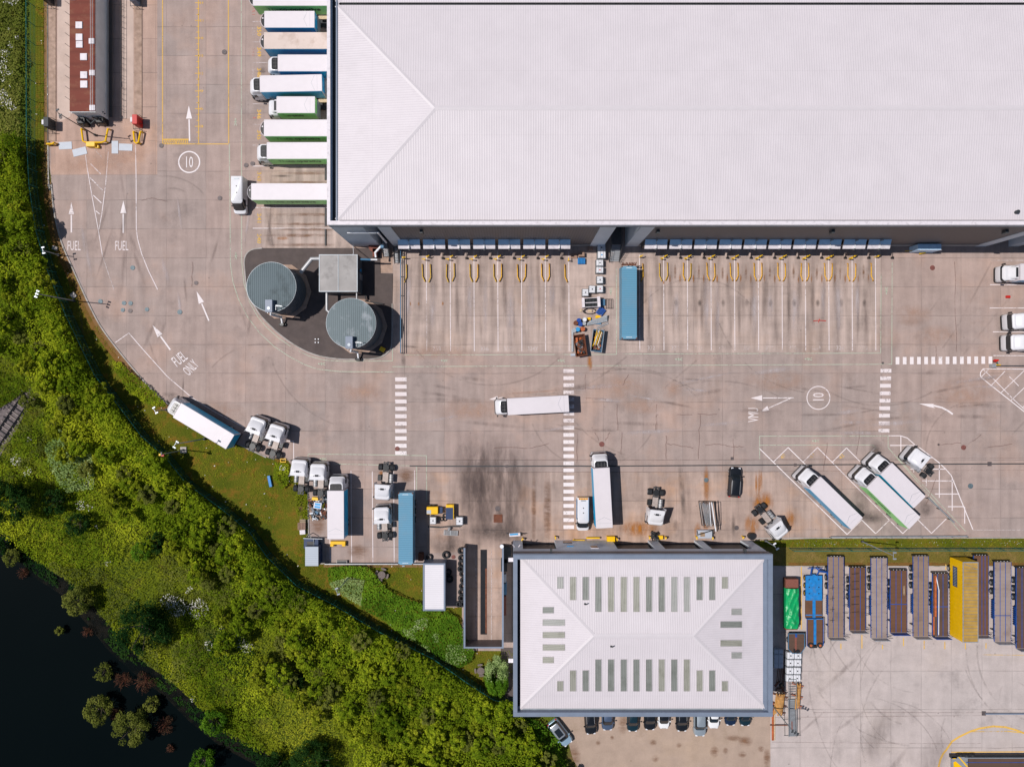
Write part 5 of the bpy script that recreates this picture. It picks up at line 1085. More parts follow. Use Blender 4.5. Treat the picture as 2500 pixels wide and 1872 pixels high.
# ---- box containers
def trailer_wheel(parent, x, y, r=.48, w=.38):
    b = MB(); T = Matrix.Rotation(math.pi / 2, 4, 'Z'); b.axcyl(0, -w / 2, w / 2, 0, r, 'rubber', 16, T); s_ = 1 if x < 0 else -1
    b.axcyl(0, s_ * w / 2, s_ * (w / 2 + .03), 0, r * .5, 'alu', 12, T); o = b.build('wheel', None, parent, True); o.location = (x, y, r); return o
def container(label, x0, y0, x1, y1, h, legs=0.0, text='M-24'):
    X0, Y1 = P(x0, y0, h); X1b, Y0 = P(x1, y1, h); hx, hy = (X1b - X0) / 2, (Y1 - Y0) / 2
    t = thing('shipping_container', label, 'container', ((X0 + X1b) / 2, (Y0 + Y1) / 2, 0), 0, 'long light blue containers')
    b = MB(); b.box(-hx + .04, -hy + .04, legs + .12, hx - .04, hy - .04, h - .04, 'contblue')
    n = int(hy * 2 / .3)
    for s_ in (1, -1):
        for k in range(n): y = -hy + .15 + k * .3; b.box(s_ * (hx - .04), y, legs + .2, s_ * hx, y + .14, h - .12, 'contblue')
    b.build('side_wall', None, t)
    b = MB(); b.box(-hx + .02, -hy + .02, h - .035, hx - .02, hy - .02, h)
    r = b.build('roof', 'controof', t)
    b = MB(); b.box(-hx, -hy, h - .08, hx, -hy + .45, h + .012, 'contblue'); b.box(-hx, hy - .45, h - .08, hx, hy, h + .012, 'contblue')
    for sx in (1, -1):
        b.box(sx * hx, -hy, legs, sx * (hx - .12), -hy + .12, h, 'contblue'); b.box(sx * hx, hy - .12, legs, sx * (hx - .12), hy, h, 'contblue')
        for sy in (1, -1): b.box(sx * (hx + .01), sy * (hy + .01), h - .06, sx * (hx - .16), sy * (hy - .17), h + .025, 'rustbrown')
    b.build('frame', None, t)
    b = MB()
    for s_ in (1, -1):
        for k in range(6): b.box(-.45 + k * .15, s_ * (hy - .25) - .05, h + .013, -.36 + k * .15, s_ * (hy - .25) + .05, h + .018, 'whitelet')
    b.build('number_mark', None, r)
    if legs:
        b = MB(); b.box(-.5, -hy + .5, .7, .5, hy - .5, legs - .01); b.build('chassis', 'rustbrown', t)
        for s_ in (1, -1):
            for k in range(3): wheel(t, s_, 0, 0, .5) if 0 else trailer_wheel(t, s_ * .98, hy - 2.0 - 1.35 * k)
    return t
t = container('light blue container standing alone beside the row of white tanks by the docks', 1518, 650, 1555, 827, 2.9)
b = MB()
for k in range(9): b.tube([(-1.0 + .25 * k, 5.9, rnd.uniform(1, 2.6)), (-.9 + .25 * k, 6.25, rnd.uniform(1.5, 2.8))], .08)
b.box(-1.15, 5.85, 2.2, 1.15, 6.0, 2.6); b.build('rusty_end_frame', 'rustbrown', t)
container('light blue container on a trailer at the low wall of the south west bays', 972.5, 1203, 1008, 1378, 4.0, 1.2)
# ================================================================== flatbed trailers
M['deck'] = roofmat('grey_plank_deck', 1, (.25, .175, .135), .21, .22, .85, (.10, .075, .065), .6)
M['deckdark'] = roofmat('dark_plank_deck', 1, (.105, .062, .045), .21, .25, .85, (.05, .035, .03), .6)
M['deckpale'] = roofmat('pale_plank_deck', 1, (.31, .245, .22), .21, .22, .85, (.16, .10, .07), .6)
M['deckbrown'] = roofmat('brown_plank_deck', 1, (.14, .068, .038), .21, .25, .85, (.06, .035, .02), .6)
def flatbed(label, x0, y0, x1, y1, deck, h=1.35, rails=(-.42, .42), head='steel', axles=3, cross=None, frame='steelblue', rope=False):
    X0, Y1 = P(x0, y0, h); X1b, Y0 = P(x1, y1, h); hx, hy = (X1b - X0) / 2, (Y1 - Y0) / 2
    t = thing('flatbed_trailer', label, 'trailer', ((X0 + X1b) / 2, (Y0 + Y1) / 2, 0), 0, 'flatbed trailers parked in a row')
    b = MB(); b.box(-hx + .06, -hy, h - .12, hx - .06, hy, h); b.build('deck', deck, t)
    b = MB()
    for x in rails: b.box(x - .04, -hy + .05, h + .001, x + .04, hy - .05, h + .03)
    if cross is not None: b.box(-hx + .08, hy - cross - .05, h + .001, hx - .08, hy - cross + .05, h + .035)
    for s_ in (1, -1): b.box(s_ * hx, -hy, h - .16, s_ * (hx - .055), hy, h + .02)
    b.build('side_rail', frame, t)
    b = MB()
    for s_ in (1, -1):
        for k in range(int(hy * 2 / 1.1)): b.cyl((s_ * (hx - .12), -hy + .6 + 1.1 * k), .05, h, h + .05, n=6)
    tag(b.build('lashing_ring', 'trim', t), kind='stuff')
    b = MB(); b.box(-.5, -hy + .3, .75, -.35, hy - .3, h - .13); b.box(.35, -hy + .3, .75, .5, hy - .3, h - .13); b.box(-hx + .1, -hy + 3.4, .8, -hx + .16, -hy + 6.5, 1.1)
    for k in range(9): b.box(-hx - .0, -hy + 3.5 + .34 * k, .55, -hx + .05, -hy + 3.66 + .34 * k, 1.15)
    b.build('chassis', frame, t)
    b = MB(); b.cbox(-hx + .02, hy + .02, .75, hx - .02, hy + .16, 1.25, .03, 'trim')
    for k in range(9): b.cyl((-hx + .3 + (hx * 2 - .6) * k / 8, hy + .09), .045, 1.25, 1.30, 'lampwhite' if k % 2 else 'trim', 8)
    b.build('light_bar', None, t)
    b = MB(); b.box(-hx + .02, -hy - .12, h - .7 + .7, hx - .02, -hy - .04, h + 1.2)
    if head == 'steel':
        for k in range(11): b.box(-hx + .1 + .22 * k, -hy - .16, .3 + h - .4, -hx + .16 + .22 * k, -hy - .125, h + 1.15)
    b.build('headboard', 'steel' if head == 'steel' else 'steelblue', t)
    for s_ in (-1, 1):
        for k in range(axles): trailer_wheel(t, s_ * (hx - .14), hy - 2.1 - 1.33 * k, .5)
        b = MB(); b.box(s_ * (hx - .2) - .05, -hy + 1.6, 0, s_ * (hx - .2) + .05, -hy + 1.75, .8); b.build('landing_leg', 'trim', t)
    b = MB(); b.tube([(hx - .1, -hy + .25, h + .1), (hx + .1, -hy + .1, h + .5), (hx + .75, -hy + .1, h + .35)], .04); b.build('air_line', 'trim', t)
    if rope:
        b = MB()
        for k in range(5): y = hy - 3.2 - 1.7 * k; b.tube([(-hx + .3, y, h + .03), (-hx + 1.0, y + .1, h + .05)], .035); b.tube([(-hx + .7, y - .3, h + .04), (-hx + .75, y + .5, h + .04)], .03)
        b.build('ratchet_strap', 'trim', t)
    return t, hx, hy
flatbed('grey planked flatbed trailer with two blue rails and loose straps, first from the left', *q7(567, 195), *q7(697, 845), 'deck', rope=True)
t, hx, hy = flatbed('brown planked flatbed trailer with poles sticking out sideways, second from the left', *q7(742, 282), *q7(872, 790), 'deckbrown')
b = MB()
for k in range(6): y = hy - 1.0 - 1.2 * k; b.tube([(-hx + .3, y, 1.42), (.2, y + .1, 1.42)], .035); b.tube([(hx, y - .6, 1.0), (hx + 1.1, y - .6 + (.2 if k % 2 else 0), 1.0)], .04); b.tube([(-hx - .9, y - .3, .9), (-hx, y - .3, .9)], .04)
b.build('stake', 'trim', t)
flatbed('pale grey planked flatbed trailer with two dark blue rails, third full length one', *q7(915, 205), *q7(1047, 850), 'deckpale')
t, hx, hy = flatbed('dark brown flatbed trailer with a blue cross bar and a few loose timbers', *q7(1070, 305), *q7(1208, 806), 'deckbrown', head='blue', cross=5.3)
b = MB()
for k in range(5): x = .65 + .09 * k; b.box(x - .03, hy - 3.6 - .25 * k % .4, 1.37, x + .03, hy - 2.4, 1.42, 'wood', Matrix.Rotation(R(1.0 * k - 2), 4, 'Z'))
b.build('loose_timber', None, t)
flatbed('grey planked flatbed trailer with a fuller blue frame between two darker trailers', *q7(1255, 190), *q7(1382, 838), 'deck')
t, hx, hy = flatbed('dark flatbed trailer carrying an orange brown steel beam on its left', *q7(1412, 330), *q7(1540, 838), 'deckdark', head='blue', cross=5.2)
b = MB(); b.box(-hx + .25, -hy + .4, 1.36, -hx + .5, hy - .3, 1.5, 'orangerust') if 0 else None
M['orangerust'] = mat('orange_rusty_beam', (.40, .10, .03), .7, var=.3, scale=2)
b.box(-hx + .25, -hy + 3.2, 1.36, -hx + .5, hy - .3, 1.6, 'orangerust'); b.box(-hx + .08, -hy + .3, 1.36, -hx + .3, -hy + 3.1, 1.45, 'orangerust'); b.tube([(-hx + .5, hy - .4, 1.5), (-hx + .95, hy - 2.6, 1.5), (-hx + .9, -hy + .3, 1.5)], .06, 'lampwhite'); b.build('steel_beam', None, t)
flatbed('dark brown flatbed trailer tucked behind the yellow curtain trailer', *q7(1745, 185), *q7(1868, 830), 'deckbrown', rails=(0.1, .6))
flatbed('grey planked flatbed trailer with blue cross bar, right of the yellow trailer', *q7(1912, 237), *q7(2050, 880), 'deckpale', cross=8.4)
flatbed('dark planked flatbed trailer cut by the right edge of the photo', *q7(2090, 285), *q7(2225, 935), 'deckdark')
# yellow curtain-sided trailer with open roof frame
h = 4.3; X0, Y1 = P(*q7(1658, 236), h); X1b, Y0 = P(*q7(1784, 886), h); hx, hy = (X1b - X0) / 2, (Y1 - Y0) / 2
t = thing('curtain_trailer', 'bright yellow curtain sided trailer with see-through ribbed roof', 'trailer', ((X0 + X1b) / 2, (Y0 + Y1) / 2, 0))
b = MB(); b.box(-hx + .06, -hy + .05, 1.1, hx - .06, hy - .05, 1.25); b.build('deck', 'deckbrown', t)
for s_ in (-1, 1):
    b = MB(); n = 40; pts = [(s_ * (hx - .02 + .03 * (k % 2)), -hy + .05 + (2 * hy - .1) * k / n) for k in range(n + 1)]
    b.add([(x, y, .85) for x, y in pts] + [(x, y, h - .06) for x, y in pts], [(k, k + 1, n + 2 + k, n + 1 + k) for k in range(n)], 'yellowclean'); c = b.build('curtain', None, t)
    b = MB(); b.box(s_ * (hx + .02), hy - 4.3, 1.7, s_ * (hx + .035), hy - 1.2, 2.9, 'navy')
    for k in range(12): b.box(s_ * (hx + .036), hy - 4.15 + .24 * k, 1.9, s_ * (hx + .042), hy - 4.02 + .24 * k, 2.75, 'lamp')
    b.build('sign_panel', None, c)
    b = MB()
    for k in range(24): b.cbox(s_ * hx - .03, -hy + .3 + .56 * k, .7, s_ * hx + .03, -hy + .36 + .56 * k, 1.0, .01)
    b.build('buckle', 'trim', c)
    for k in range(3): trailer_wheel(t, s_ * (hx - .15), hy - 1.9 - 1.33 * k, .5)
b = MB(); b.box(-hx, hy - .06, 1.1, hx, hy, h, 'yellow'); b.box(-hx, -hy, 1.1, hx, -hy + .06, h, 'yellow'); b.build('end_wall', None, t)
b = MB(); b.cbox(-hx, -hy, h - .05, -hx + .1, hy, h + .05, .02); b.cbox(hx - .1, -hy, h - .05, hx, hy, h + .05, .02); b.box(-hx + .1, hy - .15, h - .04, hx - .1, hy, h + .04); b.box(-hx + .1, -hy, h - .04, hx - .1, -hy + .1, h + .04)
for k in range(22): y = -hy + .55 + (2 * hy - 1.1) * k / 21; b.box(-hx + .1, y, h, hx - .1, y + .03, h + .05, 'lampwhite')
b.tube([(-hx + .2, hy - .3, h + .07), (hx - .1, hy - 1.2, h + .07)], .03); b.build('roof_frame', 'steel', t)
M['haze_tarp'] = mat('translucent_roof_sheet', (.38, .23, .05), .6, var=.2, scale=.8)
b = MB(); b.box(-hx + .1, -hy + .1, h - .10, hx - .1, hy - .16, h - .05); b.build('roof_sheet', 'haze_tarp', t)
# low loader
h = 1.0; X0, Y1 = P(*q7(388, 290), h); X1b, Y0 = P(*q7(520, 925), h); hx, hy = (X1b - X0) / 2, (Y1 - Y0) / 2
t = thing('low_loader', 'bright blue stepped low loader trailer with planked front, leftmost of the trailer row', 'trailer', ((X0 + X1b) / 2, (Y0 + Y1) / 2, 0))
b = MB(); b.box(-hx, hy - 5.0, .8, hx, hy - 1.1, 1.05, 'brightblue'); b.box(-hx, hy - 7.7, .7, -.22, hy - 5.02, .95, 'deckbrown'); b.box(.22, hy - 7.7, .7, hx, hy - 5.02, .95, 'deckbrown'); b.box(-hx + .1, -hy + .3, 1.2, -.24, hy - 7.8, 1.42, 'deckbrown'); b.box(.24, -hy + .3, 1.2, hx - .1, hy - 7.8, 1.42, 'deckbrown'); b.build('deck', None, t)
b = MB(); b.box(-.22, hy - 7.72, .7, .22, hy - .9, 1.09); b.box(-.2, -hy + .6, 1.2, .2, hy - 7.8, 1.45); b.box(-hx, hy - 7.4, .7, hx, hy - 7.25, .97); b.box(-hx, hy - 7.86, .7, hx, hy - 7.76, 1.45); b.build('spine', 'brightblue', t)
b = MB(); b.tube([(-hx + .3, -hy + .2, 1.5), (-hx, -hy + .5, 1.5), (-hx, hy - 7.8, 1.5)], .06); b.tube([(hx - .3, -hy + .2, 1.5), (hx, -hy + .5, 1.5), (hx, hy - 7.8, 1.5)], .06)
for x in (-.5, .5): b.tube([(x, hy - 1.0, 1.0), (x * 1.2, hy - .2, 1.5), (x * .6, hy + .2, 1.1)], .12)
b.tube([(.6, hy - .3, 1.4), (1.9, hy - .5, 1.2), (2.2, hy - 1.0, 1.1)], .16); b.tube([(-1.1, hy + .1, 1.3), (1.2, hy + .1, 1.3)], .08); b.build('ramp_gear', 'steelblue', t)
b = MB()
for x in (-.75, .75):
    for y in (hy - 1.7, hy - 2.9, hy - 3.9): b.box(x - .1, y - .08, 1.052, x + .1, y + .08, 1.07)
b.build('wheel_slot', 'trim', t)
for x in (-.72, .72):
    b = MB(); b.cyl((x, -hy + .5), .42, 1.45, 1.7, 'rubber', 16); b.cyl((x, -hy + .5), .2, 1.70, 1.73, 'orangerust', 12); b.build('spare_wheel', None, t, True)
b = MB(); b.cbox(-.4, -hy - .0, 1.0, .4, -hy + .4, 1.4, .05); b.build('gooseneck', 'trim', t)
for s_ in (-1, 1):
    for k in range(3):
        o = trailer_wheel(t, s_ * (hx - .12), hy - 1.6 - 1.2 * k, .42)
for k in range(3): b = MB(); b.cyl((0, 0), .22, 0, .04, n=12, T=Matrix.Rotation(-math.pi / 2, 4, 'Y')); o = b.build('wheel_hub', 'yellowclean', t); o.location = (-hx - .06, hy - 1.6 - 1.2 * k, .45)
# trailer with ramp cut by the bottom edge
t = thing('beavertail_trailer', 'dark trailer with yellow and black rear ramp in the bottom right corner', 'trailer', (*P(2420, 1862), 0)); x0, y1 = P(2324, 1846, 1.0)
x0 -= t.location.x; y1 -= t.location.y
b = MB(); b.box(x0 + 2.6, y1 - 2.6, .9, x0 + 13, y1 - .25, 1.1, 'deckdark'); b.build('deck', None, t)
b = MB(); b.box(x0 + 2.0, y1 - .24, .85, x0 + 13, y1 - .12, 1.13, 'lamp'); b.box(x0 + 2.2, y1 - .9, 1.102, x0 + 13, y1 - .82, 1.13, 'steelblue'); b.build('side_rail', None, t)
b = MB(); b.box(x0, y1 - 2.6, .7, x0 + 2.55, y1 - .1, .95, 'plate'); b.build('ramp', None, t)
b = MB(); b.add([(x0 + .25, y1 - .9, .97), (x0 + .6, y1 - .75, .97), (x0 + 1.7, y1 - 1.7, .97), (x0 + .3, y1 - 1.7, .97)], [(0, 1, 2, 3)]); b.add([(x0 + 1.0, y1 - .05, .97), (x0 + 1.2, y1 - .05, .97), (x0 + 2.6, y1 - 1.6, .97), (x0 + 2.3, y1 - 1.6, .97)], [(0, 1, 2, 3)]); b.box(x0 + .15, y1 - .35, .97, x0 + .6, y1 - .25, 1.05); b.build('warning_stripe', 'yellowclean', t)
b = MB(); b.cbox(x0 - .1, y1 - .35, .4, x0 + .9, y1 + .1, .95, .05); b.box(x0 + .9, y1 - .12, .5, x0 + 13, y1 + .15, .8); b.build('mudguard', 'trim', t)
for k in range(3): b = MB(); b.axcyl(0, -.2, .2, 0, .45, 'rubber', 16); o = b.build('wheel', None, t, True); o.location = (x0 + 1.6 + .95 * k, y1 + .0, .45)
# green tarpaulin trailer
t = thing('covered_trailer', 'brown trailer loaded under a glossy green tarpaulin beside the workshop', 'trailer', (*P(1928, 1480), 0)); L0 = -Vector(t.location)
x0, y1 = P(*q7(228, 375), 2.2); x1, y0 = P(*q7(330, 790), 2.2)
b = MB(); b.cbox(x0, y0, .9, x1, y1, 1.9, .05); b.build('body', 'rustbrown', t).location = L0
b = MB(); b.cbox(x0, y1 - 1.35, 1.9, x1, y1, 2.2, .05); b.build('front_cover', 'brick', t).location = L0
n, m_ = 26, 60; vs = []
for j in range(m_):
    for i in range(n):
        u = i / (n - 1); v = j / (m_ - 1); x = x0 - .1 + (x1 - x0 + .2) * u; y = y0 + .3 + (y1 - y0 - 1.75) * v
        z = 2.15 + .35 * math.sin(math.pi * u) ** .4 * (1 + .3 * math.sin(v * 9)) + .10 * abs(math.sin(5 * u + 7 * v + 2 * math.sin(4 * v))) - .10 * abs(math.sin(9 * v - 8 * u)) - .12 * abs(math.sin(3 * v + 5 * u)) - (.9 if i in (0, n - 1) else 0)
        vs.append((x, y, z + rnd.uniform(-.03, .03)))
b = MB(); b.add(vs, [(j * n + i, j * n + i + 1, (j + 1) * n + i + 1, (j + 1) * n + i) for j in range(m_ - 1) for i in range(n - 1)]); o = b.build('tarpaulin', 'tarp', t, True); o.location = L0
t = thing('small_trailer', 'short dark trailer with red centre strip and rounded front, below the green tarpaulin', 'trailer', (*P(1937, 1563), 0))
b = MB(); b.prism([(-1.25, 1.5), (-1.25, -.9), (-.6, -1.6), (.75, -1.6), (1.3, -.8), (1.3, 1.5)], .9, 1.1); b.build('deck', 'deckdark', t)
b = MB(); b.box(-.2, -1.4, 1.103, .1, 1.2, 1.14, 'brick'); b.box(-.15, .9, 1.103, .15, 1.45, 1.17, 'steelblue'); b.build('centre_strip', None, t)
b = MB(); b.tube([(-1.25, 1.5, 1.2), (-1.25, -.9, 1.2), (-.6, -1.6, 1.2), (.75, -1.6, 1.2), (1.3, -.8, 1.2), (1.3, 1.5, 1.2), (-1.25, 1.5, 1.2)], .06); b.build('frame', 'pipeblue', t)
b = MB(); b.cyl((.2, -1.3), .3, 1.1, 1.35, n=14); b.cbox(-.4, -1.5, 1.1, -.15, -.9, 1.25, .02, 'ibc'); b.build('coupling', 'trim', t)
for s_ in (1, -1): trailer_wheel(t, s_ * 1.0, .3, .42)

# ================================================================== loose things
# ---- caged liquid tanks
def ibc_proto():
    t = thing('liquid_tank', 'x', 'tank')
    b = MB(); b.cbox(-.55, -.48, .16, .55, .48, 1.12, .09); b.build('bottle', 'ibc', t, True)
    b = MB()
    for z in (.3, .6, .9, 1.12):
        b.tube([(-.58, -.51, z), (.58, -.51, z), (.58, .51, z), (-.58, .51, z), (-.58, -.51, z)], .016, n=4)
    for k in range(6): x = -.5 + .2 * k; b.tube([(x, -.52, .15), (x, -.52, 1.12)], .014, n=4); b.tube([(x, .52, .15), (x, .52, 1.12)], .014, n=4)
    for k in range(5): y = -.42 + .21 * k; b.tube([(-.59, y, .15), (-.59, y, 1.12)], .014, n=4); b.tube([(.59, y, .15), (.59, y, 1.12)], .014, n=4)
    b.tube([(-.18, -.5, 1.15), (-.18, .5, 1.15)], .018, n=4); b.tube([(.2, -.5, 1.15), (.2, .5, 1.15)], .018, n=4); b.build('cage', 'cage', t)
    b = MB(); b.cbox(-.6, -.52, 0, .6, .52, .14, .02); b.build('pallet', 'trim', t)
    b = MB(); b.cyl((0, 0), .10, 1.12, 1.17, n=12); b.build('cap', 'black', t)
    return t
IP = ibc_proto()
def ibc(px, py, rz, label, group, capm=None, s=1.0, z=0):
    o = place(IP, used, (*P(px, py, 1.1), z), R(rz), label, group, s)
    if capm:
        for c in o.children:
            if c.name.startswith('cap'): c.data = c.data.copy(); c.data.materials[0] = M[capm]
    return o
GI = 'white caged tanks near the docks'
ibc(1468.5, 605, 2, 'white caged tank half in the warehouse shadow at the top of the column', GI, s=1.15)
ibc(1469, 622.5, 0, 'white caged tank with a blue cap beside the steel stair', GI, 'cyan', 1.15)
ibc(1464.5, 641.5, 1, 'dirty white caged tank with two dark caps, third from the top of the column', GI)
ibc(1464.5, 659, -2, 'white caged tank with a red cap and label, fourth in the column', GI, 'red', 1.02)
ibc(1465, 683, 91, 'white caged tank with a black cross mark on its lid standing by itself', GI)
ibc(1465, 705, 90, 'white caged tank with a red cap at the bottom of the column', GI, 'red')
ibc(1446, 706, 88, 'white caged tank left of the lowest one in the column', GI)
ibc(1429.5, 714, 90, 'cream caged tank with holes in its top, furthest left', GI)
GJ = 'white caged tanks by the trailer yard'
for r_ in range(4):
    for c_ in range(2):
        x, y = 1880 + (322 if c_ == 0 else 437) / 6.37, 1560 + (255, 370, 492, 606)[r_] / 6.37
        ibc(x - r_ * .8, y, 0, ('left' if c_ == 0 else 'right') + ' white caged tank, ' + ('top', 'second', 'third', 'bottom')[r_] + ' row below the small dark trailer', GJ, None, (1.0, 1.1, 1.0))
for r_ in range(4):
    for c_ in range(2):
        x, y = 1880 + (100 if c_ == 0 else 172) / 6.37, 1560 + (200, 265, 340, 410)[r_] / 6.37
        b = MB(); b.cbox(-.35, -.42, 0, .35, .42, .9, .06); o = tag(b.build('grey_crate', 'ibc'), ('left' if c_ == 0 else 'right') + ' grey crate in the ' + ('top', 'second', 'third', 'bottom')[r_] + ' row, in the workshop shadow', 'crate', 'grey crates in the workshop shadow'); o.location = (*P(x, y, .9), 0)
        o.data.materials.clear(); o.data.materials.append(M['greyroof'])
ibc(1057, 1270.5, 90, 'white caged tank with a black streak below the yellow compressor', 'white caged tanks by the wash bay')
ibc(1122, 1271.5, 90, 'white caged tank with a small black cap right of the loose tyres', 'white caged tanks by the wash bay', None, 1.12)
# ---- yellow wheel guides and bollards at the docks
def guide_proto(m, name='wheel_guide'):
    b = MB(); b.tube([(0, 1.0, .0), (0, 1.0, .30), (0, -1.0, .30), (.33, -1.75, .30)], .082, n=8); b.tube([(.33, -1.75, .3), (.34, -1.78, 0)], .08, n=8)
    o = b.build(name, m, None, True); return o
M['guidey'] = mat('scuffed_yellow_guide', (.55, .34, .03), .6, var=.25, scale=2.2, dirt=(.16, .07, .03), dirt_amt=.75)
g1, g2 = guide_proto('guidey'), guide_proto('yellowrust')
GG = 'yellow wheel guides in the loading bays'
def guide(x, y, mir, rust, label):
    o = place(g2 if rust else g1, used, (*P(x + rnd.uniform(-.8, .8), y + rnd.uniform(-1.5, 1.5), .3), .0), R(rnd.uniform(-2.5, 2.5)), label, GG, (-1 if mir else 1, 1, 1)); o['category'] = 'wheel guide'
bays = ['first', 'second', 'third', 'fourth', 'fifth', 'sixth', 'seventh', 'eighth']; b2 = bays + ['ninth', 'tenth', 'eleventh']
guide(991.5, 660, True, False, 'yellow bent wheel guide by the pipe rail fence, the first of the left dock row')
for i, x in enumerate(X1[1:]):
    guide(x - 9.5, 660, False, i in (4, 5, 6) and i != 3, 'yellow bent wheel guide left of the ' + bays[i] + ' white bay line, left dock row')
    if i < 6: guide(x + 9.5, 660, True, i > 1, 'yellow bent wheel guide right of the ' + bays[i] + ' white bay line, left dock row')
for i, x in enumerate(X2):
    if i: guide(x - 9.5, 658, False, i > 1, 'worn yellow wheel guide left of the ' + b2[i] + ' white bay line, right dock row')
    if i < 10: guide(x + 9.0, 658, True, i not in (1, 2), 'worn yellow wheel guide right of the ' + b2[i] + ' white bay line, right dock row')
def dockpost(x, y, ang, label, proto=[]):
    if not proto:
        t = thing('dock_bollard', 'x', 'bollard'); b = MB(); b.tube([(0, 0, 0), (0, 0, 1.15)], .09, n=8); b.build('post', 'yellow', t, True)
        b = MB(); b.tube([(-.0, 0, 1.1), (.4, .10, 1.12)], .07, n=8); b.cyl((0, 0), .12, 1.05, 1.2, n=8); b.build('arm', 'yellow', t, True); proto.append(t)
    o = place(proto[0], used, (*P(x, y, .5), 0), R(ang), label, 'yellow bollards at the loading docks')
for i, x in enumerate(X1):
    if i == 0: dockpost(985, 630, -10, 'yellow bollard at the top of the pipe rail fence'); continue
    if i == 7: dockpost(x - 1, 636, 75, 'leaning yellow bollard at the right end of the left dock row'); continue
    dockpost(x - 4, 634, 165, 'lower yellow bollard at the ' + bays[i - 1] + ' white bay line, left dock row'); dockpost(x + 2, 628, 10, 'upper yellow bollard at the ' + bays[i - 1] + ' white bay line, left dock row')
for i, x in enumerate(X2):
    k = -.55 * i
    if 0 < i < 10: dockpost(x - 4 + k * 0, 632, 165, 'lower yellow bollard at the ' + b2[i] + ' white bay line, right dock row')
    dockpost(x + 2, 627, 10, 'upper yellow bollard at the ' + b2[i] + ' white bay line, right dock row')
bx = []
for i in range(6): bx.append((1081 + 57.8 * i, 631, 'left dock row, ' + bays[i] + ' bay'))
for i in range(10): bx.append((1660 + 57.4 * i, 630, 'right dock row, ' + b2[i + 1] + ' bay'))
b = MB(); b.cbox(-.16, -.16, 0, .16, .16, .5, .03); b.box(-.03, .16, .3, .03, .8, .36); kb = b.build('bay_marker', 'black')
for x, y, l in bx: o = place(kb, used, (*P(x, y), 0), 0, 'small black sensor box on the ground, ' + l, 'black sensor boxes'); o['category'] = 'sensor box'

# ---- skips
def skip(label, px, py, L, Wd, rz, col, junk):
    t = thing('skip', label, 'skip', (*P(px, py, 1.0), 0), R(rz)); a, w = L / 2, Wd / 2; hh = 1.35
    outer0 = [(-w + .15, -a + .35), (w - .15, -a + .35), (w - .15, a - .35), (-w + .15, a - .35)]; outer1 = [(-w, -a), (w, -a), (w, a), (-w, a)]
    b = MB(); q = [(x, y, .1) for x, y in outer0] + [(x, y, hh) for x, y in outer1] + [(x * .93, y * .96, hh) for x, y in outer1] + [(x * .9, y * .93, .25) for x, y in outer0]
    b.add(q, [(3, 2, 1, 0)] + [(i, (i + 1) % 4, 4 + (i + 1) % 4, 4 + i) for i in range(4)] + [(4 + i, 4 + (i + 1) % 4, 8 + (i + 1) % 4, 8 + i) for i in range(4)] + [(8 + i, 8 + (i + 1) % 4, 12 + (i + 1) % 4, 12 + i) for i in range(4)] + [(12, 13, 14, 15)]); b.build('shell', col, t)
    b = MB(); b.tube([(-w, -a, hh), (w, -a, hh), (w, a, hh), (-w, a, hh), (-w, -a, hh)], .05); b.build('rim', 'steel' if col == 'pipeblue' else 'rustbrown', t)
    b = MB(); b.box(-w + .2, -a + .4, .26, w - .2, a - .4, .6, 'rustbrown')
    for k in range(46):
        x, y, z = rnd.uniform(-w + .35, w - .35), rnd.uniform(-a + .5, a - .5), rnd.uniform(.6, 1.0); s_ = rnd.uniform(.08, .28)
        T = Matrix.Translation((x, y, z)) @ Matrix.Rotation(rnd.uniform(0, 3), 4, 'Z') @ Matrix.Rotation(rnd.uniform(-.6, .6), 4, 'X'); b.box(-s_, -s_ * .6, -s_ * .4, s_, s_ * .6, s_ * .4, rnd.choice(junk), T)
    b.build('scrap', None, t)
    return t, a, w
skip('brown rusty skip full of dark and orange scrap, left of the two', 1416.5, 843, 3.4, 1.75, 8, 'rustbrown', ['trim', 'rustbrown', 'orangerust', 'steel', 'chassis', 'gutter', 'rustbrown'])
t, a, w = skip('blue edged skip with long yellow and white bars, right of the two', 1458, 832, 3.5, 1.75, -7, 'pipeblue', ['trim', 'rustbrown', 'chassis', 'orangerust', 'wood'])
b = MB()
for k in range(9): x = -.5 + .11 * k; b.tube([(x - .1 + rnd.uniform(-.1, .1), -a + .8 + rnd.uniform(0, .5), 1.0 + .05 * k), (x + .3 + rnd.uniform(-.2, .2), a - .2 + rnd.uniform(-.3, .4), 1.45)], .05, ['yellow', 'yellow', 'whitelet', 'wood', 'steel'][k % 5])
b.build('long_bar', None, t, True)
def junk_box(name, label, cat, px, py, w, l, h, rz, m, group=None, base=0, bev=.04, extra=None):
    b = MB(); b.cbox(-w / 2, -l / 2, 0, w / 2, l / 2, h, bev)
    if extra: extra(b, w, l, h)
    o = tag(b.build(name, None if extra else m), label, cat, group)
    if extra: o.data.materials[0] = M[m] if o.data.materials else None
    o.location = (*P(px, py, h / 2), base); o.rotation_euler.z = R(rz); return o
def slats(col, n=5, along=True, gap=.5):
    def f(b, w, l, h):
        b.mats[:] = [M[col]]; b.m('trim')
        for k in range(n):
            if along: x = -w / 2 + w * (k + .5) / n; b.box(x - w / n * gap / 2, -l / 2 + .04, h + .002, x + w / n * gap / 2, l / 2 - .04, h + .03, col)
            else: y = -l / 2 + l * (k + .5) / n; b.box(-w / 2 + .04, y - l / n * gap / 2, h + .002, w / 2 - .04, y + l / n * gap / 2, h + .03, col)
    return f
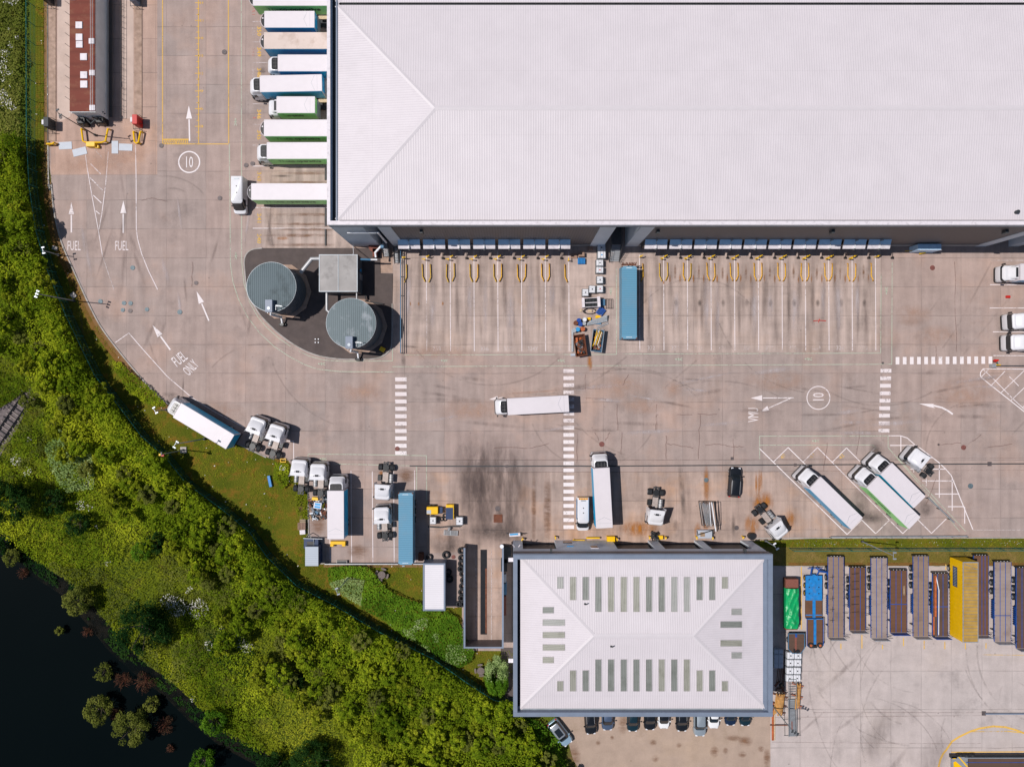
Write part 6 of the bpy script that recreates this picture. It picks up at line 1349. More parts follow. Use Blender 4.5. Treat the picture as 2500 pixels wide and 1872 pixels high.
def pallet(label, px, py, w, l, h, rz, col, group=None, base=0):
    t = thing('pallet_stack' if h > .3 else 'pallet', label, 'pallet', (*P(px, py, h), base), R(rz), group)
    b = MB(); n = max(1, int(h / .14))
    for k in range(n):
        z = k * .14
        for x in (-w / 2 + .06, 0, w / 2 - .06): b.box(x - .05, -l / 2, z, x + .05, l / 2, z + .09)
        for j in range(7): y = -l / 2 + .06 + (l - .12) * j / 6; b.box(-w / 2, y - .05, z + .09, w / 2, y + .05, z + .13)
    b.build('deck', col, t); return t
pallet('blue pallet stack at the edge of the warehouse shadow', 1420, 636.5, 1.15, .95, .7, 0, 'brightblue')
pallet('brown topped pallet next to the leaning yellow bollard', 1401.5, 625, 1.0, .7, .4, 0, 'cardboard'); pallet('dark cage with a pale top above the blue pallet stack', 1420, 621, .9, .7, .9, 0, 'cardboard')
junk_box('cardboard_box', 'small brown box in the shadow under the warehouse wall left of the tanks', 'box', 1441, 606.5, .75, .6, .5, 0, 'cardboard')
# white cage trolley with slatted top
t = thing('slatted_crate', 'white ended crate with dark slats standing above the scrap', 'crate', (*P(1442, 740), 0), R(3)); b = MB()
b.cbox(-1.45, -.75, 0, -1.05, .8, 1.3, .03); b.cbox(.95, -.8, 0, 1.4, .85, 1.4, .03); b.box(-1.05, .65, .2, .95, .72, 1.2); b.box(-1.05, -.75, .2, .95, -.68, 1.2); b.build('end_panel', 'cap', t)
b = MB(); b.box(-1.05, -.65, .1, .95, .62, .5)
for k in range(9): b.box(-1.0 + .22 * k, -.66, .6, -.88 + .22 * k, .64, 1.0)
b.build('slat', 'gutter', t); b = MB(); b.box(-1.04, -.08, 1.01, .94, .02, 1.05); b.build('bar', 'cap', t)
t = thing('folding_ladder', 'thin dark steel rack lying right of the slatted crate', 'rack', (*P(1487, 742), 0)); b = MB()
for y in (-.7, .75): b.tube([(-1.0, y, .1), (.6, y, .1)], .035)
for k in range(5): b.tube([(-.4 + .25 * k, -.8, .12), (-.42 + .25 * k, .8, .12)], .03)
b.build('frame', 'trim', t); b.v = []
pallet('blue pallet lying between the slatted crate and the steel rack', 1470, 738, .95, 1.0, .5, 0, 'pipeblue')
pallet('tilted blue pallet above the yellow plastic part', 1467, 760, 1.1, 1.25, .5, -38, 'steelblue')
def heap(name, label, cat, px, py, items, col):
    t = thing(name, label, cat, (*P(px, py), 0)); 
    for nm, m, f in items: b = MB(); f(b); b.build(nm, m, t, True)
    return t
heap('pipe_bundle', 'bundle of silver rails lying across blue boards above the skips', 'rails', 1458, 786, [('rail', 'steel', lambda b: [b.box(-1.7, -.06, .3, 1.6, .1, .42, None, Matrix.Translation((0, .15 * k - .2, .1 * k)) @ Matrix.Rotation(R(12 + 2.5 * k), 4, 'Z')) for k in range(5)]), ('board', 'pipeblue', lambda b: b.box(-1.0, -.4, .05, .6, .3, .25))], None)
heap('rail_pair', 'two thin silver rails lying above the right hand skip', 'rails', 1471, 793, [('rail', 'steel', lambda b: [b.box(-1.0, -.04, .1, 1.0, .05, .2, None, Matrix.Translation((0, -.22 * k, 0)) @ Matrix.Rotation(R(24), 4, 'Z')) for k in range(2)])], None)
heap('hose_pile', 'dark cable loop and beige scraps below the slatted crate', 'cable', 1440, 760, [('cable', 'trim', lambda b: [b.tube([(math.cos(a * .5) * 1.1 * (1 - .1 * k), math.sin(a * .5) * .45, .1 + .08 * k) for a in range(13)], .05) for k in range(3)]), ('scrap', 'paleply', lambda b: [b.box(-1.6, -.1, .05, -1.3, .3, .2), b.box(-.3, -.15, .05, .3, .2, .25), b.box(.6, -.1, .05, 1.3, .1, .2)])], None)
junk_box('plastic_part', 'large bright yellow plastic part under the tilted blue pallet', 'plastic part', 1461, 773, .95, .45, .4, 8, 'yellowclean'); junk_box('plastic_part', 'small bright yellow plastic part on the blue board', 'plastic part', 1438, 778, .55, .4, .4, 0, 'yellowclean')
def drum(px, py, m, label, r=.33):
    t = thing('drum', label, 'drum', (*P(px, py, .9), 0), 0, 'drums beside the skips'); b = MB(); b.cyl((0, 0), r, 0, .88, n=18); b.cyl((0, 0), r + .02, .3, .34, n=18); b.cyl((0, 0), r + .02, .84, .9, n=18); b.build('shell', m, t, True)
    b = MB(); b.cyl((0, 0), r - .05, .9, .905, n=18); b.cyl((.12, .1), .05, .905, .93, n=8, mt=None); b.build('lid', m if m != 'alu' else 'lampwhite', t)
drum(1413.5, 782, 'bluedrum', 'upper dark blue drum'); drum(1417.5, 791, 'bluedrum', 'lower dark blue drum'); drum(1406, 788, 'rustbrown', 'brown rusty drum left of the two dark blue ones'); drum(1427.5, 780, 'alu', 'white topped drum right of the upper dark blue one')
drum(1426.5, 789.5, 'steel', 'grey drum with a dark ring right of the lower dark blue one', .28); drum(1402, 806, 'steel', 'grey lidded drum at the left end of the lower drum row', .34); drum(1410.5, 804, 'cyan', 'light blue drum in the lower row'); drum(1423, 803, 'orangerust', 'orange rusty drum in the lower row')
junk_box('steel_channel', 'long grey steel channel lying left of the rusty skip', 'steel beam', 1397.5, 832, .32, 3.5, .3, 0, 'steel'); junk_box('steel_channel', 'short grey blue block at the foot of the long steel channel', 'steel beam', 1399, 866, .75, .4, .3, 3, 'greyroof')
b = MB(); b.tube([(-.9, -.05, .1), (0, .05, .1), (1.1, -.02, .1)], .06, n=5); b.tube([(-.1, -.3, .1), (.1, .3, .1)], .05, n=5); o = tag(b.build('crane_hook_bar', 'red'), 'thin red bar lying alone in a bay of the right dock row', 'bar'); o.location = (*P(1999, 783), 0)
b = MB(); b.cbox(-.3, -.2, 0, .3, .2, .4, .05); tag(b.build('red_block', 'red'), 'small red block on the ground above the half hidden tractor units', 'block').location = (*P(2459, 725), 0)
# ---- scrap heap by the south west lorry
def rubble(b, n, sx, sy, ms, zs=.5):
    for k in range(n):
        s_ = rnd.uniform(.06, .25); T = Matrix.Translation((rnd.uniform(-sx, sx), rnd.uniform(-sy, sy), rnd.uniform(.05, zs))) @ Matrix.Rotation(rnd.uniform(0, 3), 4, 'Z') @ Matrix.Rotation(rnd.uniform(-.8, .8), 4, 'X'); b.box(-s_ * 1.6, -s_ * .6, -s_ * .3, s_ * 1.6, s_ * .6, s_ * .3, rnd.choice(ms), T)
b = MB(); rubble(b, 120, 1.3, 1.7, ['chassis', 'rustbrown', 'steel', 'trim', 'wood', 'chassis', 'plate', 'lampwhite'], .6); o = tag(b.build('scrap_heap'), 'grey and brown heap of scrap left of the white and blue lorry', 'scrap', kind='stuff'); o.location = (*P(778, 1240), 0)
junk_box('plastic_part', 'yellow box at the top of the scrap heap behind the tractor wheels', 'plastic part', 770.5, 1216.5, 1.0, .5, .7, -4, 'yellowclean')
t = thing('water_tank_crate', 'white edged crate with two blue windows lying on the scrap heap', 'crate', (*P(779, 1231.5), .5), R(-8)); b = MB(); b.cbox(-.62, -.5, 0, .62, .5, .5, .04); b.build('frame', 'cap', t); b = MB(); b.box(-.45, .05, .502, .45, .38, .53); b.box(-.45, -.38, .502, .45, -.05, .53); b.build('panel', 'cyan', t)
pallet('dull blue pallet below the crate with blue windows on the scrap heap', 776, 1249, 1.0, .85, .4, 0, 'pipeblue'); junk_box('plastic_part', 'tilted yellow panel right of the crate with blue windows', 'plastic part', 789, 1233, .35, .9, .5, -12, 'yellow')
t = thing('yellow_bumper', 'bright yellow U shaped dock bumper behind the white and blue lorry', 'bumper', (*P(827, 1323.5), 0)); b = MB(); b.cbox(-1.2, -.2, 0, 1.2, .3, .7, .06); b.cbox(-1.2, -.55, 0, -.65, -.18, .7, .06); b.cbox(.65, -.5, 0, 1.2, -.18, .7, .06); b.build('body', 'yellowclean', t)
pallet('brick coloured crate on pallets on the grass edge', 735.5, 1285, 1.2, 1.1, .8, 0, 'cardboard')
pallet('pale crate above the brick coloured one on the grass', 738, 1272, .9, .5, .7, 0, 'paleply'); pallet('pale torn crate below the brick coloured one on the grass', 738, 1299, .85, .7, .6, 5, 'cap')
t = thing('orange_crate', 'small orange square frame lying at the kerb behind the tractor units', 'crate', (*P(692.5, 1123.5), 0)); b = MB(); b.tube([(-.4, -.25, .2), (.4, -.25, .2), (.4, .25, .2), (-.4, .25, .2), (-.4, -.25, .2)], .09); b.build('tube', 'yellow', t)
b = MB(); b.cbox(-.22, -.9, 0, .22, .9, .4, .03); o = tag(b.build('blue_board', 'brightblue'), 'blue board standing on the grass left of the tractor units', 'board'); o.location = (*P(660, 1174), 0); o.rotation_euler.z = R(12)
# ---- yard machines
t = thing('road_compressor', 'yellow and grey towable compressor with drawbar', 'compressor', (*P(1059, 1243), 0)); b = MB(); b.cbox(-1.0, -.6, .35, .8, .6, 1.25, .08, 'yellowclean'); b.build('body', None, t); b = MB(); b.cbox(-.98, -.5, 1.251, -.3, .1, 1.28, .01); b.build('lid', 'greyroof', t)
b = MB(); b.cbox(.82, -.5, .3, 1.5, .5, .8, .05); b.tube([(1.5, .05, .5), (2.4, .1, .5)], .05); b.build('drawbar', 'navy', t); b = MB(); b.axcyl(-.5, .62, .85, .35, .35); b.axcyl(.1, .62, .85, .35, .35); b.axcyl(-.1, -.85, -.62, .35, .35); b.build('tyre', 'rubber', t, True)
t = thing('generator', 'black topped generator with yellow end and sides beside loose tyres', 'generator', (*P(1100, 1247), 0)); b = MB(); b.cbox(-.62, -1.1, .2, .62, 1.2, 1.3, .05, 'yellow'); b.build('body', None, t); b = MB(); b.cbox(-.62, -1.1, 1.301, .5, .75, 1.34, .01); b.build('lid', 'navy', t); b = MB(); b.cbox(-.5, .8, 1.301, .45, 1.18, 1.36, .02); b.build('end_cover', 'yellowclean', t)
def tyre(px, py, z, label, group, r=.5, flat=True, w=.28, rz=0):
    b = MB(); n = 20; prof = [(r * .55, 0), (r * .9, 0), (r, w * .25), (r, w * .75), (r * .9, w), (r * .55, w), (r * .5, w * .5)]
    vs = [(p * math.cos(2 * math.pi * i / n), p * math.sin(2 * math.pi * i / n), q) for i in range(n) for p, q in prof]; m = len(prof)
    b.add(vs, [(i * m + j, i * m + (j + 1) % m, ((i + 1) % n) * m + (j + 1) % m, ((i + 1) % n) * m + j) for i in range(n) for j in range(m)]); o = tag(b.build('tyre', 'rubber', None, True), label, 'tyre', group); o.location = (*P(px, py, z), z)
    if not flat: o.rotation_euler = (0, R(90), R(rz)); o.location.z = z + r
    return o
for i, (x, y, l) in enumerate(((1086, 1257.5, 'upper'), (1078, 1266, 'lower left'), (1086, 1266, 'lower right'))): tyre(x, y, 0, l + ' of the three loose tyres left of the generator', 'three loose tyres', .36)
tyre(1089, 1353, .0, 'dark tyre lying on the concrete between the shed and the wash bay', None, .62, w=.5); tyre(1048, 1359, .2, 'tyre by the rusty box at the top of the white roofed shed', None, .5)
junk_box('rusty_box', 'brown metal box with open lid right of the blue container trailer', 'box', 1028, 1358, .8, 1.2, 1.0, 0, 'rustbrown'); tyre(1095, 1395, .1, 'upper black tyre in the shadow beside the white roofed shed', 'tyres in the shed shadow', .55, w=.5); tyre(1098, 1412, .1, 'lower black tyre in the shadow beside the white roofed shed', 'tyres in the shed shadow', .6, w=.5)
GS = 'tyres stacked along the wash bay wall'; nth = ['first', 'second', 'third', 'fourth', 'fifth', 'sixth', 'seventh', 'eighth', 'ninth', 'tenth', 'eleventh', 'twelfth']
for i, (zx, zy) in enumerate(((520, 262), (522, 335), (520, 392), (515, 445), (533, 495), (540, 560), (530, 620), (522, 680), (520, 740), (494, 800), (525, 800))):
    h = 1.0 if i in (3, 8, 9, 10) else .3
    for q in range(3 if h > .5 else 2): o = tyre(1000 + zx / 4.14 + q * .6, 1280 + zy / 4.14, .3 * q, ('top', 'middle', 'bottom')[2 - q if h > .5 else (2 if q == 0 else 0)] + ' tyre of the ' + nth[i] + ' stack from the top along the wash bay wall', GS, .50 if i else .56, w=.29)
for i, (zx, zy, m, w_, l_, lab) in enumerate(((955, 545, 'greyroof', .7, 1.5, 'grey box'), (960, 640, 'pipeblue', .7, 2.0, 'blue grey box'), (957, 815, 'brick', .6, 3.0, 'dark red beam'), (955, 405, 'trim', 1.0, 2.0, 'black bin'), (980, 300, 'gutter', 1.4, 2.6, 'black skip'))): junk_box('storage_box', lab + ' in the gap between the wash bay and the workshop', 'box', 1000 + zx / 4.14, 1280 + zy / 4.14, w_, l_, .9, 0, m)
t = thing('scrap_frame', 'silver slatted steel frame lying below the long dark pipe', 'frame', (*P(1100, 1299.5), 0), R(-3)); b = MB()
for k in range(5): b.tube([(-1.0, -.35 + .17 * k, .3), (1.1, -.35 + .17 * k, .3)], .05)
for x in (-1.0, 0, 1.1): b.tube([(x, -.4, .3), (x, .4, .3)], .06)
b.build('bar', 'steel', t); b = MB(); b.tube([(-.3, .5, .4), (-.1, .9, .6)], .2); b.build('motor', 'alu', t, True)
b = MB(); b.tube([(-2.9, .02, .1), (-1, -.1, .1), (1, .08, .1), (2.4, .05, .12)], .07); b.tube([(-2.9, -.12, .1), (-1, -.24, .1), (1, -.06, .1), (2.2, -.1, .12)], .05); o = tag(b.build('long_pipe', 'chassis', None, True), 'long dark pipe lying below the two white caged tanks', 'pipe'); o.location = (*P(1090, 1284), 0)
# steel frame rack
t = thing('frame_rack', 'open steel frame rack with slanting bars and its tall side frame', 'rack', (*P(1727, 1252), 0), R(3)); b = MB()
for k in range(12): x = -1.5 + .13 * k; b.tube([(x, 1.9 - .03 * k + rnd.uniform(-.2, .2), 1.4), (x + .5, -1.7 + rnd.uniform(-.3, .2), 1.0)], .045)
b.build('bar', 'steel', t); b = MB()
for z in (.1, 1.5): b.tube([(-1.3, 2.0, z), (1.4, 1.8, z), (1.3, -1.9, z), (-1.0, -1.9, z), (-1.3, 2.0, z)], .06)
b.tube([(.6, 2.1, 2.2), (1.0, -2.6, 1.8)], .08); b.build('frame', 'trim', t); b = MB(); b.tube([(.3, 2.0, 1.8), (.75, -2.6, 1.7)], .09); b.tube([(.0, 2.0, 1.7), (.1, -1.8, 1.5)], .05); b.build('bright_bar', 'lampwhite', t)
# at the workshop doors
t = thing('tool_trolley', 'grey topped trolley with orange tray in front of the workshop doors', 'trolley', (*P(1717, 1302), 0)); b = MB(); b.cbox(-1.1, -.6, .1, 1.2, .7, .9, .05); b.build('body', 'greyroof', t); b = MB(); b.tube([(-1.2, .6, .9), (-1.2, 0, 1.1), (1.25, .75, 1.1), (1.25, 0, .9)], .08); b.build('handle', 'trim', t); b = MB(); b.box(-.7, -.3, .902, .0, .4, .95); b.build('tray', 'wood', t)
for x, y, l in ((1276, 1312, 'left of the leftmost workshop door'), (1355, 1308, 'right of the leftmost workshop door'), (1504, 1312, 'beside the bright yellow box at the workshop'), (1584, 1308, 'left of the black machine at the workshop'), (1623, 1309, 'right of the orange box at the workshop'), (1698, 1308, 'left of the grey trolley'), (1736, 1309, 'right of the grey trolley'), (1811, 1308, 'left of the round black bin')):
    t = thing('door_bollard', 'yellow bollard ' + l, 'bollard', (*P(x, y), 0), R(rnd.uniform(-30, 30)), 'yellow bollards at the workshop doors'); b = MB(); b.tube([(0, 0, 0), (0, 0, 1.1)], .11, n=8); b.build('post', 'yellow', t, True); b = MB(); b.tube([(-.1, -.3, 1.0), (0, 0, 1.0)], .1, n=8); b.build('arm', 'yellow', t, True)
junk_box('yellow_box', 'bright yellow box against the workshop wall', 'box', 1491, 1315, 1.25, .95, 1.1, 0, 'yellowclean'); junk_box('orange_box', 'small orange box right of the black machine', 'box', 1612, 1311, .8, .6, .6, 0, 'yellow')
for x0, x1, y, l in ((1397, 1427, 1316, 'thin yellow rail at the workshop wall left of the other'), (1430, 1463, 1311, 'thick yellow rail at the workshop wall')): b = MB(); b.tube([(P(x0, y)[0], P(x0, y)[1], .6), (P(x1, y)[0], P(x1, y)[1], .6)], .14 if y < 1315 else .07); b.tube([(P(x0 + 4, y)[0], P(x0, y)[1], 0), (P(x0 + 4, y)[0], P(x0, y)[1], .6)], .08); tag(b.build('wall_rail', 'yellow', None, True), l, 'rail')
b = MB(); rubble(b, 40, .5, .6, ['trim', 'black', 'chassis'], 1.0); tag(b.build('black_machine'), 'black machine parts left of the orange box', 'machine').location = (*P(1597, 1306), 0)
b = MB(); b.cyl((0, 0), .55, 0, .9, n=16); b.cyl((0, 0), .4, .9, .93, n=12); tag(b.build('round_bin', 'trim', None, True), 'round black bin at the workshop corner', 'bin').location = (*P(1832, 1307), 0)
t = thing('pressure_trolley', 'white and teal trolley lying by the left workshop bollard', 'trolley', (*P(1257, 1303.5), 0), R(4)); b = MB(); b.cbox(-.9, -.25, .2, .9, .3, .7, .08, 'cap'); b.cbox(-.8, .0, .701, .5, .25, .75, .01, 'cyan'); b.build('body', None, t); b = MB(); b.tube([(.8, .1, .5), (1.7, .05, .5)], .07); b.tube([(-1.4, .3, .3), (-.8, .1, .4)], .05); b.build('handle', 'trim', t)
# east of the workshop: frames, yellow beams
M['goldbeam'] = mat('golden_beam_paint', (.42, .20, .04), .45, var=.35, scale=2, dirt=(.12, .04, .01), dirt_amt=.8)
def q8(a, c): return (1880 + a / 6.37, 1560 + c / 6.37)
for i, (x, y, w_, l_, rz, lab) in enumerate(((148, 1020, .85, 3.4, -8, 'fat golden roll of yellow beams on dark stands beside the workshop'), (440, 890, .45, 4.1, -4, 'slim golden beam on orange feet right of the walkway grating'))):
    t = thing('golden_beam', lab, 'beam', (*P(*q8(x, y), .9), 0), R(rz)); b = MB(); nb = 7 if i == 0 else 3; [b.tube([((-w_ + w_ * 2 * (k + .5) / nb) * .8, -l_ / 2 + .25 * (k % 3), .6 + .3 * math.sin(3.14 * (k + .5) / nb)), ((-w_ + w_ * 2 * (k + .5) / nb) * .8, l_ / 2 - .2 * (k % 2), .6 + .3 * math.sin(3.14 * (k + .5) / nb))], .13, n=8) for k in range(nb)]; b.build('beam', 'goldbeam', t) if 'goldbeam' in M else b.build('beam', 'yellowrust', t)
    b = MB()
    for y_ in (-l_ / 2 + .4, -.2, l_ / 2 - .5): b.tube([(-w_ - .5, y_ + .2, .3), (w_ + .5, y_ - .1, .3)], .07); b.tube([(-w_ - .4, y_ + .4, .25), (w_ + .3, y_ - .4, .5)], .05)
    b.build('stand', 'rustbrown' if i == 0 else 'orangerust', t)
t = thing('walkway_grating', 'long grey walkway grating with ladder end between the golden beams', 'walkway', (*P(*q8(340, 1020), .5), 0), R(1)); b = MB(); b.box(-.55, -5.0, .3, .55, .8, .42, 'steel')
for k in range(28): b.box(-.55, -4.9 + .2 * k, .421, .55, -4.85 + .2 * k, .44, 'chassis')
b.box(-.1, -3.9, .445, .05, -2.6, .46, 'brick'); b.build('grating', None, t)
b = MB()
for x in (-.6, .6): b.tube([(x - .1, 4.2, 1.2), (x, 1.0, 1.0), (x, -5.0, .6)], .05)
for k in range(8): b.tube([(-.7, 1.2 + .4 * k, 1.0), (.5, 1.2 + .4 * k, 1.0)], .04)
b.tube([(-.75, 4.3, 1.2), (.5, 4.3, 1.2)], .05); b.build('rail', 'cage', t)
b = MB()
for x in (-1.05, 1.35):
    b.tube([(x, 3.6, .1), (x, -5.0, .1)], .035)
for y in (3.6, .6, -2.4, -5.0): b.tube([(-1.2, y, .1), (1.5, y, .1)], .03)
b.build('frame', 'chassis', t)
b = MB(); rubble(b, 26, .8, 1.2, ['deckdark', 'rustbrown', 'trim', 'wood'], .7); tag(b.build('timber_pile'), 'dark brown timber offcuts above the fat golden roll', 'timber', kind='stuff').location = (*P(*q8(150, 760)), 0)
b = MB()
for k in range(5): b.tube([(-.6 + .28 * k, -1.2, .3), (-.4 + .28 * k, 1.2, .4)], .06)
tag(b.build('pole_bundle', 'deckbrown'), 'bundle of dark poles in the workshop shadow above the timber offcuts', 'poles').location = (*P(*q8(150, 545)), 0)
b = MB(); b.box(-.15, -3, .0, .1, 3, .2, 'orangerust'); b.box(.2, -3, 0, .35, 2.2, .15, 'paleply'); b.box(-.5, -.6, .2, 3.2, -.45, .3, 'rustbrown'); b.box(-.5, 2.0, .2, 1.6, 2.12, .3, 'rustbrown'); tag(b.build('steel_sections'), 'brown steel sections lying at the workshop corner below the golden roll', 'steel sections').location = (*P(*q8(40, 1270)), 0)
# ---- picnic tables
def picnic(px, py, r, label):
    t = thing('picnic_table', label, 'picnic table', (*P(px, py), 0), rnd.uniform(0, 1), 'round picnic tables'); b = MB(); b.cyl((0, 0), r * .62, .70, .76, n=20)
    for k in range(6): b.box(-r * .6, -r * .55 + r * .2 * k, .761, r * .6, -r * .55 + r * .2 * k + .02, .768)
    b.build('table_top', 'picwood', t)
    for k in range(4):
        b = MB(); a0 = k * math.pi / 2 + .4; n = 6; rin, ro = r * .78, r * 1.08; A = [(rin * math.cos(a0 + .17 * i), rin * math.sin(a0 + .17 * i)) for i in range(n)]; B = [(ro * math.cos(a0 + .17 * i), ro * math.sin(a0 + .17 * i)) for i in range(n)]; b.prism(A + B[::-1], .42, .47); b.build('bench', 'picwood', t)
    b = MB()
    for k in range(4): a0 = k * math.pi / 2 + .8; b.tube([(0, 0, .3), (r * math.cos(a0), r * math.sin(a0), .3)], .05); b.tube([(r * .5 * math.cos(a0), r * .5 * math.sin(a0), 0), (r * .3 * math.cos(a0), r * .3 * math.sin(a0), .7)], .05)
    b.build('frame', 'picwood', t)
M['picwood'] = mat('weathered_timber', (.15, .12, .11), .85, var=.25, scale=5)
picnic(933.5, 1400.5, 1.0, 'round picnic table on the grass above the hedge'); picnic(1174, 1633, .95, 'round picnic table beside the pale oval bush')
# ---- manhole covers
cov = MB(); cov.cyl((0, 0), .34, .0, .03, n=20); covs = {m: None for m in ('manhole', 'manholeblue', 'manholered')}
for m in covs: c_ = MB(); c_.cyl((0, 0), .36, 0, .03, n=20); c_.cyl((0, 0), .30, .03, .036, n=20); covs[m] = c_.build('manhole_cover', m)
sq = MB(); sq.cbox(-.3, -.3, 0, .3, .3, .03, .02); sqc = sq.build('drain_cover', 'manhole')
for x, y, m, s_, l in ((324, 654, 'manholeblue', 1, 'blue grey manhole cover between the two curved white lines'), (245.5, 736, 'manholeblue', 1, 'blue grey manhole cover near the tall lamp post by the west kerb'), (303, 740, 'manholeblue', .95, 'upper left one of the square of four manhole covers'), (319, 740.5, 'manholeblue', .95, 'upper right one of the square of four manhole covers'), (300, 757, 'manholeblue', .9, 'lower left one of the square of four manhole covers'), (318, 759, 'manhole', .95, 'lower right one of the square of four manhole covers'), (359, 755.5, 'manholeblue', .9, 'pale manhole cover between the square of four and the bluest one'), (439, 762, 'manholeblue', 1.05, 'bright blue manhole cover above the fuel only arrow'), (479, 691, 'manhole', .9, 'grey manhole cover above the left hand white arrow'), (537, 484, 'manhole', 1, 'dark round manhole cover near the white walkway line west of the white van'), (601, 404, 'manhole', 1, 'left one of two dark covers at the nose of the green lorry'), (617, 400, 'manhole', 1, 'right one of two dark covers at the nose of the green lorry'), (548, 128, 'manhole', 1.1, 'dark cover beside the yellow line near the trailers'), (394, 356, 'manhole', 1, 'dark round cover at the corner of the yellow hatched block'), (148, 287, 'manhole', .7, 'small dark cover at the silver fuel pump'), (2276, 654, 'manholered', 1.1, 'rusty red manhole cover below the pale blue cabin'), (1469, 1084, 'manholered', 1.15, 'rusty red manhole cover above the long blue striped lorry'), (1215, 1241, 'manhole', 1.15, 'dark manhole cover above the red brown patch near the wash bay'), (1724, 1171.5, 'manholeblue', 1.0, 'blue manhole cover with rust streak left of the black estate car'), (1798, 1288, 'manhole', 1, 'dark manhole cover left of the askew tractor unit'), (2352, 1092, 'manholered', 1.1, 'rusty manhole cover right of the hatched area, the upper one'), (2369, 1186, 'manholeblue', 1.15, 'half blue manhole cover right of the hatched area, the lower one'), (970, 1095, 'manholered', 1, 'rusty cover at the left end of the lowest left zebra bars'), (1107, 1359, 'manholered', .9, 'red brown cover beside the large loose tyre'), (2291, 1085, 'manhole', .5, 'tiny dark cover left of the upper rusty one'), (2155, 886, 'manhole', .5, 'tiny dark cover at the walkway corner')):
    o = place(covs[m], used, (*P(x, y), .045), rnd.uniform(0, 3), l, 'manhole covers', s_); o['category'] = 'manhole cover'
for x, y, s_, l in ((1237, 1138, .75, 'small square drain cover in the channel left of the zebra crossing'), (1941, 1134.5, .75, 'small square drain cover in the channel by the slanted bays'), (2415, 1132, 1.1, 'brown square drain cover in the channel near the right edge'), (2401, 1740, 1.1, 'dark square block at the end of the green bar in the trailer yard'), (1787, 1119, .8, 'dark square cover above the black estate car')):
    o = place(sqc, used, (*P(x, y), .10), 0, l, 'square drain covers', s_); o['category'] = 'drain cover'
b = MB(); b.box(-.7, -.65, 0, .7, .65, .02); tag(b.build('steel_plate', 'rustbrown'), 'red brown square steel plate set in the concrete right of the wash bay', 'steel plate').location = (*P(1216, 1265), .06); 
b = MB(); X, Yc = P(2404, 1740); b.box(X, Yc - .09, .1, X + 13, Yc + .09, .35); tag(b.build('barrier_bar', 'fence2') if 'fence2' in M else b.build('barrier_bar', 'slate'), 'long green grey bar on the ground at the right edge of the trailer yard', 'bar')
# crash rails
def crashrail(label, a, c):
    t = thing('crash_rail', label, 'crash rail', (*P(*a), 0)); d = Vector(P(*c)) - Vector(P(*a)); L = d.length; t.rotation_euler.z = math.atan2(d.y, d.x); b = MB(); b.box(0, -.05, .4, L, .05, .75); b.box(0, .051, .48, L, .10, .56); b.box(0, .051, .62, L, .10, .70); b.build('beam', 'steel', t)
    for k in range(int(L / 2.4) + 1): b = MB(); b.box(2.4 * k, -.15, 0, 2.4 * k + .12, -.051, .8); b.build('post', 'chassis', t)
crashrail('slanting grey crash rail below the upper dark blue lorry in the slanted bays', (2260, 1213), (2324, 1274)); crashrail('long straight grey crash rail along the grass verge at the slanted bays', (2024, 1309), (2356, 1307))
# concrete blocks on the grass
junk_box('concrete_base', 'pale concrete post base on the brown verge between two lamp posts', 'concrete block', 134, 606, .8, .6, .3, -20, 'concrete_block'); junk_box('concrete_base', 'square pale concrete slab in the tree shadow on the western verge', 'concrete block', 179, 721, .9, .8, .2, -50, 'concrete_block')
# ---- gate barrier at the east
t = thing('gate_barrier', 'grey barrier arm with red and green post at the hatched island', 'barrier', (*P(2419, 893), 0)); b = MB(); b.cbox(-.3, -.3, 0, .3, .3, 1.0, .05); b.build('post', 'steel', t); b = MB(); b.box(.2, -.06, .9, 9, .06, 1.02); b.build('arm', 'chassis', t); b = MB(); b.cyl((.0, .8), .22, .9, 1.3, n=12); b.cyl((.25, .85), .15, 1.3, 1.4, 'lampwhite', 10); b.build('red_lamp', 'red', t); b = MB(); b.tube([(.1, .8, 1.2), (.6, .1, 1.0)], .06, 'fence'); b.tube([(.2, .15, 1.05), (.9, .1, 1.05)], .08, 'yellow'); b.build('cable_guard', None, t)
# ---- lamp posts
def lamp(label, base, h, n=2, heading=None, m='lamp', hm='lampwhite', span_=.9, name='lamp_post'):
    t = thing(name, label, 'lamp post', (*P(*base), 0), R(heading if heading is not None else 0), 'lamp posts'); b = MB(); b.tube([(0, 0, 0), (0, 0, h)], .10, n=8, r1=.055); b.build('pole', m, t, True)
    b = MB(); b.cyl((0, 0), .2, 0, .4, n=10); b.build('base', 'chassis', t)
    b = MB(); b.tube([(-.02, -span_ * .5 * (n > 1), h), (-.02, span_ * .5 * (n > 1) + .05, h)], .04); b.build('cross_arm', m, t)
    for k in range(n): y = 0 if n == 1 else -span_ / 2 + span_ * k / (n - 1); b = MB(); b.cbox(-.12, y - .11, h + .02, .38, y + .11, h + .14, .03); b.build('lamp_head', hm, t)
    return t
lamp('tall dark lamp post rising between the yellow barriers of the fuel station', (234, 331), 9.9, 2, 30, 'chassis', 'lampdark')
lamp('short lamp post with twin heads on the western verge', (145, 623), 4.2, 2, 10, hm='lamp'); lamp('tall slim lamp post with three white heads by the four manhole covers', (182, 734.5), 9.6, 3, -20, hm='lamp')
lamp('short lamp post at the front of the slanting blue lorry', (407.7, 1000), 4.1, 2, 30, hm='lamp'); lamp('tall lamp post standing behind the slanting blue lorry', (500, 1071), 10.5, 2, -30, hm='lamp')
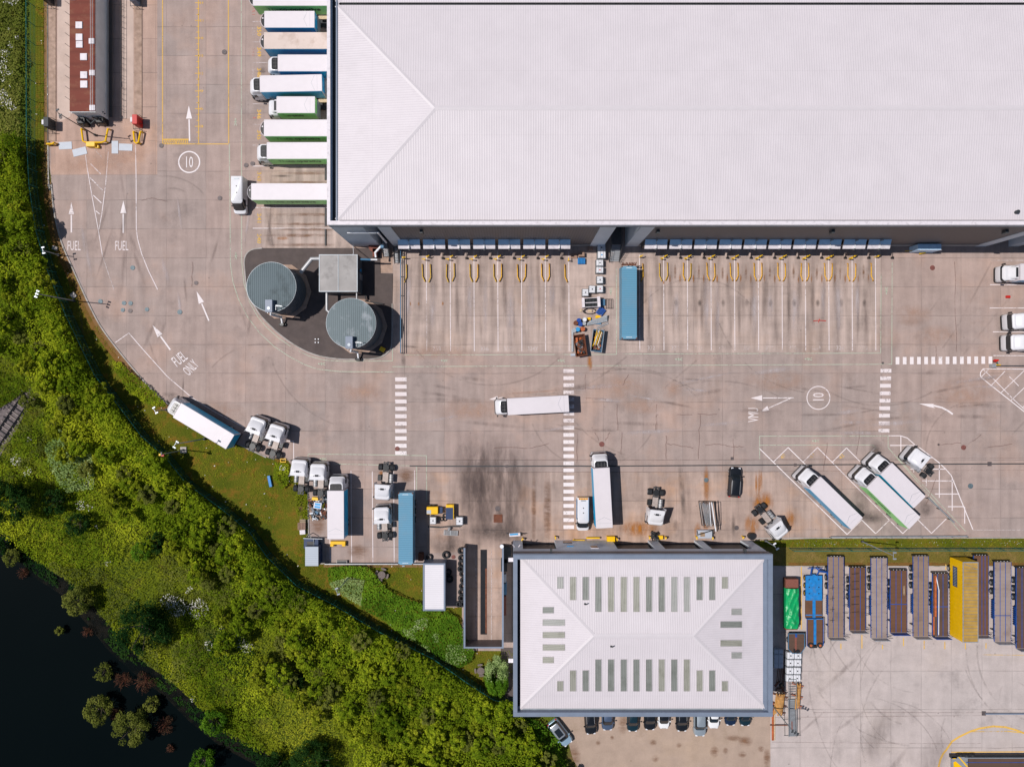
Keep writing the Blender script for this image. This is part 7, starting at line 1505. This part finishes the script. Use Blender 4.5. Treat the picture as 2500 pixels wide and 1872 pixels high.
t = lamp('slim camera post with red and yellow head on a concrete base in the grass', (448.8, 1098), 7.6, 1, 90, hm='lampdark'); b = MB(); b.cbox(-.3, -.3, 7.3, 0, .1, 7.6, .03, 'red'); b.cbox(-.2, .1, 7.35, .1, .4, 7.7, .03, 'yellow'); b.build('camera_box', None, t); b = MB(); b.cbox(-.5, -.5, 0, .5, .5, .25, .05); b.build('concrete_foot', 'concrete_block', t)
lamp('tall lamp post leaning over the dry grass beside the flatbed trailers', (2103.9, 1321), 10, 2, 0, hm='lamp'); lamp('lamp post in the shadow at the workshop corner', (1868, 1318.8), 4.6, 2, 30)
lamp('tall lamp post at the south east workshop corner with dark heads', (1884.7, 1721), 9.6, 3, 60, hm='lampdark'); lamp('lamp post rising from the pale green shrubs below the lorry bays', (853, 1407), 8.6, 2, 20, hm='lamp')
b = MB(); tag(MB().box(-.2, -.1, 0, .2, .1, .1).build('ground_plate', 'lamp'), 'small steel plate by the low rail wall', 'plate').location = (*P(985, 1381), 0)
# ================================================================== vegetation
M['fencelight'] = mat('pale_green_rail', (.02, .17, .14), .5); M['mud'] = worn('shallow_mud', (.010, .008, .004), .5, .5, .35); M['ballast'] = mat('track_ballast', (.14, .115, .115), .95, var=.35, scale=3, dirt=(.05, .045, .04), dirt_amt=.6); M['leafdry'] = leafmat('dry_grass_blades', (.16, .11, .02), (.22, .16, .04), (.28, .20, .06))
def leaf_object(name, pts, nrm, size, tint, m, parent=None, up=.35, asp=.62):
    n = len(pts); N = nrm + NR.normal(0, .55, (n, 3)); N[:, 2] += up; N /= np.linalg.norm(N, axis=1, keepdims=True) + 1e-9
    A = np.cross(N, NR.normal(0, 1, (n, 3))); A /= np.linalg.norm(A, axis=1, keepdims=True) + 1e-9; B = np.cross(N, A)
    s_ = size[:, None] * .5
    V = np.stack([pts + A * s_, pts + B * s_ * asp + N * s_ * .15, pts - A * s_, pts - B * s_ * asp - N * s_ * .1], 1).reshape(-1, 3)
    me = bpy.data.meshes.new(name); me.vertices.add(4 * n); me.vertices.foreach_set('co', V.astype(np.float32).ravel())
    me.loops.add(4 * n); me.loops.foreach_set('vertex_index', np.arange(4 * n, dtype=np.int32)); me.polygons.add(n)
    me.polygons.foreach_set('loop_start', np.arange(0, 4 * n, 4, dtype=np.int32)); me.polygons.foreach_set('loop_total', np.full(n, 4, dtype=np.int32))
    me.update(calc_edges=True); at = me.attributes.new('tint', 'FLOAT', 'POINT'); at.data.foreach_set('value', np.repeat(tint, 4).astype(np.float32))
    me.materials.append(M[m] if isinstance(m, str) else m); o = bpy.data.objects.new(name, me); COL.objects.link(o); o.parent = parent; return o
def crown_pts(rx, ry, rz, zc, nl, n, lump=.42):
    d = NR.normal(0, 1, (nl, 3)); d /= np.linalg.norm(d, axis=1, keepdims=True); d *= (NR.uniform(.45, .88, nl) ** .6)[:, None]; lr = NR.uniform(lump * .6, lump * 1.15, nl)
    k = NR.choice(nl, n, p=lr ** 2 / (lr ** 2).sum()); q = NR.normal(0, 1, (n, 3)); q /= np.linalg.norm(q, axis=1, keepdims=True); q[:, 2] = np.where(q[:, 2] < -.3, -q[:, 2], q[:, 2])
    p = d[k] + q * (lr[k] * NR.uniform(.72, 1.08, n))[:, None]; tint = NR.uniform(0, 1, nl)[k] * .5 + NR.uniform(0, .5, n) ** 1
    return p * [rx, ry, rz] + [0, 0, zc], q, tint
def tree_proto(name, m, r, h, nleaf, ls, nl=16, lump=.42, flat=.8, trunk=True):
    t = thing(name, 'x', 'tree' if 'bush' not in name and 'shrub' not in name else 'bush'); rz = min(h * .48, r * flat); zc = h - rz
    p, q, ti = crown_pts(r * .85, r * .85, rz, zc, nl, nleaf, lump)
    p[:, 2] = np.maximum(p[:, 2], .1); leaf_object('crown', p, q, NR.uniform(ls * .6, ls * 1.35, nleaf), ti, m, t)
    if trunk:
        b = MB(); b.tube([(0, 0, 0), (.05, .05, zc * .5), (0, .1, zc)], r * .055, n=7, r1=r * .03)
        for k in range(6): a = k * 1.05 + rnd.uniform(-.3, .3); b.tube([(0, .05, zc * rnd.uniform(.4, .8)), (math.cos(a) * r * .3, math.sin(a) * r * .3, zc), (math.cos(a) * r * .6, math.sin(a) * r * .6, zc + rz * .35)], r * .025, n=5, r1=r * .01)
        b.build('trunk', 'bark', t)
    return t
# distinct trees
def tree(px, py, rpx, h, m, label, name='tree', dens=1.2, ls=.25, nl=60, cat=None, trunk=True, lump=.24, group=None, flat=.8):
    r = rpx / S * 1.12; n = int(min(14000, max(700, 330 * r * r * dens))); t = tree_proto(name, m, r, h, n, ls, nl, lump, flat, trunk)
    t.location = (*P(px, py, h * .6), 0); t['label'] = label
    if cat: t['category'] = cat
    if group: t['group'] = group
    return t
def qp(a, c): return (a / 2.294, 1150 + c / 2.294)
tree(*qp(430, 730), 36, 4.5, 'leafolive', 'olive green round tree at the pond bank, uppermost of the pond trees'); tree(*qp(785, 885), 68, 8.5, 'leafdark', 'largest dark green tree on the pond bank')
tree(*qp(333, 893), 11, 1.5, 'leafolive', 'tiny green bush standing alone in the pond', 'bush', cat='bush'); tree(*qp(575, 1130), 24, 2.2, 'leafolive', 'ragged small bush in the water above the big olive ones', 'bush', cat='bush', dens=.6)
tree(*qp(545, 1340), 36, 4, 'leafolive', 'round olive bush in the water, left of the largest one', 'bush', cat='bush'); tree(*qp(735, 1440), 46, 5, 'leafolive', 'largest round olive bush standing in the pond', 'bush', cat='bush')
tree(*qp(845, 1305), 20, 2.5, 'leafolive', 'small olive bush right above the largest pond bush', 'bush', cat='bush'); tree(*qp(1195, 1408), 34, 4, 'leafhedge', 'round fresh green bush at the lower pond bank', 'bush', cat='bush')
tree(*qp(1135, 1625), 32, 4, 'leafhedge', 'green bush cut by the bottom edge beside the pond', 'bush', cat='bush'); tree(*qp(65, 480), 22, 3, 'leafolive', 'grey green bush at the left edge of the pond', 'bush', cat='bush'); tree(*qp(0, 430), 18, 3, 'leafdark', 'dark bush at the very left edge above the pond', 'bush', cat='bush')
for (x, y, r, l) in ((700, 1165, 22, 'left reddish bare thicket in the pond'), (815, 1175, 26, 'right reddish bare thicket in the pond'), (930, 1410, 22, 'brown twiggy bush right of the largest pond bush'), (140, 565, 15, 'red twiggy bush in the upper left of the pond'), (655, 1345, 16, 'grey brown twigs between the two round olive bushes'), (505, 890, 14, 'sparse bare twigs in the pond below the olive tree'), (965, 1540, 10, 'thin bare branch sticking out of the pond')):
    r_ = r / S; t = thing('bare_bush', l, 'bush', (*P(*qp(x, y)), 0), 0, 'bare bushes in the pond'); n = int(260 * r_ * r_) + 120; p, q, ti = crown_pts(r_, r_, r_ * .5, .5, 8, n); leaf_object('twigs', p, q, NR.uniform(.1, .35, n), ti, 'twig', t, asp=.18)['kind'] = 'stuff'
    b = MB()
    for k in range(26): a = rnd.uniform(0, 6.28); b.tube([(0, 0, 0), (math.cos(a) * r_ * .5, math.sin(a) * r_ * .5, .7), (math.cos(a + .3) * r_ * rnd.uniform(.7, 1.1), math.sin(a + .3) * r_ * rnd.uniform(.7, 1.1), rnd.uniform(.5, 1.2))], .03, n=3, r1=.01)
    b.build('stems', 'rustbrown', t)
tree(*qp(425, 300), 30, 5, 'leafdark', 'dark pointed bush in the meadow above the pond', 'bush', cat='bush', flat=1.4); tree(*qp(865, 405), 27, 4.5, 'leafdark', 'dark green bush in the middle of the meadow', 'bush', cat='bush', flat=1.3)
tree(*qp(60, 180), 52, 8, 'leafdark', 'large dark tree at the left edge of the meadow'); tree(*qp(790, 450), 26, 3, 'leafhedge', 'mid green bush next to the dark meadow bush', 'bush', cat='bush'); tree(*qp(1105, 480), 24, 3, 'leafdark', 'small dark bush near the fence belt', 'bush', cat='bush')
tree(723, 1665, 24, 3.2, 'leafdark', 'dark bush standing at the edge of the lower wood', 'bush', cat='bush'); tree(765, 1862, 60, 5, 'leafdark', 'dark spreading tree cut by the bottom edge'); tree(670, 1880, 44, 4, 'leafdark', 'dark bush at the bottom edge left of the spreading tree', 'bush', cat='bush')
tree(*qp(-20, 120), 46, 8, 'leafdark', 'dark tree cut by the left edge above the pond'); tree(*qp(300, 170), 34, 4, 'leafdark', 'dark shadowy shrub between the left tree and the white flowers', 'bush', cat='bush', dens=.8)
# belt of trees behind the fence: six kinds, copied
protos = [tree_proto('belt_tree', 'leaf', 1.7, 5.4, 1900, .27, 34, .26), tree_proto('belt_tree', 'leaf', 2.1, 5.9, 2700, .28, 46, .24), tree_proto('belt_tree', 'leaf', 1.4, 5.0, 1400, .26, 26, .28), tree_proto('belt_tree', 'leafolive', 1.6, 5.2, 1700, .26, 30, .26), tree_proto('belt_shrub', 'leafolive', 1.5, 3.8, 1500, .24, 26, .28), tree_proto('belt_shrub', 'leafmead', 1.7, 4.2, 1700, .25, 30, .26)]
names = ['bright green leafy tree', 'broad bushy green tree', 'slender green tree', 'olive leaved tree', 'low olive shrub', 'yellow green shrub']
fw = [Vector(P(*p)) for p in FEN]
def along(s_):
    for i in range(len(fw) - 1):
        d = (fw[i + 1] - fw[i]).length
        if s_ <= d: t = s_ / d; v = (fw[i + 1] - fw[i]).normalized(); return fw[i].lerp(fw[i + 1], t), Vector((v.y, -v.x))
        s_ -= d
    return None, None
tot = sum((fw[i + 1] - fw[i]).length for i in range(len(fw) - 1)); s_ = 40.0; cnt = 0
def puttree(x, y, k=None, sc=None):
    global cnt
    k = rnd.choice([0, 0, 1, 1, 2, 2, 5, 5, 4, 0, 5, 3]) if k is None else k; sc = sc or rnd.uniform(.8, 1.2)
    place(protos[k], used, (x, y, 0), rnd.uniform(0, 6.28), names[k] + ' among the dense belt outside the green fence', ('trees' if k < 4 else 'shrubs') + ' of the belt outside the green fence', (sc, sc, sc * rnd.uniform(.85, 1.1))); cnt += 1
X0f = P(64, 330)[1]
while s_ < tot + 1:
    p, nn = along(s_)
    if p is None: break
    px = 1250 + p.x * S; py = 936 - p.y * S
    if py > 350:
        rows = 3 if py < 900 else 4 if py < 1400 else 6
        for r_ in range(rows):
            off = 1.6 + 2.8 * r_ + rnd.uniform(-1.1, 1.0); a = p + nn * off + Vector((rnd.uniform(-.6, .6), rnd.uniform(-.6, .6)))
            if py > 1560 and r_ > 3: pass
            k = None if r_ < rows - 1 else rnd.choice([2, 5, 4, 5, 5])
            puttree(a.x, a.y, k, rnd.uniform(.85, 1.15) * (1 if r_ == 0 else .95))
    s_ += 3.0
for i in range(30):     # lower wood and its tail beside the gravel
    x, y = rnd.uniform(900, 1330), rnd.uniform(1640, 1890)
    if y < 1660 + (x - 950) * .0 and x < 1100: continue
    fy = 1718 + (x - 1253) * .55 + 30
    if y < fy or x > 1290 + (y - 1760) * .75: continue
    puttree(*P(x, y))
for x, y, k in ((1270, 1750, 3), (1300, 1790, 0), (1335, 1830, 3), (1350, 1862, 0), (1300, 1850, 1), (1285, 1800, 5), (1262, 1790, 0), (1375, 1885, 3), (1330, 1880, 0), (20, 640, 1), (50, 700, 0), (15, 560, 3), (22, 480, 0), (10, 760, 3), (60, 790, 1), (20, 850, 0), (120, 850, 3), (90, 900, 5), (150, 930, 0), (15, 430, 2), (35, 400, 3)): puttree(*P(x, y), k)
for p_ in protos:
    if id(p_) not in used: bpy.data.objects.remove(p_)

# scrub and meadow: uncountable growth
def inpoly(X, Y, poly):
    c = np.zeros(len(X), bool); n = len(poly); j = n - 1
    for i in range(n):
        xi, yi = poly[i]; xj, yj = poly[j]; m_ = ((yi > Y) != (yj > Y)) & (X < (xj - xi) * (Y - yi) / (yj - yi + 1e-12) + xi); c ^= m_; j = i
    return c
_g = NR.uniform(0, 1, (6, 256, 256))
def vn(X, Y, sc, k=0):
    x = X * sc + 500; y = Y * sc + 500; i = np.floor(x).astype(int); j = np.floor(y).astype(int); fx = x - i; fy = y - j; fx = fx * fx * (3 - 2 * fx); fy = fy * fy * (3 - 2 * fy); g = _g[k]
    a = g[i % 256, j % 256]; b_ = g[(i + 1) % 256, j % 256]; c = g[i % 256, (j + 1) % 256]; d = g[(i + 1) % 256, (j + 1) % 256]
    return (a * (1 - fx) + b_ * fx) * (1 - fy) + (c * (1 - fx) + d * fx) * fy
TRK = px_poly([(-80, 1055), (0, 1000), (74, 952), (68, 985), (44, 1035), (0, 1108), (-60, 1170)])
def growth(name, poly, dens, hmin, hmax, ls, m, label, sc=.35, tsc=.12, keep=None, up=.35, asp=.62, kind='stuff', cat='undergrowth', lowest=.0, fill=.72):
    w = px_poly(poly); xs = [a for a, _ in w]; ys = [a for _, a in w]; A = (max(xs) - min(xs)) * (max(ys) - min(ys)); n = int(A * dens)
    X = NR.uniform(min(xs), max(xs), n); Y = NR.uniform(min(ys), max(ys), n); k = inpoly(X, Y, w) & ~inpoly(X, Y, TRK)
    if keep is not None: k &= keep(X, Y)
    X, Y = X[k], Y[k]; e = .4
    def hf(X, Y): return hmin + (hmax - hmin) * np.clip(vn(X, Y, sc) * .6 + vn(X, Y, sc * 2.3, 1) * .45 - .05, 0, 1) ** 1.3
    Z = hf(X, Y); gx = (hf(X + e, Y) - Z) / e; gy = (hf(X, Y + e) - Z) / e; N = np.stack([-gx, -gy, np.ones_like(gx)], 1); N /= np.linalg.norm(N, axis=1, keepdims=True)
    Z = Z * NR.uniform(fill, 1.06, len(Z)) + lowest; T = np.clip(vn(X, Y, tsc, 2) * .8 + vn(X, Y, 1.2, 3) * .4 - .1 + NR.uniform(-.15, .15, len(X)), 0, 1)
    o = leaf_object(name, np.stack([X, Y, np.maximum(Z, .03)], 1), N, NR.uniform(ls * .6, ls * 1.4, len(X)), T, m, up=up, asp=asp); return tag(o, label, cat, kind=kind)
POND = [(-400, 1270), (0, 1285), (52, 1333), (109, 1377), (183, 1425), (244, 1494), (305, 1568), (375, 1629), (436, 1673), (492, 1730), (567, 1791), (654, 1839), (700, 1865), (760, 1930), (900, 2400), (-400, 2400)]
BANK = [(-200, 820), (60, 830), (150, 900), (230, 1010), (330, 1110), (430, 1200), (540, 1310), (640, 1420), (740, 1520), (860, 1600), (1000, 1680), (1180, 1770), (1260, 1960), (780, 1960)] + list(reversed(POND[:13]))
growth('meadow_grass', BANK, 40, .10, .75, .26, 'leafmead', 'long yellow green grass between the wood and the pond', .22, .06, asp=.4)
growth('meadow_scrub', BANK, 30, .3, 2.0, .27, 'leaf', 'low scrub scattered through the long grass of the meadow', .45, .10, keep=lambda X, Y: (vn(X, Y, .09, 4) * .6 + vn(X, Y, .35, 5) * .4 > .56) | ((Y > -30) & (vn(X, Y, .3, 5) > .42)))
growth('olive_scrub', BANK, 26, .3, 1.8, .26, 'leafolive', 'grey green scrub scattered through the meadow', .5, .2, keep=lambda X, Y: (vn(X, Y, .12, 1) * .6 + vn(X, Y, .4, 2) * .4 > .60) & (Y > -48))
growth('bramble', [(100, 900), (230, 930), (345, 1075), (560, 1290), (700, 1430), (560, 1400), (430, 1330), (300, 1230), (200, 1120)], 26, .2, 2.4, .36, 'leaf', 'tangle of bright bramble along the inner edge of the belt', .28)
growth('dark_scrub', [(500, 1500), (560, 1540), (700, 1640), (680, 1680), (600, 1660), (510, 1600)], 16, .3, 1.4, .3, 'leafdark', 'darker patch of scrub in the lower meadow', .4)
under = FEN[3:] + [(1300, 1760), (1350, 1880), (1300, 1990), (900, 1960), (860, 1774), (760, 1640), (640, 1500), (560, 1400), (430, 1300), (330, 1200), (220, 1080), (120, 960), (60, 880), (-60, 840), (-60, 350), (64, 340)]
growth('undergrowth', under, 50, 2.2, 4.8, .28, 'leaf', 'dense undergrowth filling the belt of trees outside the green fence', .42, .10)
f3 = [tuple(v) for v in smooth([(p.x, p.y) for p in fw[2:]], 3)]
def offs(d_):
    out = []
    for i, q_ in enumerate(f3):
        a = Vector(f3[max(i - 1, 0)]); c = Vector(f3[min(i + 1, len(f3) - 1)]); v = (c - a).normalized(); q2_ = Vector(q_) + Vector((v.y, -v.x)) * d_; out.append((1250 + q2_.x * S, 936 - q2_.y * S))
    return out
growth('hedge_belt', offs(.25) + offs(3.4)[::-1], 110, 3.6, 6.0, .28, 'leaf', 'tall continuous hedge of young trees right behind the green fence', .55, .16, fill=.15)
growth('edge_undergrowth', [(1253, 1722), (1330, 1760), (1365, 1800), (1380, 1860), (1400, 1960), (1250, 1960), (1200, 1720)], 26, .3, 3.0, .34, 'leafhedge', 'bushes between the wood and the gravel car park', .3)
growth('white_flowering_scrub', [(-60, -60), (62, -60), (62, 220), (64, 345), (-60, 420)], 40, .8, 3.0, .30, 'leafolive', 'grey green flowering scrub in the top left corner', .3, .12)
growth('blossom', [(-60, -60), (60, -60), (58, 190), (60, 400), (-20, 300), (-60, 200)], 26, .9, 3.1, .20, 'leafflower', 'white blossom over the scrub in the top left corner', .3, keep=lambda X, Y: vn(X, Y, .22, 4) * .6 + vn(X, Y, .9, 5) * .4 > .50)
def patch(cx, cy, r): return [(cx + r * math.cos(a * .785), cy + r * math.sin(a * .785)) for a in range(8)]
fl = [(50, 1120, 16), (78, 1150, 12), (212, 1172, 13), (207, 1230, 14), (228, 1235, 8), (245, 1285, 6), (272, 1370, 8), (440, 1475, 26), (478, 1395, 12), (490, 1480, 26), (470, 1435, 10), (515, 1570, 12), (590, 1560, 18), (608, 1575, 16), (478, 1698, 7), (548, 1530, 7), (80, 1070, 8), (695, 1140, 9), (420, 1465, 22)]
for i, (x, y, r) in enumerate(fl): growth('flower_patch', patch(x, y, r), 20 if r > 20 else 16, .8, 1.7, .18, 'leafflower', 'patch of small white flowers scattered through the meadow', .3, cat='flowers')['group'] = 'white flower patches in the meadow'
pale = [(120, 1060), (175, 1040), (235, 1100), (240, 1190), (180, 1200), (130, 1140)]
growth('grey_green_bush_mass', pale, 40, .8, 2.6, .28, 'leafpale', 'pale grey green shrubs in the meadow near the railway bed', .3, .3, keep=lambda X, Y: vn(X, Y, .5, 3) > .42)
# shrub bed by the workshop, oval bush, hedges
def q4(a, c): return (650 + a / 2.95, 1350 + c / 2.95)
bed = [q4(*p) for p in ((455, 95), (600, 80), (740, 85), (800, 150), (880, 250), (1000, 310), (1120, 345), (1290, 395), (1380, 450), (1430, 560), (1500, 690), (1480, 760), (1400, 810), (1300, 760), (1130, 650), (970, 560), (800, 440), (700, 380), (600, 310), (470, 230), (450, 160))]
palebed = [q4(*p) for p in ((470, 200), (600, 160), (720, 180), (700, 280), (700, 375), (560, 290), (480, 240))]
wb_ = px_poly(palebed)
growth('shrub_bed', bed, 90, .9, 1.9, .24, 'leafhedge', 'thick rounded bed of green shrubs left of the wash bay', .35, .16, keep=lambda X, Y: ~inpoly(X, Y, wb_), cat='shrubs')
growth('pale_shrub_patch', palebed, 90, 1.0, 1.3, .22, 'leafpale', 'patch of pale yellow green shrubs at the left end of the shrub bed', .5, .4, cat='shrubs')
growth('pale_shrub_strip', [q4(*p) for p in ((980, 540), (1050, 480), (1180, 430), (1240, 520), (1250, 640), (1420, 640), (1450, 740), (1380, 790), (1250, 740), (1100, 640))], 46, 1.0, 2.0, .22, 'leafpale', 'paler silvery shrubs along the lower part of the shrub bed', .35, .4, keep=lambda X, Y: vn(X, Y, .35, 4) > .38, cat='shrubs')
t = thing('oval_bush', 'tall oval bush, pale at the top and bright green below, by the workshop wall', 'bush', (*P(1213, 1641), 0)); n = 9000
p, q, ti = crown_pts(1.9, 3.3, 1.7, 1.4, 130, n, .22); top = p[:, 1] + NR.normal(0, .35, n) > -.1; leaf_object('green_crown', p[~top], q[~top], NR.uniform(.14, .32, (~top).sum()), ti[~top], 'leafhedge', t); leaf_object('pale_crown', p[top], q[top], NR.uniform(.12, .28, top.sum()), ti[top], 'leafpale', t); b = MB(); b.tube([(0, 0, 0), (0, 0, 1.6)], .12); b.build('trunk', 'bark', t)
def q2(a, c): return (200 + a / 4.14, 760 + c / 4.14)
growth('kerb_hedge', [q2(*p) for p in ((320, 500), (400, 510), (520, 620), (700, 760), (860, 920), (880, 960), (760, 960), (640, 920), (500, 820), (430, 700), (340, 580))], 70, .3, 1.3, .24, 'leaf', 'strip of low shrubs along the western kerb', .5, .3, cat='shrubs')
growth('kerb_shrub', [(675, 1128), (706, 1130), (708, 1180), (690, 1192), (668, 1160)], 60, .3, 1.5, .24, 'leaf', 'low shrub with white flowers below the orange frame', .5, cat='shrubs')
growth('edge_weeds', [(722, 1205), (752, 1205), (754, 1265), (740, 1272), (722, 1240)], 60, .2, .9, .22, 'leafmead', 'yellow green weeds between the grass and the scrap heap', .6, cat='weeds')
growth('grass_tufts', verge, 16, .02, .22, .20, 'leafmead', 'short uneven grass on the bank inside the green fence', .5, .10, keep=lambda X, Y: vn(X, Y, .25, 3) > .45, cat='grass', asp=.3)
growth('verge_tufts', [(1838, 1316), (2560, 1314), (2560, 1334), (1838, 1334)], 26, .02, .25, .20, 'leafmead', 'green weeds along the strip below the slanted bays', .5, .3, cat='grass', asp=.3)
growth('dry_tufts', [(1922, 1337), (2560, 1337), (2560, 1379), (1922, 1379)], 14, .02, .12, .18, 'leafdry' if 'leafdry' in M else 'leafmead', 'sparse tufts on the dry strip of grass', .5, .3, cat='grass', asp=.3, keep=lambda X, Y: vn(X, Y, .4, 2) > .55)
growth('daisies', [(1930, 1320), (2500, 1318), (2500, 1330), (1930, 1330)], 4, .2, .3, .10, 'leafflower', 'tiny white flowers in the green strip below the slanted bays', cat='flowers')
growth('stray_daisies', verge, .12, .2, .3, .22, 'leafflower', 'scattered white flower heads on the grass bank', cat='flowers')
growth('bank_weeds', [(a, c) for a, c in POND[1:13]] + [(a + 26, c - 34) for a, c in reversed(POND[1:13])], 22, .1, .7, .3, 'leafmead', 'weeds along the pond bank', .5, cat='weeds')

growth('shore_fringe', [(a + 6, c - 10) for a, c in POND[1:13]] + [(a - 26, c + 20) for a, c in reversed(POND[1:13])], 26, .05, .5, .3, 'leafdark', 'dark fringe of waterside plants along the pond edge', .5, cat='reeds', keep=lambda X, Y: vn(X, Y, .35, 2) * .6 + vn(X, Y, 1.1, 3) * .4 > .42)
# ---- fence: pales, posts, rails
def fence(pts, label, h=2.4, start=0):
    w = [Vector(P(*p)) for p in pts]; t = thing('green_fence', label, 'fence', (w[0].x, w[0].y, 0)); o0 = Vector((w[0].x, w[0].y)); pan = MB(); pan.m('fence'); b = MB(); posts = 0
    for i in range(len(w) - 1):
        d = (w[i + 1] - w[i]); L = d.length; u = d / L; nx = Vector((-u.y, u.x)); k = 0
        while k * .3 < L: p = w[i] + u * k * .3 - o0; a = p - u * .010; c = p + u * .010; pan.box(0, 0, 0, .001, .001, .001) if 0 else None; q = nx * .01; pan.add([(*(a - q), .05), (*(c - q), .05), (*(c + q), .05), (*(a + q), .05), (*(a - q), h), (*(c - q), h), (*(c + q), h), (*(a + q), h)], [(4, 5, 6, 7), (0, 1, 5, 4), (2, 3, 7, 6), (1, 2, 6, 5), (3, 0, 4, 7)]); k += 1
        for z in (.4, 1.3, 2.38): pan.tube([(*(w[i] - o0), z), (*(w[i + 1] - o0), z)], .014 if z < 2 else .05, 'fence' if z < 2 else 'fencelight', n=4)
        m_ = max(1, round(L / 3.0))
        for j in range(m_):
            p = w[i] + u * L * j / m_ - o0; posts += 1; b = MB(); b.box(p.x - .04, p.y - .04, 0, p.x + .04, p.y + .04, h + .1); b.build('post', 'fence', t)
    pan.mi = [q if q else 0 for q in pan.mi]; pan.build('mesh_panel', None, t); return t
fence([p for p in FEN[1:]], 'long green palisade fence along the inner edge of the tree belt'); fence([(1926, 1337), (2300, 1336), (2520, 1336)], 'straight green fence on the grass strip above the flatbed trailers')
# ---- railway bed
b = MB(); b.flat(px_poly([(-80, 1050), (0, 996), (74, 950), (70, 985), (46, 1040), (0, 1113), (-60, 1175)]), .0); struct(b.build('gravel_track', 'ballast') if 'ballast' in M else b.build('gravel_track', 'gravel'))
t = thing('old_railway_track', 'disused rail track with broken sleepers at the left edge of the meadow', 'railway track', (*P(20, 1040), 0)); b = MB(); dx, dy = P(72, 962); ax, ay = P(-30, 1110); d = Vector((dx - ax, dy - ay)).normalized(); nn = Vector((-d.y, d.x)); L0 = -Vector(t.location)
for s2 in (-.75, .75): p0 = Vector((ax, ay)) + nn * s2; p1 = Vector((dx, dy)) + nn * s2; b.tube([(*p0, .25), (*p1, .25)], .12, 'trim', n=4)
b.build('rail', None, t).location = L0; b = MB()
for k in range(17): c = Vector((ax, ay)) + d * (k * .72) ; a1 = c - nn * 1.35; a2 = c + nn * 1.35; b.tube([(*a1, .12), (*a2, .12)], .10, 'floorplate' if k % 3 else 'chassis', n=4)
b.build('sleeper', None, t).location = L0
# ---- water
w = NT('pond_water'); p = w.pos(); w.bsdf(w.mix(w.noise(p, .05, 3), (.0014, .0030, .0036), (.0022, .0045, .005)), .2, bump=w.noise(p, 2.2, 4), bd=.004, spec=.025)
b = MB(); b.flat(px_poly(POND), -.012); o = struct(b.build('pond_water', w.m))
mud = MB(); mud.flat(px_poly([(a, c) for a, c in POND[1:13]] + [(a - 34, c + 26) for a, c in reversed(POND[1:13])]), -.004); struct(mud.build('muddy_bank', M['mud']))
# ================================================================== light, sky, camera
sx, sy = math.cos(R(6)) * .55, -math.sin(R(6)) * .55     # horizontal run of a shadow per metre of height
d = Vector((sx, sy, -1)).normalized()
sun = bpy.data.lights.new('Sun', 'SUN'); sun.energy = 4.15; sun.angle = R(.53); sun.color = (1.0, .955, .915)
so = bpy.data.objects.new('sun', sun); COL.objects.link(so); so.rotation_euler = d.to_track_quat('-Z', 'Y').to_euler()
wd = bpy.data.worlds.new('World'); SC.world = wd; wd.use_nodes = True; nt = wd.node_tree; bg = nt.nodes['Background']
sk = nt.nodes.new('ShaderNodeTexSky'); sk.sky_type = 'NISHITA'; sk.sun_disc = False
sk.sun_elevation = math.asin(-d.z); sk.sun_rotation = math.atan2(-d.x, -d.y); sk.air_density = 1.0; sk.dust_density = .6
nt.links.new(sk.outputs[0], bg.inputs[0]); bg.inputs[1].default_value = .065
cam = bpy.data.cameras.new('Camera'); co = bpy.data.objects.new('camera', cam); COL.objects.link(co)
co.location = (0, 0, H); co.rotation_euler = (0, 0, 0); cam.sensor_width = 36; cam.sensor_fit = 'HORIZONTAL'; cam.lens = 36 * H / (2500 / S); cam.clip_end = 3000; cam.clip_start = 1
SC.camera = co
vs_ = SC.view_settings; vs_.view_transform = 'Standard'; vs_.look = 'None'; vs_.exposure = 0.0; vs_.gamma = 1; vs_.use_curve_mapping = False
SC.cycles.max_bounces = 6; SC.cycles.transparent_max_bounces = 24
for o in list(bpy.data.objects):     # drop prototypes that were never placed
    if o.get('label') == 'x':
        for c in list(o.children): bpy.data.objects.remove(c)
        bpy.data.objects.remove(o)
